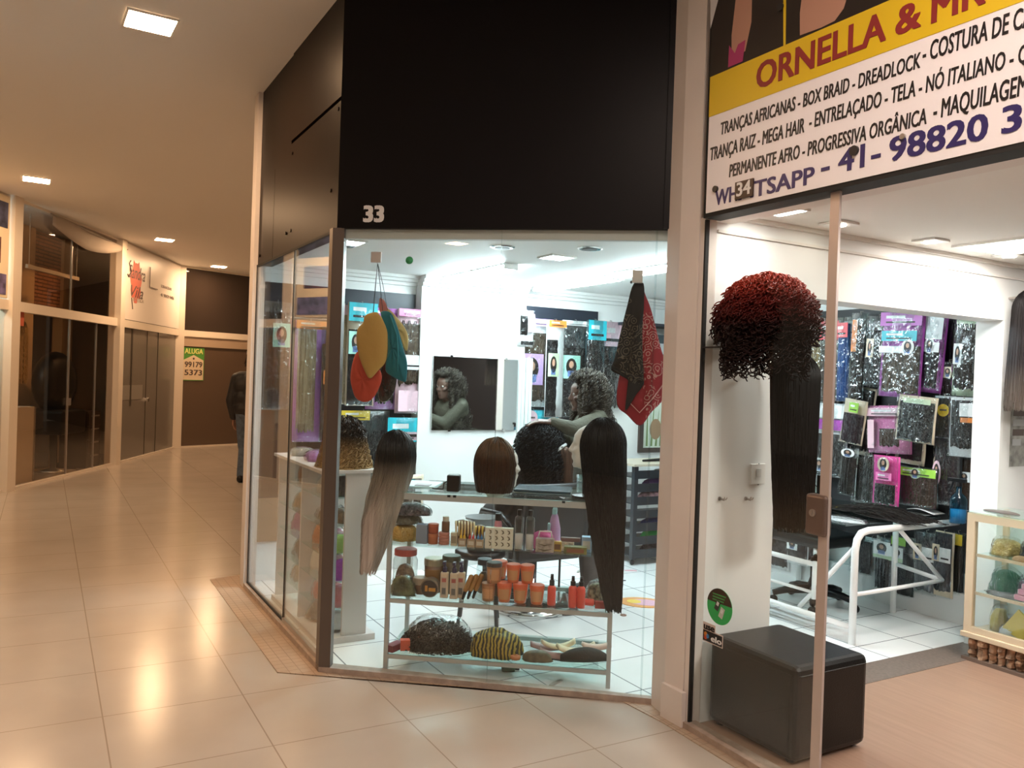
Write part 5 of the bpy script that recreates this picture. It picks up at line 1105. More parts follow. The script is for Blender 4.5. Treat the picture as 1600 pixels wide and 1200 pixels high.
q = MB(); q.box(-0.15, 0.15, -0.11, 0.11, 0, 0.014); q.build('body', P('dark_teal_case', (0.02, 0.05, 0.065), rough=0.25), t, bevel=0.004)
t = item('drink_glass', 'small clear tumbler on the rack top beside the white foam head', 'glass', 908, 3, 0.30)
q = MB(); q.lathe([(0.022, 0.0), (0.028, 0.09), (0.026, 0.09), (0.020, 0.006)], (0, 0, 0), 18); q.build('cup', CLEARP, t, smooth=True)
# ------------------------------------------------------------------ heads
HEAD_RINGS = ((-0.118, 0.050, -0.046, 0.040), (-0.108, 0.082, -0.056, 0.048), (-0.085, 0.089, -0.066, 0.060), (-0.055, 0.090, -0.076, 0.066), (-0.030, 0.092, -0.084, 0.070), (0.0, 0.086, -0.092, 0.074),
              (0.030, 0.092, -0.097, 0.077), (0.060, 0.087, -0.098, 0.076), (0.090, 0.064, -0.086, 0.064), (0.108, 0.034, -0.058, 0.042), (0.118, 0.004, -0.022, 0.014))
def head_geo(mb, c=(0, 0, 0), yaw=0.0, k=1.0, pitch=0.0, ears=True, neck=None):
    """a human head with brow, nose, lips, chin and ears, looking along +x turned by yaw"""
    h = MB(); n = 24; rings = []
    for z, xf, xb, w in HEAD_RINGS:
        ring = []
        for j in range(n):
            a = 2 * PI * j / n; ca, sa = math.cos(a), math.sin(a); cx = (xf + xb) / 2; rx = (xf - xb) / 2
            ring.append((cx + rx * math.copysign(abs(ca) ** 0.9, ca), w * math.copysign(abs(sa) ** 0.85, sa), z))
        rings.append(ring)
    h.loft(rings)
    h.cone((0.086, 0, 0.020), (0.108, 0, -0.022), 0.009, 0.012, 10)
    for s in (-1, 1):
        h.cone((0.097, s * 0.012, -0.026), (0.100, s * 0.010, -0.024), 0.008, 0.008, 8)
        h.cone((0.083, s * 0.012, 0.026), (0.070, s * 0.050, 0.022), 0.010, 0.009, 8)
        h.cone((0.072, s * 0.042, -0.022), (0.058, s * 0.055, -0.012), 0.017, 0.014, 8)
        if ears: h.ball((-0.008, s * 0.077, -0.008), 0.022, 10, 0.8, 0.45, 1.4)
    h.cone((0.092, -0.016, -0.050), (0.092, 0.016, -0.050), 0.0075, 0.0075, 8); h.cone((0.090, -0.014, -0.062), (0.090, 0.014, -0.062), 0.0085, 0.0085, 8)
    h.ball((0.078, 0, -0.098), 0.018, 10)
    if neck: h.cone((-0.018, 0, -0.07), (-0.028, 0, -0.07 - neck), 0.052, 0.054, 16)
    cp, sp = math.cos(pitch), math.sin(pitch); cy, sy = math.cos(yaw), math.sin(yaw); vs = []
    for x, y, z in h.v:
        x, y, z = x * k, y * k, z * k; x, z = x * cp + z * sp, -x * sp + z * cp
        vs.append((c[0] + x * cy - y * sy, c[1] + x * sy + y * cy, c[2] + z))
    mb.add(vs, h.f)
def remesh(o, voxel=0.006, it=4, fac=0.5):
    r = o.modifiers.new('union', 'REMESH'); r.mode = 'VOXEL'; r.voxel_size = voxel
    s = o.modifiers.new('soft', 'SMOOTH'); s.iterations = it; s.factor = fac
    me = eval_mesh(o); o.modifiers.clear(); old = o.data; o.data = me; bpy.data.meshes.remove(old)
    me.polygons.foreach_set('use_smooth', [True] * len(me.polygons)); me.update(); return o
FOAM = mat('white_foam_head', (0.72, 0.68, 0.62), 0.7)
def foam_head(parent, c, yaw, base_z, pole=False):
    if pole:
        h = MB(); head_geo(h, c, yaw, 0.98, 0, False, 0.01); remesh(h.build('mannequin_head', FOAM, parent), 0.007, 3)
        h = MB(); h.lathe([(0.07, base_z), (0.07, base_z + 0.012), (0.016, base_z + 0.02), (0.016, c[2] - 0.09)], (c[0] - 0.02, c[1], 0), 16); return h.build('stand', BLACK, parent)
    h = MB(); head_geo(h, c, yaw, 0.98, 0, False, 0.06); h.cone((c[0] - 0.02, c[1], c[2] - 0.10), (c[0] - 0.02, c[1], base_z + 0.075), 0.052, 0.060, 18); h.lathe([(0.075, base_z), (0.075, base_z + 0.02), (0.06, base_z + 0.06)], (c[0] - 0.02, c[1], 0), 18)
    o = h.build('mannequin_head', FOAM, parent); return remesh(o, 0.007, 3)
def cap_under(head, s=1.02, low=-0.35):
    q = MB(); rx, ry, rz = head; prof = []
    for k in range(10):
        a = math.asin(low) + (PI / 2 - math.asin(low)) * k / 9; prof.append((max(1e-3, math.cos(a)) * rx * s, math.sin(a) * rz * s))
    q.lathe(prof, (0, 0, 0), 20, 'z', 1, ry / rx); return q

def front_drape(Pt, edge_z, y_front, y_back_lim, soft=0.03):
    """hair that spills over the front edge of a shelf hangs outside it"""
    z = Pt[..., 2]; f = np.clip((edge_z + soft - z) / (2 * soft), 0, 1); tgt = np.clip(Pt[..., 1], y_front, y_back_lim)
    Pt[..., 1] = Pt[..., 1] * (1 - f) + tgt * f; return Pt

# long straight ombre wig
s_, zc = at_r(619, 712, 0.075)
t = thing('straight_wig', 'long straight wig fading from black to ash blond, beside the bronze post', 'wig', RK(s_, 0.075, RH), ANG_R)
HC = 0.165; hd = (0.092, 0.105, 0.128)
foam_head(t, (0, 0, HC), 0.9, 0)
OMB = hairmat('ombre_hair', (0.75, 0.72, 0.70), (1.0, 1.0, 1.0), 0.33, [(0.0, (0.56, 0.51, 0.46)), (0.45, (0.50, 0.45, 0.39)), (0.66, (0.28, 0.235, 0.19)), (0.79, (0.020, 0.017, 0.015)), (1.0, (0.004, 0.004, 0.005))], scale=70)
Pt = fall(2600, hd, 0.45, 26, jitter=0.32, top=0.03, drift=(-0.105, -0.10), taper=0.62, face=(0.7, 0.5), wave=0.002)
Pt = front_drape(Pt, -HC + 0.0, -0.135, -0.092, 0.07)
strand_obj('hair', Pt + np.array([0, 0, HC]), np.linspace(0.0032, 0.0018, 26), OMB, t)
# brown bob
s_, zc = at_r(774, 722, 0.10)
t = thing('bob_wig', 'chestnut brown bob wig on a stand in the middle of the rack top', 'wig', RK(s_, 0.10, RH), ANG_R)
HC = 0.150; hd = (0.098, 0.105, 0.125)
foam_head(t, (0.03, 0, HC - 0.01), 0.6, 0)
BOB = hairmat('chestnut_hair', (0.55, 0.50, 0.45), (1.0, 1.0, 1.0), 0.30, [(0.0, (0.034, 0.012, 0.006)), (0.55, (0.060, 0.026, 0.012)), (1.0, (0.20, 0.11, 0.045))], scale=80)
Pt = fall(2300, hd, 0.128, 18, jitter=0.05, top=0.02, spread=0.10, taper=0.24, face=(0.55, 0.55), wave=0.001)
strand_obj('hair', Pt + np.array([0, 0, HC]), np.linspace(0.0034, 0.0022, 18), BOB, t, extra=None)
# very long straight black wig
s_, zc = at_r(940, 690, 0.085)
t = thing('straight_wig', 'very long straight black wig on a white foam head below the bandanas', 'wig', RK(s_, 0.085, RH), ANG_R)
HC = 0.275; hd = (0.112, 0.105, 0.125)
foam_head(t, (-0.055, 0.0, HC - 0.012), PI - 0.15, 0, True)
BLKH = hairmat('jet_black_hair', (0.0015, 0.0015, 0.0018), (0.0045, 0.004, 0.0045), 0.45, scale=70)
Pt = fall(3400, hd, 0.58, 28, jitter=0.42, top=0.02, drift=(0.085, -0.06), taper=0.66, face=(PI - 0.2, 0.75), wave=0.003)
Pt = front_drape(Pt, -HC + 0.02, -0.165, -0.102, 0.12)
strand_obj('hair', Pt + np.array([0.0, 0, HC]), np.linspace(0.0034, 0.0016, 28), BLKH, t)

# ------------------------------------------------------------------ white shelf unit along the side window
UH = 1.0
t = thing('shelf_unit', 'white shelf unit with dark-edged glass shelves along the side window', 'shelf unit', F(0.0, 0.0, 0.012), ANG_F)
WLAM = mat('white_laminate', (0.70, 0.64, 0.60), 0.4)
V0, V1, U0, U1 = 0.42, 1.46, 0.09, 0.36
for v in (V0, V1 - 0.02, 0.98):
    q = MB(); q.box(v, v + 0.02, U0 + (0.125 if v > 1.2 else 0.0), U1, 0, UH - 0.02 - 0.012); q.build('side_panel', WLAM, t)
q = MB(); q.box(V0 - 0.02, V1 + 0.03, U0 - 0.03, U1 + 0.04, UH - 0.030, UH - 0.012); q.build('top', WLAM, t)
q = MB(); q.box(V0 - 0.01, V1 + 0.02, U0 - 0.02, U1 + 0.05, 0, 0.035); q.build('plinth', WLAM, t)
UZ = (0.050, 0.19, 0.345, 0.505, 0.665, 0.825)
for z in UZ[1:]:
    q = MB(); q.box(V0 + 0.02, V1 - 0.02, U0 + 0.004, U1 - 0.012, z - 0.006, z); q.build('shelf', SHELFG, t)
    q = MB(); q.box(V0 + 0.02, V1 - 0.02, U1 - 0.012, U1 - 0.006, z - 0.008, z + 0.001); q.build('shelf_edge', DARKM, t)
def ubag(label, v, u, k, w, d, h, m, seed, film=False, name='bag', cat='bag', lumps=0.2, part='body'):
    b_ = thing(name, label, cat, F(v, u, (UZ[k] if k < 6 else UH - 0.012) + 0.0125), ANG_F, 'goods in the white shelf unit')
    w *= 0.86; d *= 0.84; mound(b_, part, m, w, d, h, seed, lumps)
    if film: mound(b_, 'film', FILM2, w * 1.08, d * 1.06, h * 1.12, seed, lumps)
    return b_
def cm(c, nm, **k): return mat(nm, c, 0.55, bump=(40, 0.6), **k)
ubag('silver-white crumpled bag on the top glass shelf of the white unit', 1.22, 0.22, 5, 0.34, 0.20, 0.10, cm((0.60, 0.58, 0.55), 'silver_bag'), 51, True)
ubag('black glossy bag on the top glass shelf at the unit end panel', 1.38, 0.22, 5, 0.08, 0.15, 0.12, cm((0.02, 0.02, 0.022), 'black_bag'), 52, True)
ubag('terracotta bag on the top glass shelf towards the far column', 0.70, 0.22, 5, 0.26, 0.18, 0.11, cm((0.38, 0.20, 0.12), 'terracotta_bag'), 53, True)
ubag('flat brown hair bundle on the second glass shelf of the unit', 1.22, 0.22, 4, 0.38, 0.20, 0.08, hairmat('hair_umber', (0.10, 0.06, 0.04), (0.24, 0.16, 0.10)), 54, True, 'hair_bundle', 'hair bundle', part='hair')
ubag('tan hair bundle on the second glass shelf towards the far column', 0.72, 0.22, 4, 0.30, 0.20, 0.10, hairmat('hair_tan', (0.30, 0.20, 0.12), (0.48, 0.34, 0.22)), 55, True, 'hair_bundle', 'hair bundle', part='hair')
ubag('orange bag on the middle shelf of the unit', 1.09, 0.22, 3, 0.15, 0.18, 0.12, cm((0.72, 0.22, 0.06), 'orange_bag'), 56, True)
ubag('rose pink bag on the middle shelf between the orange and green ones', 1.25, 0.22, 3, 0.13, 0.18, 0.11, cm((0.62, 0.22, 0.28), 'rose_bag'), 57, True)
ubag('lime green packet on the middle shelf at the unit end panel', 1.385, 0.22, 3, 0.09, 0.16, 0.10, cm((0.30, 0.52, 0.12), 'lime_bag'), 58, True)
ubag('lilac bag on the middle shelf towards the far column', 0.62, 0.22, 3, 0.20, 0.18, 0.12, cm((0.55, 0.25, 0.50), 'lilac_bag'), 59, True)
ubag('white pleated turban cap on the fourth shelf of the unit', 1.08, 0.21, 2, 0.16, 0.18, 0.13, cm((0.78, 0.72, 0.66), 'white_cloth'), 60, False, 'turban_wrap', 'cap', 0.14)
ubag('dark maroon satin cap on the fourth shelf beside the white turban', 1.26, 0.21, 2, 0.18, 0.19, 0.135, cm((0.20, 0.06, 0.06), 'maroon_satin'), 61, False, 'turban_wrap', 'cap', 0.06)
ubag('purple satin cap on the fourth shelf at the unit end panel', 1.395, 0.23, 2, 0.08, 0.16, 0.12, cm((0.34, 0.06, 0.50), 'purple_satin'), 62, False, 'turban_wrap', 'cap', 0.12)
ubag('brown wig bundle on the fourth shelf towards the far column', 0.72, 0.21, 2, 0.28, 0.18, 0.13, hairmat('hair_umber', (0.10, 0.06, 0.04), (0.24, 0.16, 0.10)), 63, True, 'hair_bundle', 'hair bundle', part='hair')
ubag('coral red bag on the fifth shelf of the unit', 1.15, 0.21, 1, 0.26, 0.19, 0.11, cm((0.66, 0.16, 0.10), 'coral_bag'), 64, True)
ubag('pink rosette scrunchies in a bag on the fifth shelf at the unit end panel', 1.36, 0.22, 1, 0.12, 0.17, 0.12, cm((0.62, 0.20, 0.22), 'pink_rosette'), 65, True, 'bag', 'bag', 0.3)
ubag('beige bag on the fifth shelf towards the far column', 0.70, 0.21, 1, 0.30, 0.18, 0.10, cm((0.52, 0.42, 0.33), 'beige_bag'), 66, True)
ubag('dull brown bag on the bottom board of the unit', 1.10, 0.21, 0, 0.20, 0.19, 0.10, cm((0.24, 0.16, 0.11), 'dull_brown_bag'), 67, True)
ubag('clear bag of white cloth on the bottom board at the unit end panel', 1.32, 0.22, 0, 0.18, 0.18, 0.10, cm((0.70, 0.70, 0.70), 'white_bag'), 68, True)
ubag('violet packet lying on top of the white unit beside the blond-ended curly wig', 0.92, 0.20, 6, 0.30, 0.18, 0.06, cm((0.42, 0.16, 0.46), 'violet_bag'), 69, True)
ubag('flat clear packet on top of the white unit near the far column', 0.60, 0.20, 6, 0.24, 0.18, 0.05, cm((0.42, 0.40, 0.38), 'clear_bag'), 70, True)
# curly wig with blond ends on the unit
vv, zz = at_u(546, 680, 0.25)
t = thing('curly_wig', 'brown curly wig with blond ends standing on the white unit', 'wig', F(1.30, 0.25, UH + 0.0005), ANG_F)
HC = 0.165; hd = (0.105, 0.105, 0.125); foam_head(t, (0, 0, HC), 0.3, 0)
CURLM = hairmat('blond_end_curls', (0.55, 0.5, 0.45), (1, 1, 1), 0.42, [(0.0, (0.55, 0.36, 0.15)), (0.40, (0.34, 0.20, 0.08)), (0.62, (0.035, 0.022, 0.014)), (1.0, (0.022, 0.014, 0.011))], scale=60)
Pt = fall(900, hd, 0.17, 44, curl=0.012, turns=6, jitter=0.2, spread=0.35, top=0.05); Pt[..., 2] = np.maximum(Pt[..., 2], -HC + 0.004)
strand_obj('hair', Pt + np.array([0, 0, HC]), 0.0034, CURLM, t, extra=None)

# ------------------------------------------------------------------ things hanging on the window
def px_outline(pts, w, k=1.0, o=(0, 0)):
    return [at_g(o[0] + x / k, o[1] + y / k, w) for x, y in pts]
def cushion(parent, name, outline, y, th, m, wr=0.0):
    """soft thing with the given outline in x/z, bulging both ways"""
    pts = []; n = len(outline)
    for i in range(n):
        a, b = np.array(outline[i]), np.array(outline[(i + 1) % n])
        p_, q_ = np.array(outline[i - 1]), np.array(outline[(i + 2) % n])
        for f_ in (0.0, 0.25, 0.5, 0.75):
            t2, t3 = f_ * f_, f_ ** 3
            pts.append(0.5 * (2 * a + (b - p_) * f_ + (2 * p_ - 5 * a + 4 * b - q_) * t2 + (3 * a - p_ - 3 * b + q_) * t3))
    pts = np.array(pts); c = pts.mean(0); N_ = len(pts); sgn = np.sum(pts[:, 0] * np.roll(pts[:, 1], -1) - np.roll(pts[:, 0], -1) * pts[:, 1])
    if sgn < 0: pts = pts[::-1]
    rings = []; prof = ((0.02, 1.0), (0.35, 0.98), (0.62, 0.82), (0.85, 0.55), (0.97, 0.25), (1.0, 0.0))
    for f_, e in prof + tuple((f2, -e2) for f2, e2 in prof[::-1][1:]):
        ring = []
        for j in range(N_):
            p = c + (pts[j] - c) * f_; yy = y - th * e * (1 + wr * math.sin(j * 0.9 + f_ * 4)) ; ring.append((p[0], yy, p[1]))
        rings.append(ring)
    q = MB(); q.loft(rings); o = q.build(name, m, parent, smooth=True, fix=True); return o
CLOTH = lambda nm, c: mat(nm, c, 0.75, bump=(14, 0.5))
def hang(name, label, cat, group=None): return thing(name, label, cat, G(0, 0), ANG_G, group)
hk = hang('suction_hook', 'square white hook stuck on the window, holding the strings of the caps', 'hook')
x, z = at_g(588, 402, 0.012); q = MB(); q.box(x - 0.028, x + 0.028, 0.005, 0.018, z - 0.028, z + 0.028); q.build('plate', mat('pale_hook', (0.62, 0.54, 0.52), 0.4), hk, bevel=0.004)
q = MB(); q.tube([(x, 0.018, z - 0.02), (x, 0.034, z - 0.028), (x, 0.036, z - 0.015)], 0.003, 6); q.build('prong', STEEL, hk)
HX, HZ = x, z
CAPG = 'satin caps on strings in the window'
o5 = (520, 440)
def stringto(parent, x1, z1, y1):
    q = MB(); q.tube([(HX, 0.035, HZ - 0.025), ((HX + x1) / 2, (0.035 + y1) / 2, (HZ + z1) / 2), (x1, y1, z1)], 0.0016, 6); q.build('string', BLACK, parent)
t = hang('satin_bonnet', 'flat mustard yellow cap in front of the hanging bunch', 'cap', CAPG)
ol = px_outline([(330, 238), (372, 265), (422, 375), (428, 470), (424, 570), (405, 640), (350, 700), (290, 757), (245, 690), (202, 570), (186, 470), (192, 375), (238, 318), (252, 265)], 0.045, 5, o5)
cushion(t, 'cloth', ol, 0.045, 0.020, CLOTH('mustard_cloth', (0.52, 0.30, 0.075))); xx, zz = at_g(583, 488, 0.045); stringto(t, xx, zz, 0.045)
t = hang('satin_bonnet', 'orange-red cap hanging lowest behind the mustard yellow one', 'cap', CAPG)
ol = px_outline([(200, 545), (158, 620), (138, 740), (150, 830), (180, 908), (240, 940), (305, 920), (362, 830), (380, 720), (300, 600)], 0.085, 5, o5)
cushion(t, 'cloth', ol, 0.085, 0.020, CLOTH('vermilion_cloth', (0.50, 0.055, 0.022)), 0.15); stringto(t, at_g(581, 490, 0.085)[0], at_g(581, 545, 0.085)[1], 0.085)
t = hang('satin_bonnet', 'teal folded cap hanging beside the mustard yellow one', 'cap', CAPG)
ol = px_outline([(378, 235), (455, 245), (508, 360), (552, 520), (582, 640), (574, 772), (540, 778), (468, 742), (412, 690), (432, 560), (425, 390), (388, 300)], 0.090, 5, o5)
cushion(t, 'cloth', ol, 0.088, 0.022, CLOTH('teal_cloth', (0.008, 0.15, 0.185)), 0.25)
q = MB(); q.tube([(p[0], 0.064, p[1]) for p in px_outline([(450, 262), (500, 420), (510, 560), (505, 700)], 0.064, 5, o5)], 0.004, 6); q.build('seam', CLOTH('teal_edge', (0.02, 0.22, 0.26)), t, smooth=True); stringto(t, at_g(598, 492, 0.088)[0], at_g(598, 488, 0.088)[1], 0.088)
t = hang('satin_bonnet', 'yellow pleated cap edge showing behind the teal cap', 'cap', CAPG)
ol = px_outline([(428, 212), (480, 255), (555, 350), (588, 430), (582, 535), (555, 520), (500, 400), (440, 300)], 0.130, 5, o5)
cushion(t, 'cloth', ol, 0.132, 0.016, CLOTH('pale_yellow_cloth', (0.60, 0.46, 0.18)), 0.4); stringto(t, at_g(606, 484, 0.13)[0], at_g(606, 486, 0.13)[1], 0.132)
t = hang('hair_bag', 'clear bag of black hair with a pink tag at the back of the hanging caps', 'bag', None)
ol = px_outline([(392, 300), (430, 420), (470, 600), (500, 720), (482, 855), (412, 942), (352, 895), (372, 690), (390, 450)], 0.165, 5, o5)
cushion(t, 'hair', ol, 0.166, 0.010, hm('black')); cushion(t, 'film', ol, 0.166, 0.013, FILM2)
ol = px_outline([(364, 135), (402, 148), (438, 240), (370, 245)], 0.165, 5, o5); cushion(t, 'tag', ol, 0.166, 0.004, mat('rose_tag', (0.50, 0.18, 0.16), 0.5)); stringto(t, at_g(596, 470, 0.165)[0], at_g(596, 470, 0.165)[1], 0.166)
t = hang('suction_cup', 'green round suction cup stuck on the window', 'suction cup'); x, z = at_g(640, 407, 0.01)
q = MB(); q.lathe([(0.020, 0.005), (0.014, 0.012), (0.006, 0.014), (0.006, 0.022)], (x, 0, z), 16, 'y'); q.build('cup', mat('green_rubber', (0.06, 0.48, 0.18), 0.3), t, smooth=True)
# bandanas
def bandana(nm, base, ring_c):
    if nm in _M: return _M[nm]
    m = bpy.data.materials.new(nm); N, L, b = nt(m); tc = N.new('ShaderNodeTexCoord')
    v = N.new('ShaderNodeTexVoronoi'); v.inputs['Scale'].default_value = 26.0; L.new(tc.outputs['Object'], v.inputs['Vector'])
    sn = N.new('ShaderNodeMath'); sn.operation = 'MULTIPLY'; sn.inputs[1].default_value = 22.0; L.new(v.outputs['Distance'], sn.inputs[0])
    s2 = N.new('ShaderNodeMath'); s2.operation = 'SINE'; L.new(sn.outputs[0], s2.inputs[0])
    gt = N.new('ShaderNodeMath'); gt.operation = 'GREATER_THAN'; gt.inputs[1].default_value = 0.62; L.new(s2.outputs[0], gt.inputs[0])
    n = N.new('ShaderNodeTexNoise'); n.inputs['Scale'].default_value = 6.0; L.new(tc.outputs['Object'], n.inputs['Vector'])
    g2 = N.new('ShaderNodeMath'); g2.operation = 'GREATER_THAN'; g2.inputs[1].default_value = 0.49; L.new(n.outputs['Fac'], g2.inputs[0])
    ml = N.new('ShaderNodeMath'); ml.operation = 'MULTIPLY'; L.new(gt.outputs[0], ml.inputs[0]); L.new(g2.outputs[0], ml.inputs[1])
    mx = N.new('ShaderNodeMix'); mx.data_type = 'RGBA'; L.new(ml.outputs[0], mx.inputs[0]); mx.inputs[6].default_value = tuple(base) + (1,); mx.inputs[7].default_value = tuple(ring_c) + (1,)
    L.new(mx.outputs[2], b.inputs['Base Color']); b.inputs['Roughness'].default_value = 0.7
    _M[nm] = m; return m
oB = (940, 360); kB = 3.75
t = hang('bandana_clip', 'white square clip on the window holding the two bandanas', 'clip'); x, z = at_g(996, 433, 0.02)
q = MB(); q.box(x - 0.026, x + 0.026, 0.005, 0.020, z - 0.030, z + 0.034); q.build('plate', mat('pale_clip', (0.66, 0.64, 0.63), 0.4), t, bevel=0.004)
q = MB(); q.ball((x - 0.028, 0.014, z - 0.026), 0.007, 8); q.build('pin', DARKM, t)
BG = 'paisley bandanas on the window'
t = hang('bandana', 'black paisley bandana folded to a point, in front of the red one', 'bandana', BG)
ol = px_outline([(188, 312), (246, 312), (248, 440), (240, 560), (240, 700), (246, 850), (246, 905), (200, 965), (140, 1058), (148, 960), (158, 885), (110, 850), (55, 815), (78, 740), (110, 600), (150, 440)], 0.035, kB, oB)
cushion(t, 'cloth', ol, 0.036, 0.012, bandana('black_paisley', (0.007, 0.005, 0.005), (0.10, 0.085, 0.06)), 0.5)
q = MB(); q.tube([(p[0], 0.026, p[1]) for p in px_outline([(62, 800), (140, 838), (238, 878)], 0.028, kB, oB)], [0.008, 0.012, 0.010], 8); q.build('rolled_edge', bandana('black_paisley', (0.02, 0.02, 0.02), (0.2, 0.2, 0.2)), t, smooth=True)
t = hang('bandana', 'red paisley bandana hanging behind the black one', 'bandana', BG)
ol = px_outline([(235, 330), (258, 380), (292, 470), (340, 660), (372, 800), (362, 980), (295, 1062), (225, 1145), (150, 1082), (90, 1020), (102, 860), (150, 700), (215, 480)], 0.068, kB, oB)
cushion(t, 'cloth', ol, 0.070, 0.014, bandana('red_paisley', (0.26, 0.008, 0.016), (0.45, 0.24, 0.21)), 0.4)
q = MB(); q.tube([(p[0], 0.051, p[1]) for p in px_outline([(165, 1010), (222, 1068), (300, 985), (362, 900)], 0.051, kB, oB)], 0.0025, 6); q.build('dashed_line', mat('pale_pink_print', (0.62, 0.36, 0.34), 0.7), t)
# ------------------------------------------------------------------ people
def hand(mb, wrist, d, up, curl=0.5, k=1.0, thumb=1):
    """palm, four bent fingers and a thumb; d points to the fingertips, up is the back of the hand"""
    w = Vector(wrist); d = Vector(d).normalized(); up = Vector(up); up = (up - d * up.dot(d)).normalized(); sd = d.cross(up)
    for j, o in enumerate((-0.030, -0.010, 0.010, 0.029)):
        kn = w + d * (0.088 - 0.004 * abs(j - 1)) * k + sd * o * k
        mb.cone(w + d * 0.012 * k + sd * o * 0.55 * k, kn, 0.016 * k, 0.0125 * k, 10)
        p, a = kn, curl * (0.7 + 0.15 * j)
        for ln, r in zip(((0.040, 0.026, 0.020), (0.045, 0.029, 0.022), (0.042, 0.027, 0.021), (0.032, 0.021, 0.018))[j], (0.0088, 0.0080, 0.0072)):
            q = p + (d * math.cos(a) - up * math.sin(a)) * ln * k; mb.cone(p, q, r * k, (r - 0.0006) * k, 8); p = q; a += curl * 0.9
    b = w + d * 0.025 * k + sd * thumb * 0.028 * k; m = b + (d * 0.6 + sd * thumb * 0.8 - up * 0.25).normalized() * 0.038 * k; e = m + (d * 0.85 + sd * thumb * 0.35 - up * 0.35).normalized() * 0.030 * k
    mb.cone(w + d * 0.01 * k + sd * thumb * 0.012 * k, b, 0.015 * k, 0.014 * k, 10); mb.cone(b, m, 0.013 * k, 0.0105 * k, 10); mb.cone(m, e, 0.0100 * k, 0.0082 * k, 10)
def grow(segs, extra=None, pad=0.0):
    mb = MB()
    for s in segs: mb.cone(s[0], s[1], s[2] + pad, s[3] + pad, 16)
    return mb
SKIN_D = mat('dark_brown_skin', (0.115, 0.060, 0.042), 0.45); SKIN_L = mat('light_brown_skin', (0.34, 0.17, 0.11), 0.5)
def eyes(t, c, yaw, k=1.0):
    for s in (-1, 1):
        q = MB(); x, y = 0.079 * k, s * 0.032 * k; cx, cy = c[0] + x * math.cos(yaw) - y * math.sin(yaw), c[1] + x * math.sin(yaw) + y * math.cos(yaw)
        q.ball((cx, cy, c[2] + 0.002), 0.0125 * k, 12); fwd = Vector((math.cos(yaw), math.sin(yaw), 0)); q.mi = 1; q.ball((cx + fwd.x * 0.009 * k, cy + fwd.y * 0.009 * k, c[2] + 0.002), 0.0058 * k, 8)
        q.build('eye', [mat('eye_white', (0.38, 0.35, 0.32), 0.4), mat('dark_iris', (0.02, 0.012, 0.01), 0.2)], t, smooth=True)

# ---- the hairdresser, standing, seen from the side (looks along -x)
t = thing('person', 'standing woman with long frizzy hair and olive sleeves, arm stretched over the seated client', 'person', (0.53, 5.84, 0.012), 0.17)
Hd = (-0.015, 0.0, 1.445)
sh_n, el_n, wr_n = (0.03, -0.165, 1.265), (-0.155, -0.29, 1.215), (-0.330, -0.335, 1.262)
sh_f, el_f, wr_f = (0.03, 0.165, 1.265), (-0.12, 0.10, 1.10), (-0.30, -0.10, 1.20)
torso = [((0.05, -0.09, 1.22), (0.05, 0.09, 1.22), 0.10, 0.10), ((0.04, -0.07, 1.10), (0.04, 0.07, 1.10), 0.105, 0.105), ((0.045, -0.05, 0.97), (0.045, 0.05, 0.97), 0.095, 0.095), ((0.05, -0.07, 0.86), (0.05, 0.07, 0.86), 0.115, 0.115),
         ((0.045, 0, 1.25), (0.02, 0, 1.33), 0.075, 0.055), ((0.05, -0.13, 1.275), (0.05, 0.13, 1.275), 0.062, 0.062), ((0.05, 0, 0.86), (0.045, 0, 1.2), 0.11, 0.11)]
legs = [((0.05, -0.085, 0.84), (0.02, -0.10, 0.46), 0.088, 0.060), ((0.02, -0.10, 0.46), (0.05, -0.10, 0.09), 0.056, 0.036), ((0.05, 0.085, 0.84), (0.10, 0.09, 0.46), 0.088, 0.060), ((0.10, 0.09, 0.46), (0.16, 0.09, 0.09), 0.056, 0.036)]
armsn = [(sh_n, el_n, 0.048, 0.038), (el_n, wr_n, 0.037, 0.026), (sh_f, el_f, 0.048, 0.038), (el_f, wr_f, 0.037, 0.026)]
feet = [((0.06, -0.10, 0.045), (-0.11, -0.11, 0.035), 0.042, 0.032), ((0.17, 0.09, 0.045), (0.0, 0.09, 0.035), 0.042, 0.032)]
mb = grow(torso + legs + armsn + feet)
head_geo(mb, Hd, PI, 1.0, 0.10, True, 0.12)
hand(mb, wr_n, (-0.97, -0.1, 0.05), (0.05, -0.15, 1), 0.30, 0.95, 1); hand(mb, wr_f, (-0.9, -0.3, -0.1), (0, 0, 1), 0.4, 0.95, -1)
remesh(mb.build('body', SKIN_D, t), 0.0065, 3)
eyes(t, Hd, PI)
OLV = mat('olive_knit', (0.062, 0.060, 0.040), 0.8, bump=(60, 0.4))
jk = [(a, b, r0 + 0.016, r1 + 0.016) for a, b, r0, r1 in torso[:4] + torso[5:]] + [(sh_n, el_n, 0.066, 0.056), (el_n, tuple(np.array(el_n) * 0.12 + np.array(wr_n) * 0.88), 0.055, 0.040), (sh_f, el_f, 0.066, 0.056), (el_f, tuple(np.array(el_f) * 0.12 + np.array(wr_f) * 0.88), 0.055, 0.040)]
remesh(grow(jk).build('jacket', OLV, t), 0.010, 3)
TRO = mat('grey_brown_trousers', (0.060, 0.052, 0.050), 0.8, vary=0.3, vscale=12)
tr = [(a, b, r0 + 0.020, r1 + 0.026) for a, b, r0, r1 in legs] + [((0.05, -0.07, 0.84), (0.05, 0.07, 0.84), 0.130, 0.130)]
remesh(grow(tr).build('trousers', TRO, t), 0.010, 3)
for f_ in feet:
    remesh(grow([(f_[0], f_[1], f_[2] + 0.012, f_[3] + 0.012)]).build('shoe', BLACK, t), 0.008, 2)
FRIZ = hairmat('frizzy_grey_brown_hair', (0.018, 0.015, 0.012), (0.095, 0.080, 0.062), 0.5, scale=30)
hd = (0.112, 0.105, 0.125)
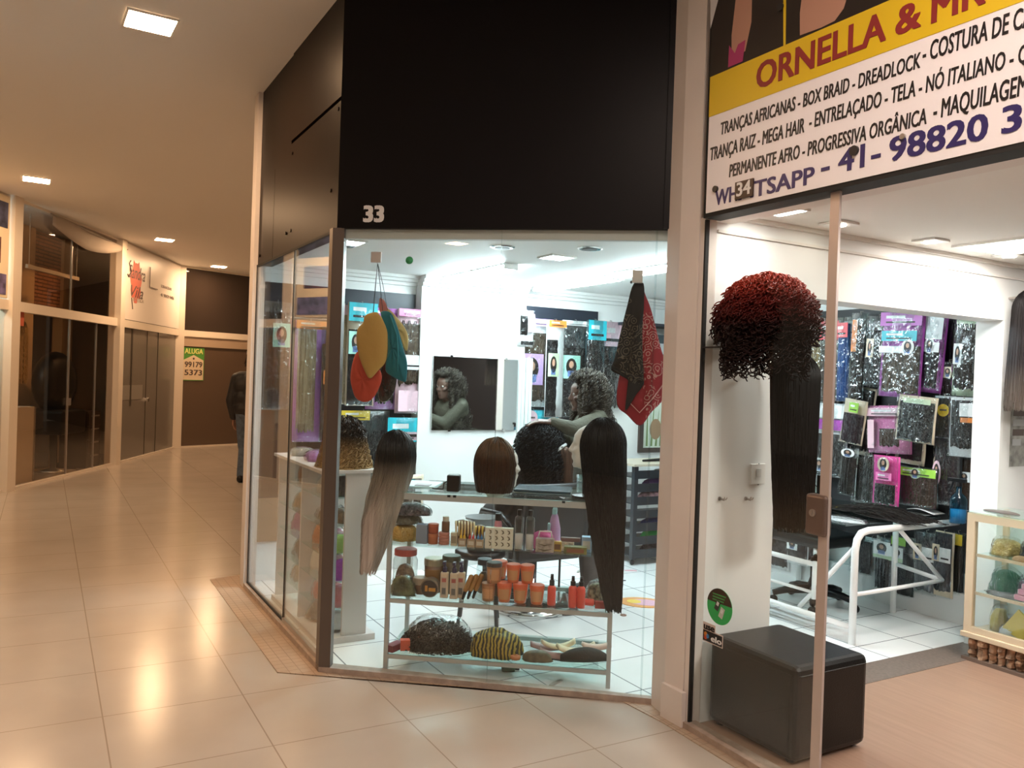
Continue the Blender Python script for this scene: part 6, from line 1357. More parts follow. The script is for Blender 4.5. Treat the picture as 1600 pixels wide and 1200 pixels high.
Pa = fall(1500, hd, 0.40, 48, curl=0.020, turns=7, jitter=0.30, spread=0.55, top=0.03, face=(PI, 1.0), drift=(0.07, 0.0))
Pb = puff_hair(1300, (0.110, 0.105, 0.12), 0.085, 30, 0.014, 3.5, 0.4, 0.0)
keep = ~((Pb[:, 0, 0] < -0.035) & (Pb[:, 0, 2] < 0.085)); Pb = Pb[keep]
Vh = np.array([Hd[0], Hd[1], Hd[2] + 0.012])
cu = cap_under((0.104, 0.100, 0.122), 1.0, 0.25); cu.v = [(x + Vh[0] + 0.012, y + Vh[1], z + Vh[2]) for x, y, z in cu.v]
strand_obj('hair', Pa + Vh + np.array([0.012, 0, 0]), 0.0032, FRIZ, t, cu)
strand_obj('fringe', Pb + Vh + np.array([0.010, 0, 0]), 0.0026, FRIZ, t)

# ---- the seated client, back turned, in a black styling chair
yaw = 2.09; fx_, fy_ = math.cos(yaw), math.sin(yaw); rx_, ry_ = fy_, -fx_
CX, CY = 0.20, 5.50
def L3(f, r, z): return (f * fx_ + r * rx_, f * fy_ + r * ry_, z)
t = thing('person', 'seated client in black with a mass of dark curls, back turned to the window', 'person', (CX, CY, 0.012))
Hc = L3(0.0, 0.0, 1.11)
to = [(L3(0.02, -0.10, 0.86), L3(0.02, 0.10, 0.86), 0.10, 0.10), (L3(0.0, -0.08, 0.72), L3(0.0, 0.08, 0.72), 0.105, 0.105), (L3(0.0, -0.08, 0.60), L3(0.0, 0.08, 0.60), 0.12, 0.12), (L3(0, 0, 0.88), L3(0.0, 0, 1.0), 0.08, 0.055), (L3(0, -0.14, 0.91), L3(0, 0.14, 0.91), 0.065, 0.065), (L3(0, 0, 0.62), L3(0.01, 0, 0.88), 0.12, 0.12)]
lg = [(L3(0.02, s * 0.10, 0.585), L3(0.44, s * 0.10, 0.58), 0.085, 0.065) for s in (-1, 1)] + [(L3(0.44, s * 0.10, 0.57), L3(0.44, s * 0.10, 0.11), 0.058, 0.04) for s in (-1, 1)]
ar = []
for s in (-1, 1): ar += [(L3(0, s * 0.18, 0.90), L3(0.04, s * 0.24, 0.70), 0.05, 0.042), (L3(0.04, s * 0.24, 0.70), L3(0.27, s * 0.12, 0.68), 0.04, 0.03)]
ft = [(L3(0.42, s * 0.10, 0.05), L3(0.58, s * 0.10, 0.045), 0.04, 0.032) for s in (-1, 1)]
mb = grow(to + lg + ar + ft); head_geo(mb, Hc, yaw, 1.0, 0, True, 0.12)
for s in (-1, 1): hand(mb, L3(0.27, s * 0.12, 0.68), (fx_ - s * rx_ * 0.4, fy_ - s * ry_ * 0.4, -0.15), (0, 0, 1), 0.35, 0.95, -s)
remesh(mb.build('body', SKIN_D, t), 0.007, 3); eyes(t, Hc, yaw)
BLKC = mat('black_clothing', (0.004, 0.004, 0.005), 0.75)
remesh(grow([(a, b, r0 + 0.02, r1 + 0.02) for a, b, r0, r1 in to[:3] + to[4:] + ar[0:1] + ar[2:3]] + [(a, tuple(np.array(a) * 0.15 + np.array(b) * 0.85), r0 + 0.018, r1 + 0.016) for a, b, r0, r1 in (ar[1], ar[3])]).build('top', BLKC, t), 0.011, 3)
remesh(grow([(a, b, r0 + 0.016, r1 + 0.02) for a, b, r0, r1 in lg]).build('trousers', BLKC, t), 0.011, 3)
for f_ in ft: remesh(grow([(f_[0], f_[1], f_[2] + 0.01, f_[3] + 0.01)]).build('shoe', BLACK, t), 0.008, 2)
BLUEB = hairmat('blue_black_curls', (0.0022, 0.0026, 0.0036), (0.008, 0.010, 0.013), 0.42, scale=40)
hd = (0.125, 0.125, 0.130)
Pa = fall(1300, hd, 0.20, 48, curl=0.015, turns=8, jitter=0.45, spread=0.28, top=0.03, face=(yaw, 0.65))
Pb = puff_hair(1000, (0.115, 0.115, 0.12), 0.06, 34, 0.013, 4.0, 0.5, 0.0)
dv = Pb[:, 0, 0] * fx_ + Pb[:, 0, 1] * fy_; Pb = Pb[~((dv > 0.06) & (Pb[:, 0, 2] < 0.08))]
cu = cap_under((0.106, 0.104, 0.124), 1.0, -0.1); cu.v = [(x + Hc[0] - fx_ * 0.02, y + Hc[1] - fy_ * 0.02, z + Hc[2] + 0.012) for x, y, z in cu.v]
strand_obj('hair', Pa + np.array(Hc) + np.array([-0.015 * fx_, -0.015 * fy_, 0.01]), 0.0034, BLUEB, t, cu)
strand_obj('curls', Pb + np.array(Hc), 0.0030, BLUEB, t)
q = MB(); q.tube([L3(-0.155, 0.02, 1.05), L3(-0.170, 0.06, 1.10), L3(-0.150, 0.11, 1.12)], 0.010, 8); q.tube([L3(-0.150, 0.04, 1.07), L3(-0.165, 0.05, 0.99), L3(-0.16, 0.035, 0.93)], [0.012, 0.012, 0.006], 8); q.build('hair_clip', mat('pale_grey_clip', (0.55, 0.58, 0.58), 0.35), t, smooth=True)
def lay_tail(name, label, px, y, z0, z1, r, m):
    p = at_y(px, 700, y); tt = thing(name, label, 'hair piece', (float(p[0]), y, z1), 0)
    strand_obj('strands', fall(500, (r, r * 0.7, 0.05), z1 - z0, 20, jitter=0.15, taper=0.2), 0.003, m, tt); q = MB(); q.ball((0, 0, 0.02), r * 0.7, 10); q.build('knot', m, tt, smooth=True); return tt
# styling chair
t = thing('styling_chair', 'black styling chair holding the seated client', 'chair', (CX, CY, 0.012), yaw)
LEA = mat('black_chair_leather', (0.005, 0.005, 0.006), 0.38)
q = MB(); q.box(-0.18, 0.33, -0.25, 0.25, 0.355, 0.462); q.build('seat', LEA, t, bevel=0.03)
q = MB(); q.slab(lambda a, c: (-0.205 - 0.05 * math.cos((a - 0.5) * 2.0) + 0.05 - 0.05 * c, (a - 0.5) * 0.48, 0.46 + 0.42 * c), 10, 8, lambda a, c: (-0.265 - 0.05 * math.cos((a - 0.5) * 2.0) + 0.05 - 0.05 * c, (a - 0.5) * 0.48, 0.46 + 0.42 * c)); q.build('backrest', LEA, t, smooth=True)
for s in (-1, 1):
    q = MB(); q.tube([(-0.16, s * 0.29, 0.40), (-0.20, s * 0.31, 0.60), (-0.05, s * 0.31, 0.66), (0.20, s * 0.31, 0.65), (0.26, s * 0.30, 0.58)], 0.019, 10); q.build('armrest', BLACK, t, smooth=True)
q = MB(); q.lathe([(0.28, 0), (0.27, 0.03), (0.06, 0.05), (0.035, 0.08), (0.035, 0.36)], (0.05, 0, 0), 22); q.build('base', CHROME, t, smooth=True)
# brown extensions hanging at the woman's front
t = lay_tail('hair_extension', 'long brown hair extension hanging between the client and the white foam head', 882, 5.42, 0.55, 1.06, 0.055, hairmat('umber_streak_hair', (0.045, 0.026, 0.018), (0.17, 0.10, 0.07)))
st = thing('extension_stand', 'thin dark stand holding the brown hair extension', 'stand', (t.location[0], t.location[1] + 0.075, 0.012))
q = MB(); q.tube([(0, 0, 0.02), (0, 0, 1.06), (0, -0.03, 1.09), (0, -0.075, 1.09)], 0.008, 8); q.build('pole', DARKM, st); q = MB(); q.lathe([(0.14, 0), (0.13, 0.02), (0.02, 0.03)], (0, 0, 0), 20); q.build('base', DARKM, st)

# ---- the passer-by in the corridor
t = thing('person', 'passer-by in a black jacket and blue jeans walking past the far column', 'person', (-3.58, 11.3, 0.0))
s_l, e_l, w_l = (-0.21, 0, 1.43), (-0.275, -0.03, 1.13), (-0.255, 0.05, 0.88)
s_r, e_r, w_r = (0.21, 0, 1.43), (0.275, 0.05, 1.13), (0.25, 0.16, 0.90)
to = [((-0.11, 0, 1.34), (0.11, 0, 1.34), 0.12, 0.12), ((-0.09, 0, 1.18), (0.09, 0, 1.18), 0.12, 0.12), ((-0.08, 0, 1.02), (0.08, 0, 1.02), 0.125, 0.125), ((0, 0, 1.42), (0, 0.02, 1.52), 0.08, 0.06), ((-0.16, 0, 1.43), (0.16, 0, 1.43), 0.075, 0.075), ((0, 0, 1.0), (0, 0, 1.38), 0.13, 0.13)]
lg = [((-0.10, 0, 0.93), (-0.11, 0.10, 0.50), 0.095, 0.065), ((-0.11, 0.10, 0.50), (-0.11, 0.02, 0.10), 0.062, 0.042), ((0.10, 0, 0.93), (0.11, 0.16, 0.50), 0.095, 0.065), ((0.11, 0.16, 0.50), (0.11, 0.26, 0.10), 0.062, 0.042)]
ar = [(s_l, e_l, 0.055, 0.043), (e_l, w_l, 0.042, 0.030), (s_r, e_r, 0.055, 0.043), (e_r, w_r, 0.042, 0.030)]
ft = [((-0.11, -0.02, 0.05), (-0.12, 0.16, 0.04), 0.048, 0.036), ((0.11, 0.22, 0.05), (0.12, 0.40, 0.04), 0.048, 0.036)]
mb = grow(to + lg + ar + ft); head_geo(mb, (0, 0.03, 1.64), PI / 2, 1.0, 0, True, 0.13)
hand(mb, w_l, (0.0, 0.12, -1), (-1, 0.1, 0), 0.4, 1.05, 1); hand(mb, w_r, (0.0, 0.12, -1), (1, 0.1, 0), 0.4, 1.05, -1)
remesh(mb.build('body', SKIN_L, t), 0.007, 3); eyes(t, (0, 0.03, 1.64), PI / 2)
remesh(grow([(a, b, r0 + 0.03, r1 + 0.03) for a, b, r0, r1 in to[:3] + to[4:]] + [(a, b, r0 + 0.03, r1 + 0.028) for a, b, r0, r1 in (ar[0], ar[2])] + [(a, tuple(np.array(a) * 0.1 + np.array(b) * 0.9), r0 + 0.03, r1 + 0.026) for a, b, r0, r1 in (ar[1], ar[3])]).build('jacket', mat('black_jacket', (0.012, 0.011, 0.012), 0.6), t), 0.012, 3)
remesh(grow([(a, b, r0 + 0.02, r1 + 0.03) for a, b, r0, r1 in lg] + [((-0.08, 0, 0.95), (0.08, 0, 0.95), 0.135, 0.135)]).build('jeans', mat('blue_denim', (0.075, 0.105, 0.15), 0.8, vary=0.3, vscale=20), t), 0.012, 3)
for f_ in ft: remesh(grow([(f_[0], f_[1], f_[2] + 0.012, f_[3] + 0.012)]).build('shoe', BLACK, t), 0.009, 2)
cu = cap_under((0.104, 0.102, 0.125), 1.0, -0.05); cu.v = [(x, y + 0.015, z + 1.65) for x, y, z in cu.v]
Pb = puff_hair(500, (0.098, 0.096, 0.12), 0.022, 8, 0.002, 1.0, 0.3, 0.0); Pb = Pb[~((Pb[:, 0, 1] > 0.05) & (Pb[:, 0, 2] < 0.07))]
strand_obj('hair', Pb + np.array([0, 0.015, 1.65]), 0.003, hm('dark'), t, cu)
# ------------------------------------------------------------------ back corner of the salon
p = at_y(1018, 722, 6.85)
t = thing('drawer_trolley', 'black drawer trolley with open trays behind the bandanas', 'trolley', F(0.10, 3.04, 0.012), ANG_N)
TW, TD, TH = 0.66, 0.42, 0.86
BLUEK = mat('blue_black_plastic', (0.020, 0.026, 0.034), 0.4)
for x in (0.0, TW - 0.04):
    for y in (-TD, -0.04):
        q = MB(); q.box(x, x + 0.04, y, y + 0.04, 0.05, TH - 0.02); q.build('post', BLUEK, t)
        q = MB(); q.lathe([(0.018, -0.012), (0.024, 0), (0.018, 0.012)], (x + 0.02, y + 0.02, 0.025), 12, 'y'); q.build('caster', BLACK, t)
for k in range(7):
    q = MB(); z = 0.06 + 0.112 * k; q.box(0.04, TW - 0.04, -TD, -TD + 0.012, z, z + 0.07); q.box(0.04, TW - 0.04, -TD + 0.012, -0.02, z, z + 0.008); q.build('tray', BLUEK, t)
q = MB(); q.box(-0.03, TW + 0.03, -TD - 0.03, 0.0, TH - 0.02, TH); q.build('top', mat('beige_trolley_top', (0.55, 0.48, 0.38), 0.4), t)
def tr_item(name, label, cat, x, k, m, w=0.12, d=0.10, h=0.05, seed=1):
    z = 0.012 + 0.06 + 0.112 * k + 0.0085 if k < 7 else 0.012 + TH + 0.0005
    a = ANG_N; b0 = F(0.10, 3.04); lx, ly = x, -TD + 0.10 if k < 7 else -TD + 0.08
    it = thing(name, label, cat, (b0[0] + lx * math.cos(a) - ly * math.sin(a), b0[1] + lx * math.sin(a) + ly * math.cos(a), z), a)
    mound(it, 'body', m, w, d, h, seed, 0.2); return it
tr_item('bag', 'purple packet in the upper trolley tray', 'bag', 0.30, 5, cm((0.10, 0.05, 0.16), 'dark_purple_bag'), 0.30, 0.14, 0.09, 71)
tr_item('bag', 'white and pink rollers heaped in a trolley tray', 'rollers', 0.30, 4, mat('roller_mix', (0.55, 0.36, 0.42), 0.4, vary=0.8, vscale=25), 0.34, 0.14, 0.10, 72)
tr_item('bag', 'green packet near the bottom of the trolley', 'bag', 0.34, 1, cm((0.02, 0.42, 0.10), 'bright_green_bag'), 0.36, 0.14, 0.10, 73)
tr_item('bag', 'navy packet above the green one in the trolley', 'bag', 0.34, 2, cm((0.02, 0.05, 0.20), 'navy_bag'), 0.34, 0.14, 0.09, 74)
tr_item('bag', 'dark combs heaped in the lowest trolley tray', 'combs', 0.34, 0, mat('comb_mix', (0.06, 0.05, 0.06), 0.35, vary=0.9, vscale=40), 0.36, 0.14, 0.10, 75)
tr_item('bag', 'white paper heap in the top trolley tray', 'paper', 0.40, 6, cm((0.60, 0.60, 0.58), 'white_paper_heap'), 0.26, 0.14, 0.06, 76)
b0 = F(0.10, 3.04); a = ANG_N
t = thing('hair_iron', 'black hair straightener lying on the beige trolley top', 'hair straightener', (b0[0] + 0.33 * math.cos(a) + 0.30 * math.sin(a), b0[1] + 0.33 * math.sin(a) - 0.30 * math.cos(a), 0.012 + TH + 0.0005), a + 0.1)
q = MB(); q.cone((-0.16, 0, 0.014), (0.02, 0, 0.016), 0.010, 0.014); q.cone((0.02, 0, 0.016), (0.12, 0, 0.014), 0.014, 0.010); q.build('body', BLACK, t, smooth=True)
q = MB(); q.tube([(0.12, 0, 0.014), (0.18, 0.02, 0.008), (0.24, 0.06, 0.006)], 0.004, 6); q.build('cable', BLACK, t, smooth=True)
# framed picture on the mirror wall
u0, zt = at_v(1001, 640, -0.09); u1, zb = at_v(1075, 706, -0.09); zt = at_v(1010, 560, -0.09)[1]
t = thing('framed_picture', 'dark-framed plant picture leaning above the trolley', 'picture', F(-0.12, u0, zb), ANG_N)
w_ = 0.55; h_ = zt - zb
q = MB()
for x0, x1, z0, z1 in ((0, w_, 0, 0.045), (0, w_, h_ - 0.045, h_), (0, 0.045, 0.045, h_ - 0.045), (w_ - 0.045, w_, 0.045, h_ - 0.045)): q.box(x0, x1, -0.03, 0, z0, z1)
q.build('frame', mat('dark_wood_frame', (0.045, 0.028, 0.022), 0.35), t)
q = MB(); q.box(0.04, w_ - 0.04, -0.012, -0.004, 0.04, h_ - 0.04); q.mi = 1
for k in range(7):
    x = 0.10 + 0.055 * k; q.plate([(x - 0.012, 0.06), (x + 0.012, 0.06), (x + 0.03 * math.sin(k), h_ * (0.55 + 0.1 * math.sin(k * 2.1)))], -0.014, -0.012)
q.mi = 2; q.plate([(0.2 + 0.07 * math.cos(2 * PI * k / 14), 0.22 + 0.10 * math.sin(2 * PI * k / 14)) for k in range(14)], -0.0155, -0.014)
q.build('print', [mat('pale_green_print', (0.62, 0.68, 0.58), 0.4), mat('leaf_print', (0.16, 0.24, 0.09), 0.5), mat('brown_flower_print', (0.30, 0.18, 0.10), 0.5)], t)
# shelf board dark corner above
t = thing('wall_shelf', 'dark wall shelf with boxes high behind the bandanas', 'shelf', F(-0.12, 3.24, 1.72), ANG_N)
q = MB(); q.box(0, 0.9, -0.25, 0, 0, 0.025); q.build('board', NAVY, t)
q = MB(); q.box(0, 0.9, -0.25, 0, 0.36, 0.385); q.build('board', NAVY, t)
for k, c in enumerate(((0.10, 0.20, 0.22), (0.03, 0.05, 0.06), (0.12, 0.16, 0.15))):
    it = thing('storage_box', ['teal-grey box on the high dark wall shelf, next to the bandana edge', 'charcoal box in the middle of the high dark wall shelf', 'grey-green box at the far end of the high dark wall shelf'][k], 'box', F(0.0, 3.25 + 0.275 * k, 1.7455), ANG_N, 'boxes on the high wall shelf')
    q = MB(); q.box(0.02, 0.26, -0.11, 0.10, 0, 0.26); q.build('body', mat('shelf_box_%d' % k, c, 0.5), it, bevel=0.004); q = MB(); q.box(0.08, 0.20, -0.112, -0.11, 0.08, 0.18); q.build('label', card('grey'), it)
# grey tub and chair arm behind the rack
p = at_y(752, 815, 5.15)
t = thing('round_tub', 'grey bucket standing on a low dark stool behind the display rack', 'bucket', (float(p[0]), 5.15, 0.475))
q = MB(); q.lathe([(0.085, 0), (0.10, 0.20), (0.105, 0.205), (0.098, 0.205), (0.082, 0.01)], (0, 0, 0), 22); q.build('body', mat('grey_tub', (0.20, 0.22, 0.23), 0.5), t, smooth=True)
st = thing('stool', 'low dark stool under the grey bucket behind the display rack', 'stool', (float(p[0]), 5.15, 0.012))
q = MB(); q.lathe([(0.15, 0.42), (0.16, 0.43), (0.16, 0.455), (0.14, 0.4625)], (0, 0, 0), 22); q.build('seat', BLACK, st, smooth=True)
for k in range(4):
    a_ = PI / 4 + k * PI / 2; q = MB(); q.tube([(0.12 * math.cos(a_), 0.12 * math.sin(a_), 0.42), (0.17 * math.cos(a_), 0.17 * math.sin(a_), 0.0)], 0.012, 8); q.build('leg', DARKM, st)
# floor litter in the salon
p = at_z(1004, 942, 0.012); t = thing('magazine', 'bright yellow and pink printed fan lying on the white salon floor', 'paper', (float(p[0]), float(p[1]), 0.0125), -0.2)
q = MB(); q.prism([(0.17 * math.cos(2 * PI * k / 20), 0.13 * math.sin(2 * PI * k / 20)) for k in range(20)], 0, 0.004); q.mi = 1; q.prism([(0.12 * math.cos(2 * PI * k / 20) + 0.02, 0.08 * math.sin(2 * PI * k / 20)) for k in range(20)], 0.004, 0.005); q.mi = 2; q.prism([(0.05 * math.cos(2 * PI * k / 20) - 0.06, 0.05 * math.sin(2 * PI * k / 20)) for k in range(20)], 0.005, 0.006)
q.build('sheet', [mat('orange_print', (0.70, 0.34, 0.12), 0.5), mat('lilac_print', (0.66, 0.40, 0.52), 0.5), mat('yellow_print', (0.80, 0.60, 0.12), 0.5)], t)
p = at_z(794, 1048, 0.012); t = thing('hair_brush', 'dark green brush lying on the floor under the display rack', 'brush', (float(p[0]), float(p[1]), 0.0125), 0.1)
q = MB(); q.box(-0.035, 0.035, -0.02, 0.02, 0, 0.022); q.build('head', mat('dark_green_plastic', (0.03, 0.09, 0.035), 0.5), t, bevel=0.005); q = MB(); q.box(0.035, 0.06, -0.008, 0.008, 0.004, 0.016); q.build('handle', BLACK, t, bevel=0.003)
for k, (px, py, lab, c) in enumerate(((985, 892, 'pink scrap of paper on the salon floor near the trolley', (0.62, 0.30, 0.34)), (968, 908, 'tiny dark hair clip on the salon floor near the trolley', (0.05, 0.05, 0.06)), (974, 962, 'brown ring lying on the salon floor beside the display rack', (0.24, 0.12, 0.08)), (868, 1068, 'pale scrap on the floor under the rack, nearest the glass', (0.45, 0.44, 0.42)), (905, 893, 'dull green scrap by the hairdresser on the white floor', (0.25, 0.28, 0.24)))):
    p = at_z(px, py, 0.012); s_ = MB()
    if 'ring' in lab: s_.tube([(0.018 * math.cos(a_), 0.018 * math.sin(a_), 0.004) for a_ in [2 * PI * i / 12 for i in range(12)]], 0.004, 6, True)
    else: s_.prism([(0.05, -0.008), (0.055, 0.010), (0.0, 0.016), (-0.05, 0.006), (-0.04, -0.012)], 0, 0.005)
    tag(s_.build('scrap', mat('scrap_%d' % k, c, 0.6), None, (float(p[0]), float(p[1]), 0.0125), 0.3 * k), lab, 'scrap')
# ------------------------------------------------------------------ lamps of the second shop
SPOTM = emit('warm_spot', NEUT, PW_SPOT * 0.6)
PANEL34 = emit('shop_panel', (1.0, 0.95, 0.88), PW_PANEL * 1.1)
def sq_spot(label, v, u):
    t = thing('square_spot', label, 'ceiling spot', F(v, u, 2.343), ANG_F, 'square spots in the second shop'); r = 0.065
    q = MB(); q.box(-r, r, -r, r, -0.010, 0); q.build('plate', WPLAS, t); q = MB(); q.lathe([(0.034, -0.013), (0.034, -0.010)], (0, 0, 0), 18); q.build('bulb', SPOTM, t)
panel_light('panel_light', 'square lamp panel just under the sign, nearest the glass door', None, F(3.41, 1.51, 2.343), ANG_F, 0.15, 0.15, PANEL34)
panel_light('panel_light', 'wide surface lamp panel with a white casing on the second shop ceiling', None, F(3.62, 3.10, 2.343), ANG_F, 0.50, 0.40, PANEL34, 0.03)
sq_spot('square ceiling spot above the red curly wig', 3.36, 1.95)
sq_spot('square ceiling spot behind the glass door edge, above the brown packets', 3.36, 2.66)
sq_spot('square ceiling spot beside the wide surface lamp panel', 3.36, 3.38)
panel_light('panel_light', 'lamp panel deep in the second shop, out of view', None, F(5.4, 2.6, 2.343), ANG_F, 0.6, 0.6, PANEL34)

# ------------------------------------------------------------------ sign board
t = thing('shop_sign', 'white and yellow sign board with purple phone number over the second shop', 'sign', F(0, 0), ANG_F)
US = 1.215; v0, zb = at_u(1099, 341, US); v1 = 6.0; zt = 3.45
FY = US
q = MB(); q.box(v0, v1, US, US + 0.10, zb, zt); q.build('frame', RUBBER, t)
q = MB(); q.box(v0 + 0.018, v1 - 0.018, US - 0.004, US, zb + 0.018, zt - 0.018); q.build('panel', mat('white_sign_vinyl', (0.88, 0.86, 0.90), 0.4), t)
yb = at_u(1108, 184, US)[1]; yt = at_u(1108, 122.5, US)[1]
q = MB(); q.box(v0 + 0.018, v1 - 0.018, US - 0.006, US - 0.004, yb, yt); q.build('yellow_band', mat('yellow_sign_vinyl', (0.72, 0.50, 0.015), 0.4), t)
q = MB(); q.box(v0 + 0.018, v1 - 0.018, US - 0.006, US - 0.004, yt, zt - 0.018)
def poly(pts, mi, y):
    q.mi = mi; q.plate([at_u(1040 + x / 2.857, yy / 2.857, US) for x, yy in pts], y - 0.0012, y)
poly([(205, 0), (240, 0), (205, 130)], 1, US - 0.006)
poly([(325, -60), (392, -60), (388, 100), (360, 230), (300, 250), (300, 160)], 2, US - 0.006)
poly([(290, 205), (315, 240), (330, 200), (362, 180), (350, 275), (285, 303)], 3, US - 0.0072)
poly([(620, -60), (830, -60), (800, 40), (760, 95), (700, 125), (605, 160), (605, 60)], 2, US - 0.006)
poly([(531, -40), (543, -40), (541, 205), (531, 208)], 4, US - 0.006)
q.build('photo_print', [mat('dark_hair_print', (0.016, 0.011, 0.010), 0.35), mat('white_print_patch', (0.6, 0.6, 0.62), 0.4), mat('skin_print', (0.46, 0.25, 0.18), 0.4), mat('magenta_print', (0.38, 0.03, 0.14), 0.4), mat('yellow_sign_vinyl', (0.7, 0.5, 0.02), 0.4)], t)
def sign_line(body, m, p0, ptop, pend, shear=0.0, bold=0.0, y=US - 0.0045, tail=None):
    a, z0 = at_u(1040 + p0[0] / 2.857, p0[1] / 2.857, US); _, z1 = at_u(1040 + ptop[0] / 2.857, ptop[1] / 2.857, US); e, _ = at_u(1040 + pend[0] / 2.857, pend[1] / 2.857, US)
    text(body, 'lettering', m, t, a, z0, z1 - z0, e, y=y, shear=shear, bold=bold)
    return a, z0, z1 - z0, e
SRED = mat('sign_red', (0.26, 0.025, 0.025), 0.4); SBLK = mat('sign_black', (0.012, 0.010, 0.012), 0.4); SNAV = mat('sign_navy', (0.030, 0.022, 0.13), 0.4)
sign_line('ORNELLA', SRED, (412, 400), (412, 285), (985, 185), bold=0.025, y=US - 0.0065)
sign_line('&', SRED, (1035, 160), (1035, 35), (1142, 110), bold=0.025, y=US - 0.0065)
sign_line('MR', SRED, (1195, 105), (1195, -25), (1430, 30), bold=0.025, y=US - 0.0065)
sign_line('TRANÇAS AFRICANAS - BOX BRAID - DREADLOCK', SBLK, (250, 603), (250, 548), (1140, 285), shear=0.10, bold=0.016)
sign_line('- COSTURA DE CA', SBLK, (1152, 280), (1152, 195), (1640, 130), shear=0.10, bold=0.016)
sign_line('TRANÇA RAIZ - MEGA HAIR', SBLK, (203, 718), (203, 660), (622, 585), shear=0.10, bold=0.016)
sign_line('- ENTRELAÇADO - TELA - NÓ ITALIANO - Q', SBLK, (645, 575), (645, 510), (1625, 275), shear=0.10, bold=0.016)
sign_line('PERMANENTE AFRO - PROGRESSIVA ORGÂNICA', SBLK, (288, 792), (288, 735), (1168, 545), shear=0.10, bold=0.016)
sign_line('- MAQUILAGEM', SBLK, (1200, 535), (1200, 450), (1620, 425), shear=0.10, bold=0.016)
sign_line('WH', SNAV, (225, 918), (225, 850), (322, 895), bold=0.02)
sign_line('A', SNAV, (330, 895), (330, 825), (394, 880), bold=0.02)
sign_line('TSAPP', SNAV, (400, 880), (400, 808), (665, 822), bold=0.02)
sign_line('- 41-', SNAV, (700, 790), (700, 690), (960, 725), bold=0.02)
sign_line('98820', SNAV, (1005, 722), (1005, 615), (1437, 635), bold=0.025)
sign_line('3', SNAV, (1508, 598), (1508, 478), (1588, 580), bold=0.025)
for px, py, r in ((1120, 296, 0.014), (1337, 236, 0.018), (1413, 214, 0.010), (1222, 12, 0.016)):
    a_, z_ = at_u(px, py, US); q = MB(); q.lathe([(r, US - 0.014), (r, US - 0.004)], (a_, 0, z_), 14, 'y'); q.build('fixing_stud', DARKM if r > 0.013 else STEEL, t)
n = thing('number_plate', 'small brown plate with white number 34 fixed on the phone line of the sign', 'number plate', F(0, 0), ANG_F)
a0_, z0_ = at_u(1151.5, 313, US); a1_, z1_ = at_u(1180, 279, US)
q = MB(); q.box(a0_, a1_, US - 0.014, US - 0.0055, z0_, z1_ ); q.build('plate', mat('dark_brown_plate', (0.045, 0.022, 0.014), 0.4), n)
text('34', 'lettering', PALE, n, a0_ + 0.012, z0_ + 0.012, (z1_ - z0_) * 0.8, a1_ - 0.010, y=US - 0.0145, bold=0.02)

# ------------------------------------------------------------------ wall things of the second shop
VW = 3.17
u0, z0 = at_v(1171, 757, VW); u1, z1 = at_v(1194, 724, VW)
WX = lambda u, v, z: F(v, u, z)
t = thing('light_switch', 'white light switch plate with a socket on the pier of the second shop', 'switch', F(VW, 0), ANG_N)
q = MB(); q.box(u0, u1, -0.010, 0, z0, z1); q.build('plate', WPLAS, t, bevel=0.003)
q = MB(); q.box((u0 + u1) / 2 - 0.016, (u0 + u1) / 2 + 0.016, -0.014, -0.010, z0 + 0.035, z0 + 0.075); q.build('socket', mat('grey_white_plastic', (0.66, 0.66, 0.64), 0.4), t, bevel=0.002)
for s in (0.016, -0.016):
    q = MB(); q.lathe([(0.003, -0.012), (0.003, -0.010)], ((u0 + u1) / 2, 0, (z0 + z1) / 2 + (0.05 if s > 0 else -0.05)), 8, 'y'); q.build('screw', DARKM, t)
for px, lab in ((1124, 'small metal wall hook on the pier, closer to the glass'), (1165, 'small metal wall hook on the pier, below the light switch')):
    u_, z_ = at_v(px, 779, VW); t = thing('wall_hook', lab, 'hook', F(VW, u_, z_), ANG_N, 'small metal hooks on the pier')
    q = MB(); q.lathe([(0.010, -0.004), (0.010, 0)], (0, 0, 0), 12, 'y'); q.build('base', STEEL, t); q = MB(); q.tube([(0, -0.004, 0), (0, -0.03, -0.004), (0, -0.034, 0.012)], 0.004, 8); q.tube([(0, -0.015, 0), (0.016, -0.026, -0.002), (0.02, -0.03, 0.008)], 0.003, 8); q.build('prong', STEEL, t, smooth=True)
# red curly wig and long black hair on wall stands
uw, zw = at_v(1198, 492, 3.46)
t = thing('curly_wig', 'big red and dark curly wig on a wall stand in the second shop', 'wig', F(3.46, uw, zw), ANG_N)
REDC = hairmat('red_curls', (0.55, 0.5, 0.5), (1, 1, 1), 0.45, [(0.0, (0.006, 0.002, 0.002)), (0.48, (0.016, 0.003, 0.003)), (0.72, (0.16, 0.014, 0.010)), (1.0, (0.75, 0.085, 0.045))], scale=40)  # light of the spots above put into the ramp as brighter red
hd = (0.13, 0.12, 0.125)
Pa = puff_hair(2400, (0.125, 0.118, 0.12), 0.105, 34, 0.011, 4.0, 0.5, 0.0)
Pc = fall(420, (0.15, 0.14, 0.13), 0.16, 40, curl=0.014, turns=7, jitter=0.7, top=0.5, spread=0.1)
q = MB(); q.ball((0, 0, 0), 0.135, 18)
allp = [np.concatenate([Pa, Pa[:, -1:, :].repeat(6, 1)], 1), Pc]
strand_obj('curls', np.concatenate(allp, 0), 0.0030, REDC, t, q)
q = MB(); q.tube([(0, 0.29, -0.10), (0, 0.10, -0.10), (0, 0.04, -0.06)], 0.010, 8); q.lathe([(0.03, 0.275), (0.03, 0.29)], (0, 0, -0.10), 14, 'y'); q.build('wall_arm', STEEL, t)
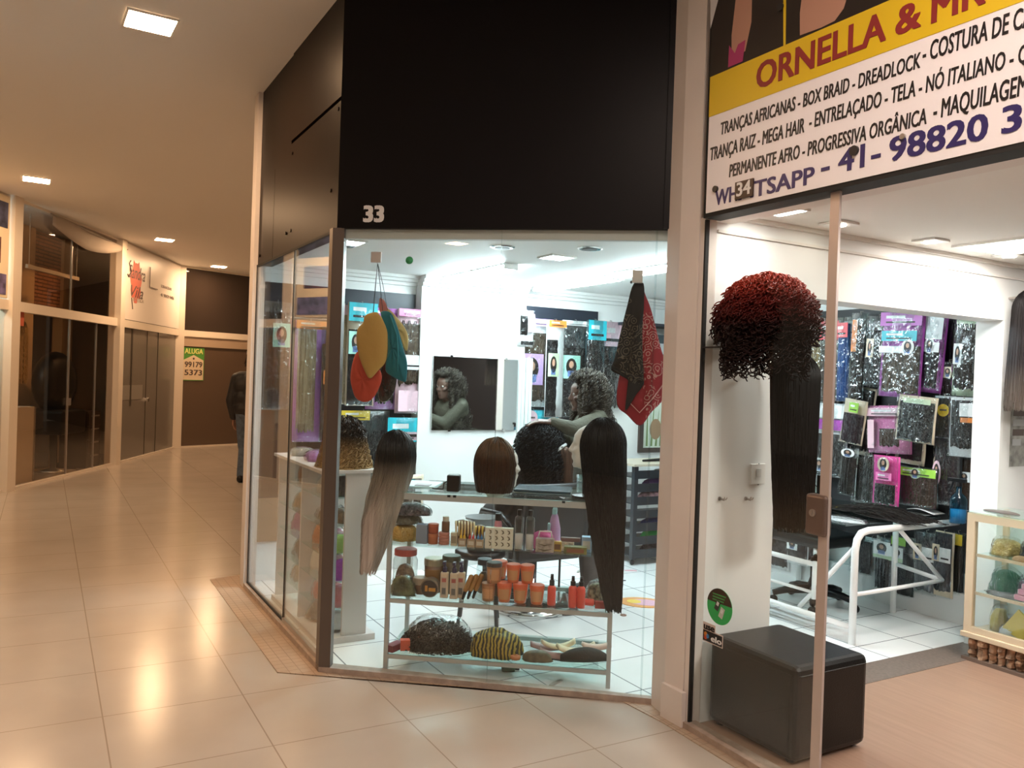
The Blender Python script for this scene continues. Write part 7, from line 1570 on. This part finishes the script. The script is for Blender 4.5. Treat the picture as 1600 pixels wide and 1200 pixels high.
q = MB(); q.box(-0.12, 0.12, 0.0, 0.285, -0.145, -0.138); q.build('shelf_plate', mat('smoky_acrylic', (0.03, 0.028, 0.03), 0.08), t)
uw, zw = at_v(1243, 590, 3.40)
t = thing('straight_hair', 'very long straight black hair hanging below the red curly wig', 'hair piece', F(3.40, uw, zw), ANG_N)
hd = (0.105, 0.085, 0.10)
LL = zw - 0.02 - at_v(1250, 800, 3.40)[1]
Pt = fall(2600, hd, LL, 26, jitter=0.16, top=0.03, drift=(0.02, 0.0), taper=0.25, wave=0.003)
q = cap_under(hd, 1.0, -0.5)
strand_obj('hair', Pt, np.linspace(0.0036, 0.0018, 26), BLKH, t, q)
q = MB(); q.tube([(0, 0.23, 0.04), (0, 0.0, 0.04)], 0.009, 8); q.build('wall_arm', STEEL, t)
# hair piece and poster beyond the opening
uw, zw = at_v(1603, 500, 3.30)
t = thing('straight_hair', 'dark brown fading hair hanging on the wall beside the opening, at the edge', 'hair piece', F(3.30, uw + 0.05, zw + 0.06), ANG_N)
FADE = hairmat('fading_hair', (0.6, 0.55, 0.5), (1, 1, 1), 0.4, [(0.0, (0.16, 0.13, 0.11)), (0.4, (0.020, 0.014, 0.014)), (1.0, (0.008, 0.007, 0.008))])
strand_obj('hair', fall(1500, (0.10, 0.08, 0.11), at_v(1590, 480, 3.3)[1] - at_v(1590, 622, 3.3)[1], 22, jitter=0.12, spread=0.25, top=0.03), np.linspace(0.0034, 0.0018, 22), FADE, t, cap_under((0.10, 0.08, 0.11), 1.0, -0.4))
q = MB(); q.tube([(0, 0.13, 0.08), (0, 0.02, 0.08)], 0.008, 8); q.build('wall_arm', STEEL, t)
u0, z1 = at_v(1580, 632, VW); z0 = at_v(1580, 729, VW)[1]
t = thing('poster', 'black and grey lettered poster on the white wall beyond the opening', 'poster', F(VW, 0), ANG_N)
q = MB(); q.box(u0, u0 + 0.28, -0.004, 0, z0, z1); q.build('sheet', mat('grey_poster', (0.30, 0.30, 0.28), 0.4, vary=0.6, vscale=14), t)
q = MB()
for k in range(4): q.mi = k % 2; q.box(u0 + 0.02, u0 + 0.20 - 0.03 * k, -0.0055, -0.004, z1 - 0.07 - 0.06 * k, z1 - 0.03 - 0.06 * k)
q.build('lettering', [BINK, card('grey')], t)
# stickers on the glass
WG = 1.275 - 0.006
t = thing('round_sticker', 'round green and black sticker with two card machines on the glass of the second shop', 'sticker', F(3.19, 1.275), ANG_F - 0.03)
def on34(px, py):
    n = np.array([math.sin(-(ANG_F - 0.03)), math.cos(ANG_F - 0.03), 0]); ex_ = np.array([math.cos(ANG_F - 0.03), math.sin(ANG_F - 0.03), 0]); o = np.array(F(3.19, 1.275)); n = np.array([-ex_[1], ex_[0], 0])
    p = on_plane(px, py, o - 0.005 * n, n); return float((p - o) @ ex_), float(p[2])
cx, cz = on34(1124.5, 948); _, zt_ = on34(1124, 919.5); R_ = abs(zt_ - cz)
q = MB(); q.lathe([(R_, -0.0065), (R_, -0.0045)], (cx, 0, cz), 36, 'y'); q.build('disc', mat('sticker_green', (0.03, 0.40, 0.10), 0.4), t)
q = MB(); pts = [(cx + R_ * math.cos(a_), cz + R_ * math.sin(a_)) for a_ in np.linspace(0.18, PI - 0.18, 18)]; q.plate(pts[::-1], -0.0075, -0.0065); q.build('dark_top', mat('sticker_dark', (0.045, 0.025, 0.015), 0.4), t)
for k in range(3):
    q = MB(); q.box(cx - R_ * 0.55, cx + R_ * (0.5 - 0.08 * k), -0.0082, -0.0075, cz + R_ * (0.60 - 0.16 * k), cz + R_ * (0.67 - 0.16 * k)); q.build('text_line', mat('sticker_green_2', (0.06, 0.30, 0.08), 0.4), t)
for (dx, dz, c, nm) in ((-0.15, 0.05, (0.04, 0.04, 0.04), 'black_machine'), (0.20, -0.30, (0.45, 0.47, 0.45), 'grey_machine')):
    q = MB(); a_ = -0.35; pts = [(-0.16, -0.30), (0.16, -0.30), (0.16, 0.30), (-0.16, 0.30)]; q.plate([(cx + R_ * (dx + x * math.cos(a_) - z * math.sin(a_)), cz + R_ * (dz + x * math.sin(a_) + z * math.cos(a_))) for x, z in pts], -0.0082, -0.0066)
    q.mi = 1; pts = [(-0.09, -0.02), (0.09, -0.02), (0.09, 0.20), (-0.09, 0.20)]; q.plate([(cx + R_ * (dx + x * math.cos(a_) - z * math.sin(a_)), cz + R_ * (dz + x * math.sin(a_) + z * math.cos(a_))) for x, z in pts], -0.0088, -0.0082); q.build('card_machine', [mat(nm, c, 0.4), card('silver')], t)
t = thing('card_sticker', 'black card sticker reading use elo at the foot of the glass door', 'sticker', F(3.19, 1.275), ANG_F - 0.03)
xa, za = on34(1098, 1000); xb, zb_ = on34(1129.5, 1015); _, zt_ = on34(1098, 975); xm = xb - 0.002
q = MB(); q.plate([(xa, za), (xm, za), (xm, za + 0.055), (xa + (xm - xa) * 0.62, za + 0.055), (xa + (xm - xa) * 0.62, za + 0.085), (xa, za + 0.085)], -0.0062, -0.0045); q.build('backing', mat('pale_sticker', (0.62, 0.52, 0.47), 0.4), t)
q = MB(); q.box(xa + 0.003, xm - 0.003, -0.0070, -0.0062, za + 0.004, za + 0.050); q.build('black_panel', SBLK, t)
text('use', 'lettering', SBLK, t, xa + 0.008, za + 0.055, 0.030, xa + (xm - xa) * 0.58, y=-0.0063, bold=0.03)
text('elo', 'lettering', PALE, t, xa + (xm - xa) * 0.45, za + 0.013, 0.026, xm - 0.006, y=-0.0071, bold=0.02)
for k, c in enumerate(((0.05, 0.25, 0.55), (0.70, 0.25, 0.03), (0.55, 0.08, 0.02))):
    q = MB(); a_ = 2.1 * k; q.lathe([(0.010, -0.0082), (0.010, -0.0071)], (xa + 0.024 + 0.008 * math.cos(a_), 0, za + 0.027 + 0.008 * math.sin(a_)), 14, 'y'); q.build('emblem', mat('emblem_%d' % k, c, 0.4), t)

# ------------------------------------------------------------------ black pouffe
t = thing('pouffe', 'square black leatherette pouffe inside the glass door', 'pouffe', F(3.445, 1.60, 0.0125), ANG_F)
LTH = mat('black_leatherette', (0.004, 0.0036, 0.0034), 0.36, spec=0.32, bump=(160, 0.12))
q = MB(); q.box(-0.246, 0.256, -0.226, 0.226, 0.012, 0.405); q.build('body', LTH, t, bevel=0.032)
q = MB(); q.tube([(-0.222, -0.227, 0.368), (0.232, -0.227, 0.368), (0.257, -0.202, 0.368), (0.257, 0.202, 0.368), (0.232, 0.227, 0.368), (-0.222, 0.227, 0.368), (-0.247, 0.202, 0.368), (-0.247, -0.202, 0.368)], 0.0022, 6, True); q.build('piping', LTH, t)
for x in (-0.2, 0.2):
    for y in (-0.18, 0.18):
        q = MB(); q.lathe([(0.02, 0), (0.022, 0.014)], (x, y, 0), 12); q.build('foot', BLACK, t)

# ------------------------------------------------------------------ table in the back room
TV, TU0, TU1, TZ = 2.72, 3.0, 4.03, 0.715
t = thing('work_table', 'white tube-framed table with a dark glass top in front of the hair packets', 'table', F(0, 0, 0.012), ANG_F)
def bend(pts, r, nm='frame'):
    q = MB(); q.tube(pts, r, 10); return q.build(nm, WMETAL, t, smooth=True)
zz_ = TZ - 0.03
bend([(TV, TU0, 0), (TV, TU0, zz_ - 0.12), (TV, TU0 + 0.015, zz_ - 0.05), (TV, TU0 + 0.05, zz_ - 0.012), (TV, TU0 + 0.12, zz_), (TV, TU1, zz_)], 0.022, 'end_frame')
bend([(1.42, TU0, 0), (1.42, TU0, zz_ - 0.12), (1.42, TU0 + 0.05, zz_ - 0.012), (1.42, TU0 + 0.12, zz_), (1.42, TU1 - 0.12, zz_), (1.42, TU1 - 0.05, zz_ - 0.012), (1.42, TU1, zz_ - 0.12), (1.42, TU1, 0)], 0.020, 'end_frame')
bend([(TV, TU0, 0.30), (2.70, 3.92, 0.30)], 0.013, 'rail'); bend([(1.42, TU0 + 0.01, 0.42), (2.42, TU0 + 0.01, 0.42)], 0.016, 'rail'); bend([(1.42, TU0, 0.10), (TV, TU0, 0.10)], 0.018, 'rail')
bend([(1.42, TU0, 0.24), (2.42, TU0 + 0.01, 0.24)], 0.010, 'rail'); bend([(2.42, TU0 + 0.01, 0.20), (2.42, TU0 + 0.01, 0.44)], 0.016, 'upright')
bend([(2.30, TU0 + 0.02, 0.12), (2.70, TU0 + 0.02, 0.58)], 0.015, 'brace')
bend([(2.36, 3.90, 0.0), (2.36, 3.90, zz_)], 0.020, 'leg'); bend([(2.70, 3.45, zz_ - 0.02), (2.70, 3.92, 0.30)], 0.014, 'brace'); bend([(2.36, 3.90, 0.34), (2.70, 3.92, 0.30)], 0.014, 'brace')
q = MB(); q.box(1.35, TV - 0.06, TU0 - 0.02, TU1 - 0.09, TZ - 0.008, TZ); q.build('top', glass('dark_table_glass', (0.45, 0.55, 0.54), 1.55), t)
def on_table(name, label, cat, px, py):
    p = at_z(px, py, TZ + 0.012); return thing(name, label, cat, (float(p[0]), float(p[1]), TZ + 0.0125), ANG_F)
tt = on_table('hair_bundle', 'long dark brown hair bundle spread on the back table', 'hair bundle', 1372, 806)
n_ = 700; b_a = rng.uniform(0, 1, n_); tt_ = np.linspace(0, 1, 22)[None, :]
xx = -0.26 + 0.50 * tt_ + 0.05 * rng.standard_normal(n_)[:, None]; yy = 0.055 * rng.standard_normal(n_)[:, None] * (0.6 + 0.6 * tt_) + 0.03 * np.sin(tt_ * 7 + b_a[:, None] * 6); zz2 = 0.005 + np.abs(0.022 * rng.standard_normal(n_))[:, None] * np.sin(PI * np.clip(tt_, 0.05, 0.95))
strand_obj('strands', np.stack([yy + 0 * xx, xx, zz2 + 0 * xx], 2)[:, :, [1, 0, 2]], 0.0028, hm('dark'), tt)
tt = on_table('paper_stack', 'white sheet of paper on the back table beside the blue spray bottle', 'paper', 1448, 800); q = MB(); q.slab(lambda a, c: (0.2 * (a - 0.5), 0.15 * (c - 0.5), 0.012 + 0.012 * math.sin(a * 4)), 8, 4, lambda a, c: (0.2 * (a - 0.5), 0.15 * (c - 0.5), 0.008 + 0.012 * math.sin(a * 4))); q.build('sheet', WPLAS, tt, smooth=True)
tt = on_table('clear_bag', 'flat shiny clear bag on the table beside the glass door edge', 'bag', 1318, 812); mound(tt, 'film', FILM2, 0.34, 0.22, 0.02, 81, 0.1); mound(tt, 'content', card('silver'), 0.30, 0.18, 0.010, 81, 0.1)
tt = on_table('magazine', 'pink and yellow magazine on the table beneath the long black hair', 'paper', 1226, 806); q = MB(); q.box(-0.14, 0.14, -0.10, 0.10, 0, 0.008); q.mi = 1; q.box(-0.12, 0.0, -0.08, 0.08, 0.008, 0.0095); q.build('cover', [mat('peach_cover', (0.72, 0.50, 0.36), 0.4), mat('rose_cover', (0.70, 0.25, 0.34), 0.4)], tt)
tt = on_table('trinket', 'tiny yellow clip on the back table beside the glass door edge', 'clip', 1309, 796); mound(tt, 'body', mat('bright_yellow', (0.75, 0.55, 0.05), 0.5), 0.035, 0.025, 0.02, 82)
tt = on_table('hair_clip', 'small cream clip lying on the dark brown hair bundle', 'clip', 1366, 799); tt.location.z += 0.03; mound(tt, 'body', CRM, 0.045, 0.018, 0.014, 83)
v_, _z = at_u(1497, 800, 3.80)
tt = thing('spray_bottle', 'translucent blue spray bottle at the end of the back table', 'bottle', F(v_, 3.80, TZ + 0.0125), ANG_F)
BLUEP = glass('blue_bottle_plastic', (0.22, 0.62, 0.80), 1.5, rough=0.1)
q = MB(); q.lathe([(0.048, 0), (0.052, 0.01), (0.052, 0.15), (0.040, 0.175), (0.018, 0.195), (0.016, 0.245)], (0, 0, 0), 20); q.build('body', BLUEP, tt, smooth=True)
q = MB(); q.lathe([(0.044, 0.004), (0.047, 0.09)], (0, 0, 0), 18); q.build('liquid', mat('blue_liquid', (0.04, 0.28, 0.40), 0.15), tt, smooth=True)
q = MB(); q.box(-0.075, 0.045, -0.014, 0.014, 0.262, 0.285); q.lathe([(0.020, 0.235), (0.016, 0.262)], (0, 0, 0), 14); q.plate([(-0.045, 0.262), (-0.030, 0.262), (-0.052, 0.205), (-0.060, 0.208)], -0.006, 0.006); q.build('trigger', BLACK, tt, bevel=0.003)
# office chair
t = thing('office_chair', 'black five-star office chair tucked under the back table', 'chair', F(2.0, 3.52, 0.012), ANG_F)
for k in range(5):
    a_ = 0.35 + 2 * PI * k / 5; c_, s_ = math.cos(a_), math.sin(a_)
    q = MB(); q.tube([(0.03 * c_, 0.03 * s_, 0.115), (0.20 * c_, 0.20 * s_, 0.100), (0.29 * c_, 0.29 * s_, 0.075)], [0.034, 0.026, 0.020], 10); q.build('star_leg', BLACK, t, smooth=True)
    q = MB(); q.lathe([(0.022, -0.022), (0.028, -0.012), (0.028, 0.012), (0.022, 0.022)], (0.285 * c_, 0.285 * s_, 0.029), 14, 'y'); q.build('caster', BLACK, t)
q = MB(); q.lathe([(0.050, 0.09), (0.045, 0.16), (0.032, 0.20), (0.032, 0.34)], (0, 0, 0), 16); q.build('column', BLACK, t, smooth=True)
q = MB(); q.lathe([(0.016, 0.34), (0.016, 0.45)], (0, 0, 0), 14); q.build('piston', CHROME, t, smooth=True)
q = MB(); q.box(-0.24, 0.24, -0.24, 0.22, 0.45, 0.53); q.build('seat', LEA, t, bevel=0.03)

# ------------------------------------------------------------------ glass counter with a stone base
CV0, CU0, CU1 = 3.17, 3.40, 3.80
_h = lambda px, py: at_u(px, py, CU0)
CB = _h(1506, 985)[1]; CT = _h(1510, 800)[1]; CV0 = _h(1508, 900)[0]
t = thing('glass_counter', 'cream-framed glass counter full of bagged goods on a rough stone base', 'counter', F(CV0, CU0, 0.012), ANG_F)
CW = 1.30; CB -= 0.012; CT -= 0.012
CREAMF = mat('cream_wood_frame', (0.66, 0.52, 0.36), 0.4)
ex = MB(); ex.box(0.0, CW, -0.012, 0.03, 0, 0.020); ex.build('plinth', mat('grey_brown_plinth', (0.16, 0.11, 0.085), 0.6), t); ex = MB(); ex.box(0.02, CW, 0.03, CU1 - CU0, 0, CB - 0.03); ex.build('base', mat('brown_mortar', (0.10, 0.065, 0.045), 0.8), t)
STN = mat('split_stone', (0.34, 0.20, 0.12), 0.75, vary=0.6, vscale=24, bump=(40, 1.0))
x = 0.02; rs = random.Random(4)
while x < CW - 0.08:
    wd_ = rs.uniform(0.045, 0.075); H_ = CB - 0.054; cuts = [0.0, rs.uniform(0.35, 0.68), 1.0]
    for c0, c1 in zip(cuts[:-1], cuts[1:]):
        ring = []
        for z_, k_ in ((0.0, 0.72), (0.2, 1.0), (0.55, 0.92), (0.85, 1.0), (1.0, 0.7)):
            zz3 = 0.021 + H_ * (c0 + (c1 - c0) * z_); dp = rs.uniform(0.012, 0.042); hw = (wd_ - 0.004) / 2 * k_ * rs.uniform(0.8, 1.0)
            ring.append([(x + wd_ / 2 - hw, 0.032, zz3), (x + wd_ / 2 - hw, 0.03 - dp * 0.5, zz3), (x + wd_ / 2 - hw * 0.4, 0.03 - dp, zz3), (x + wd_ / 2 + hw * 0.5, 0.03 - dp * 0.9, zz3), (x + wd_ / 2 + hw, 0.03 - dp * 0.4, zz3), (x + wd_ / 2 + hw, 0.032, zz3)])
        q = MB(); q.loft(ring); q.build('stone', STN, t, smooth=False)
    x += wd_
q = MB(); q.box(-0.01, CW, -0.015, CU1 - CU0, CB - 0.03, CB); q.build('ledge', CREAMF, t, bevel=0.004)
for x0, x1, y0, y1 in ((0, 0.045, 0, 0.035), (0, 0.035, 0.36, CU1 - CU0), (CW - 0.04, CW, 0, 0.035)):
    q = MB(); q.box(x0, x1, y0, y1, CB, CT); q.build('post', CREAMF, t)
for z0_, z1_ in ((CB, CB + 0.035), (CT - 0.045, CT)):
    q = MB(); q.box(0.045, CW - 0.04, 0, 0.03, z0_, z1_); q.build('rail', CREAMF, t)
q = MB(); q.box(0.045, CW - 0.04, 0.010, 0.016, CB + 0.035, CT - 0.045); q.build('front_glass', PANE, t)
CS = [CB + 0.003, CB + (CT - CB) * 0.335, CB + (CT - CB) * 0.655]
for z in CS[1:]:
    q = MB(); q.box(0.036, CW - 0.04, 0.035, CU1 - CU0 - 0.02, z - 0.006, z); q.build('shelf', SHELFG, t); q = MB(); q.box(0.046, CW - 0.04, 0.02, 0.034, z - 0.012, z + 0.004); q.build('shelf_edge', CREAMF, t)
q = MB(); q.box(-0.005, CW + 0.01, -0.008, CU1 - CU0 + 0.005, CT, CT + 0.010); q.build('top', SHELFG, t)
q = MB(); q.box(0.036, CW - 0.04, CU1 - CU0 - 0.02, CU1 - CU0, CB, CT); q.build('back', mat('pale_counter_back', (0.62, 0.70, 0.68), 0.4), t)
def goods(name, label, cat, x, k, w, d, h, m, seed, film=True, y=0.19, lumps=0.22, z=0.0):
    g_ = thing(name, label, cat, F(CV0 + x, CU0 + y, 0.012 + (CS[k] if k < 3 else CT + 0.010) + 0.001 + z), ANG_F, 'goods in the glass counter' if k < 3 else None)
    mound(g_, 'body', m, w, d, h, seed, lumps)
    if film: mound(g_, 'film', FILM2, w * 1.1, d * 1.08, h * 1.2, seed, lumps)
    return g_
goods('tinsel_bag', 'bag of shiny gold tinsel on the upper counter shelf', 'bag', 0.125, 2, 0.15, 0.16, 0.09, mat('pale_gold_tinsel', (0.75, 0.55, 0.22), 0.25, metal=0.6, bump=(110, 1.0)), 91)
goods('film_bag', 'puffed empty top of a clear bag standing behind the gold tinsel', 'bag', 0.13, 2, 0.10, 0.06, 0.17, FILM2, 92, False, 0.30)
goods('bag', 'black hair bag beside the gold tinsel on the upper counter shelf', 'bag', 0.30, 2, 0.17, 0.2, 0.12, cm((0.02, 0.02, 0.022), 'black_bag'), 93)
goods('bag', 'tan packet at the front of the upper counter shelf', 'bag', 0.29, 2, 0.12, 0.06, 0.03, cm((0.48, 0.30, 0.16), 'tan_packet'), 94, False, 0.075)
goods('bag', 'green tulle bag on the middle counter shelf', 'bag', 0.13, 1, 0.15, 0.2, 0.13, cm((0.015, 0.13, 0.065), 'green_tulle'), 95)
goods('bag', 'dark purple bag lying on the middle counter shelf behind the pink boxes', 'bag', 0.31, 1, 0.17, 0.20, 0.13, cm((0.10, 0.04, 0.09), 'plum_bag'), 96)
for k in range(3):
    g_ = thing('pink_box', ['lowest slim pink box slanting on the middle counter shelf', 'middle slim pink box slanting on the middle counter shelf', 'topmost slim pink box slanting on the middle counter shelf'][k], 'box', F(CV0 + 0.385 + 0.02 * k, CU0 + 0.085, 0.012 + CS[1] + 0.004 + 0.034 * k), ANG_F, 'slim pink boxes in the counter')
    q = MB(); q.box(-0.14, 0.14, -0.022, 0.022, 0, 0.030); q.build('body', mat('candy_pink_box', (0.68, 0.30, 0.42), 0.4), g_, bevel=0.003); q = MB(); q.box(-0.143, -0.139, -0.018, 0.018, 0.004, 0.026); q.build('end_label', card('white'), g_)
goods('bag', 'grey crumpled bags spread on the front of the middle counter shelf', 'bag', 0.18, 1, 0.20, 0.08, 0.025, cm((0.20, 0.19, 0.20), 'grey_bag'), 97, True, 0.09)
goods('bag', 'mustard yellow bag in the bottom corner of the counter', 'bag', 0.105, 0, 0.085, 0.10, 0.13, cm((0.55, 0.42, 0.08), 'mustard_bag'), 98)
g_ = thing('card_packet', 'tilted bright yellow card in the bottom of the counter', 'packet', F(CV0 + 0.26, CU0 + 0.09, 0.012 + CS[0] + 0.001), ANG_F, 'goods in the glass counter')
q = MB(); q.plate([(-0.09, 0.045), (0.05, 0.0), (0.105, 0.09), (0.0, 0.175)], -0.006, 0.006); q.build('card', mat('lemon_card', (0.62, 0.50, 0.10), 0.4), g_)
goods('bag', 'dark brown hair bag along the bottom of the counter', 'bag', 0.32, 0, 0.40, 0.18, 0.10, cm((0.05, 0.038, 0.030), 'dark_hair_bag'), 99, True, 0.24)
goods('film_bag', 'crumpled shiny clear bag between the mustard bag and the yellow card', 'bag', 0.20, 0, 0.11, 0.07, 0.06, card('silver'), 100, True, 0.11)
goods('folder', 'flat dark packet lying on the glass counter top', 'packet', 0.13, 3, 0.20, 0.10, 0.012, mat('dark_folder', (0.12, 0.10, 0.09), 0.4), 101, False, 0.12, 0.05)
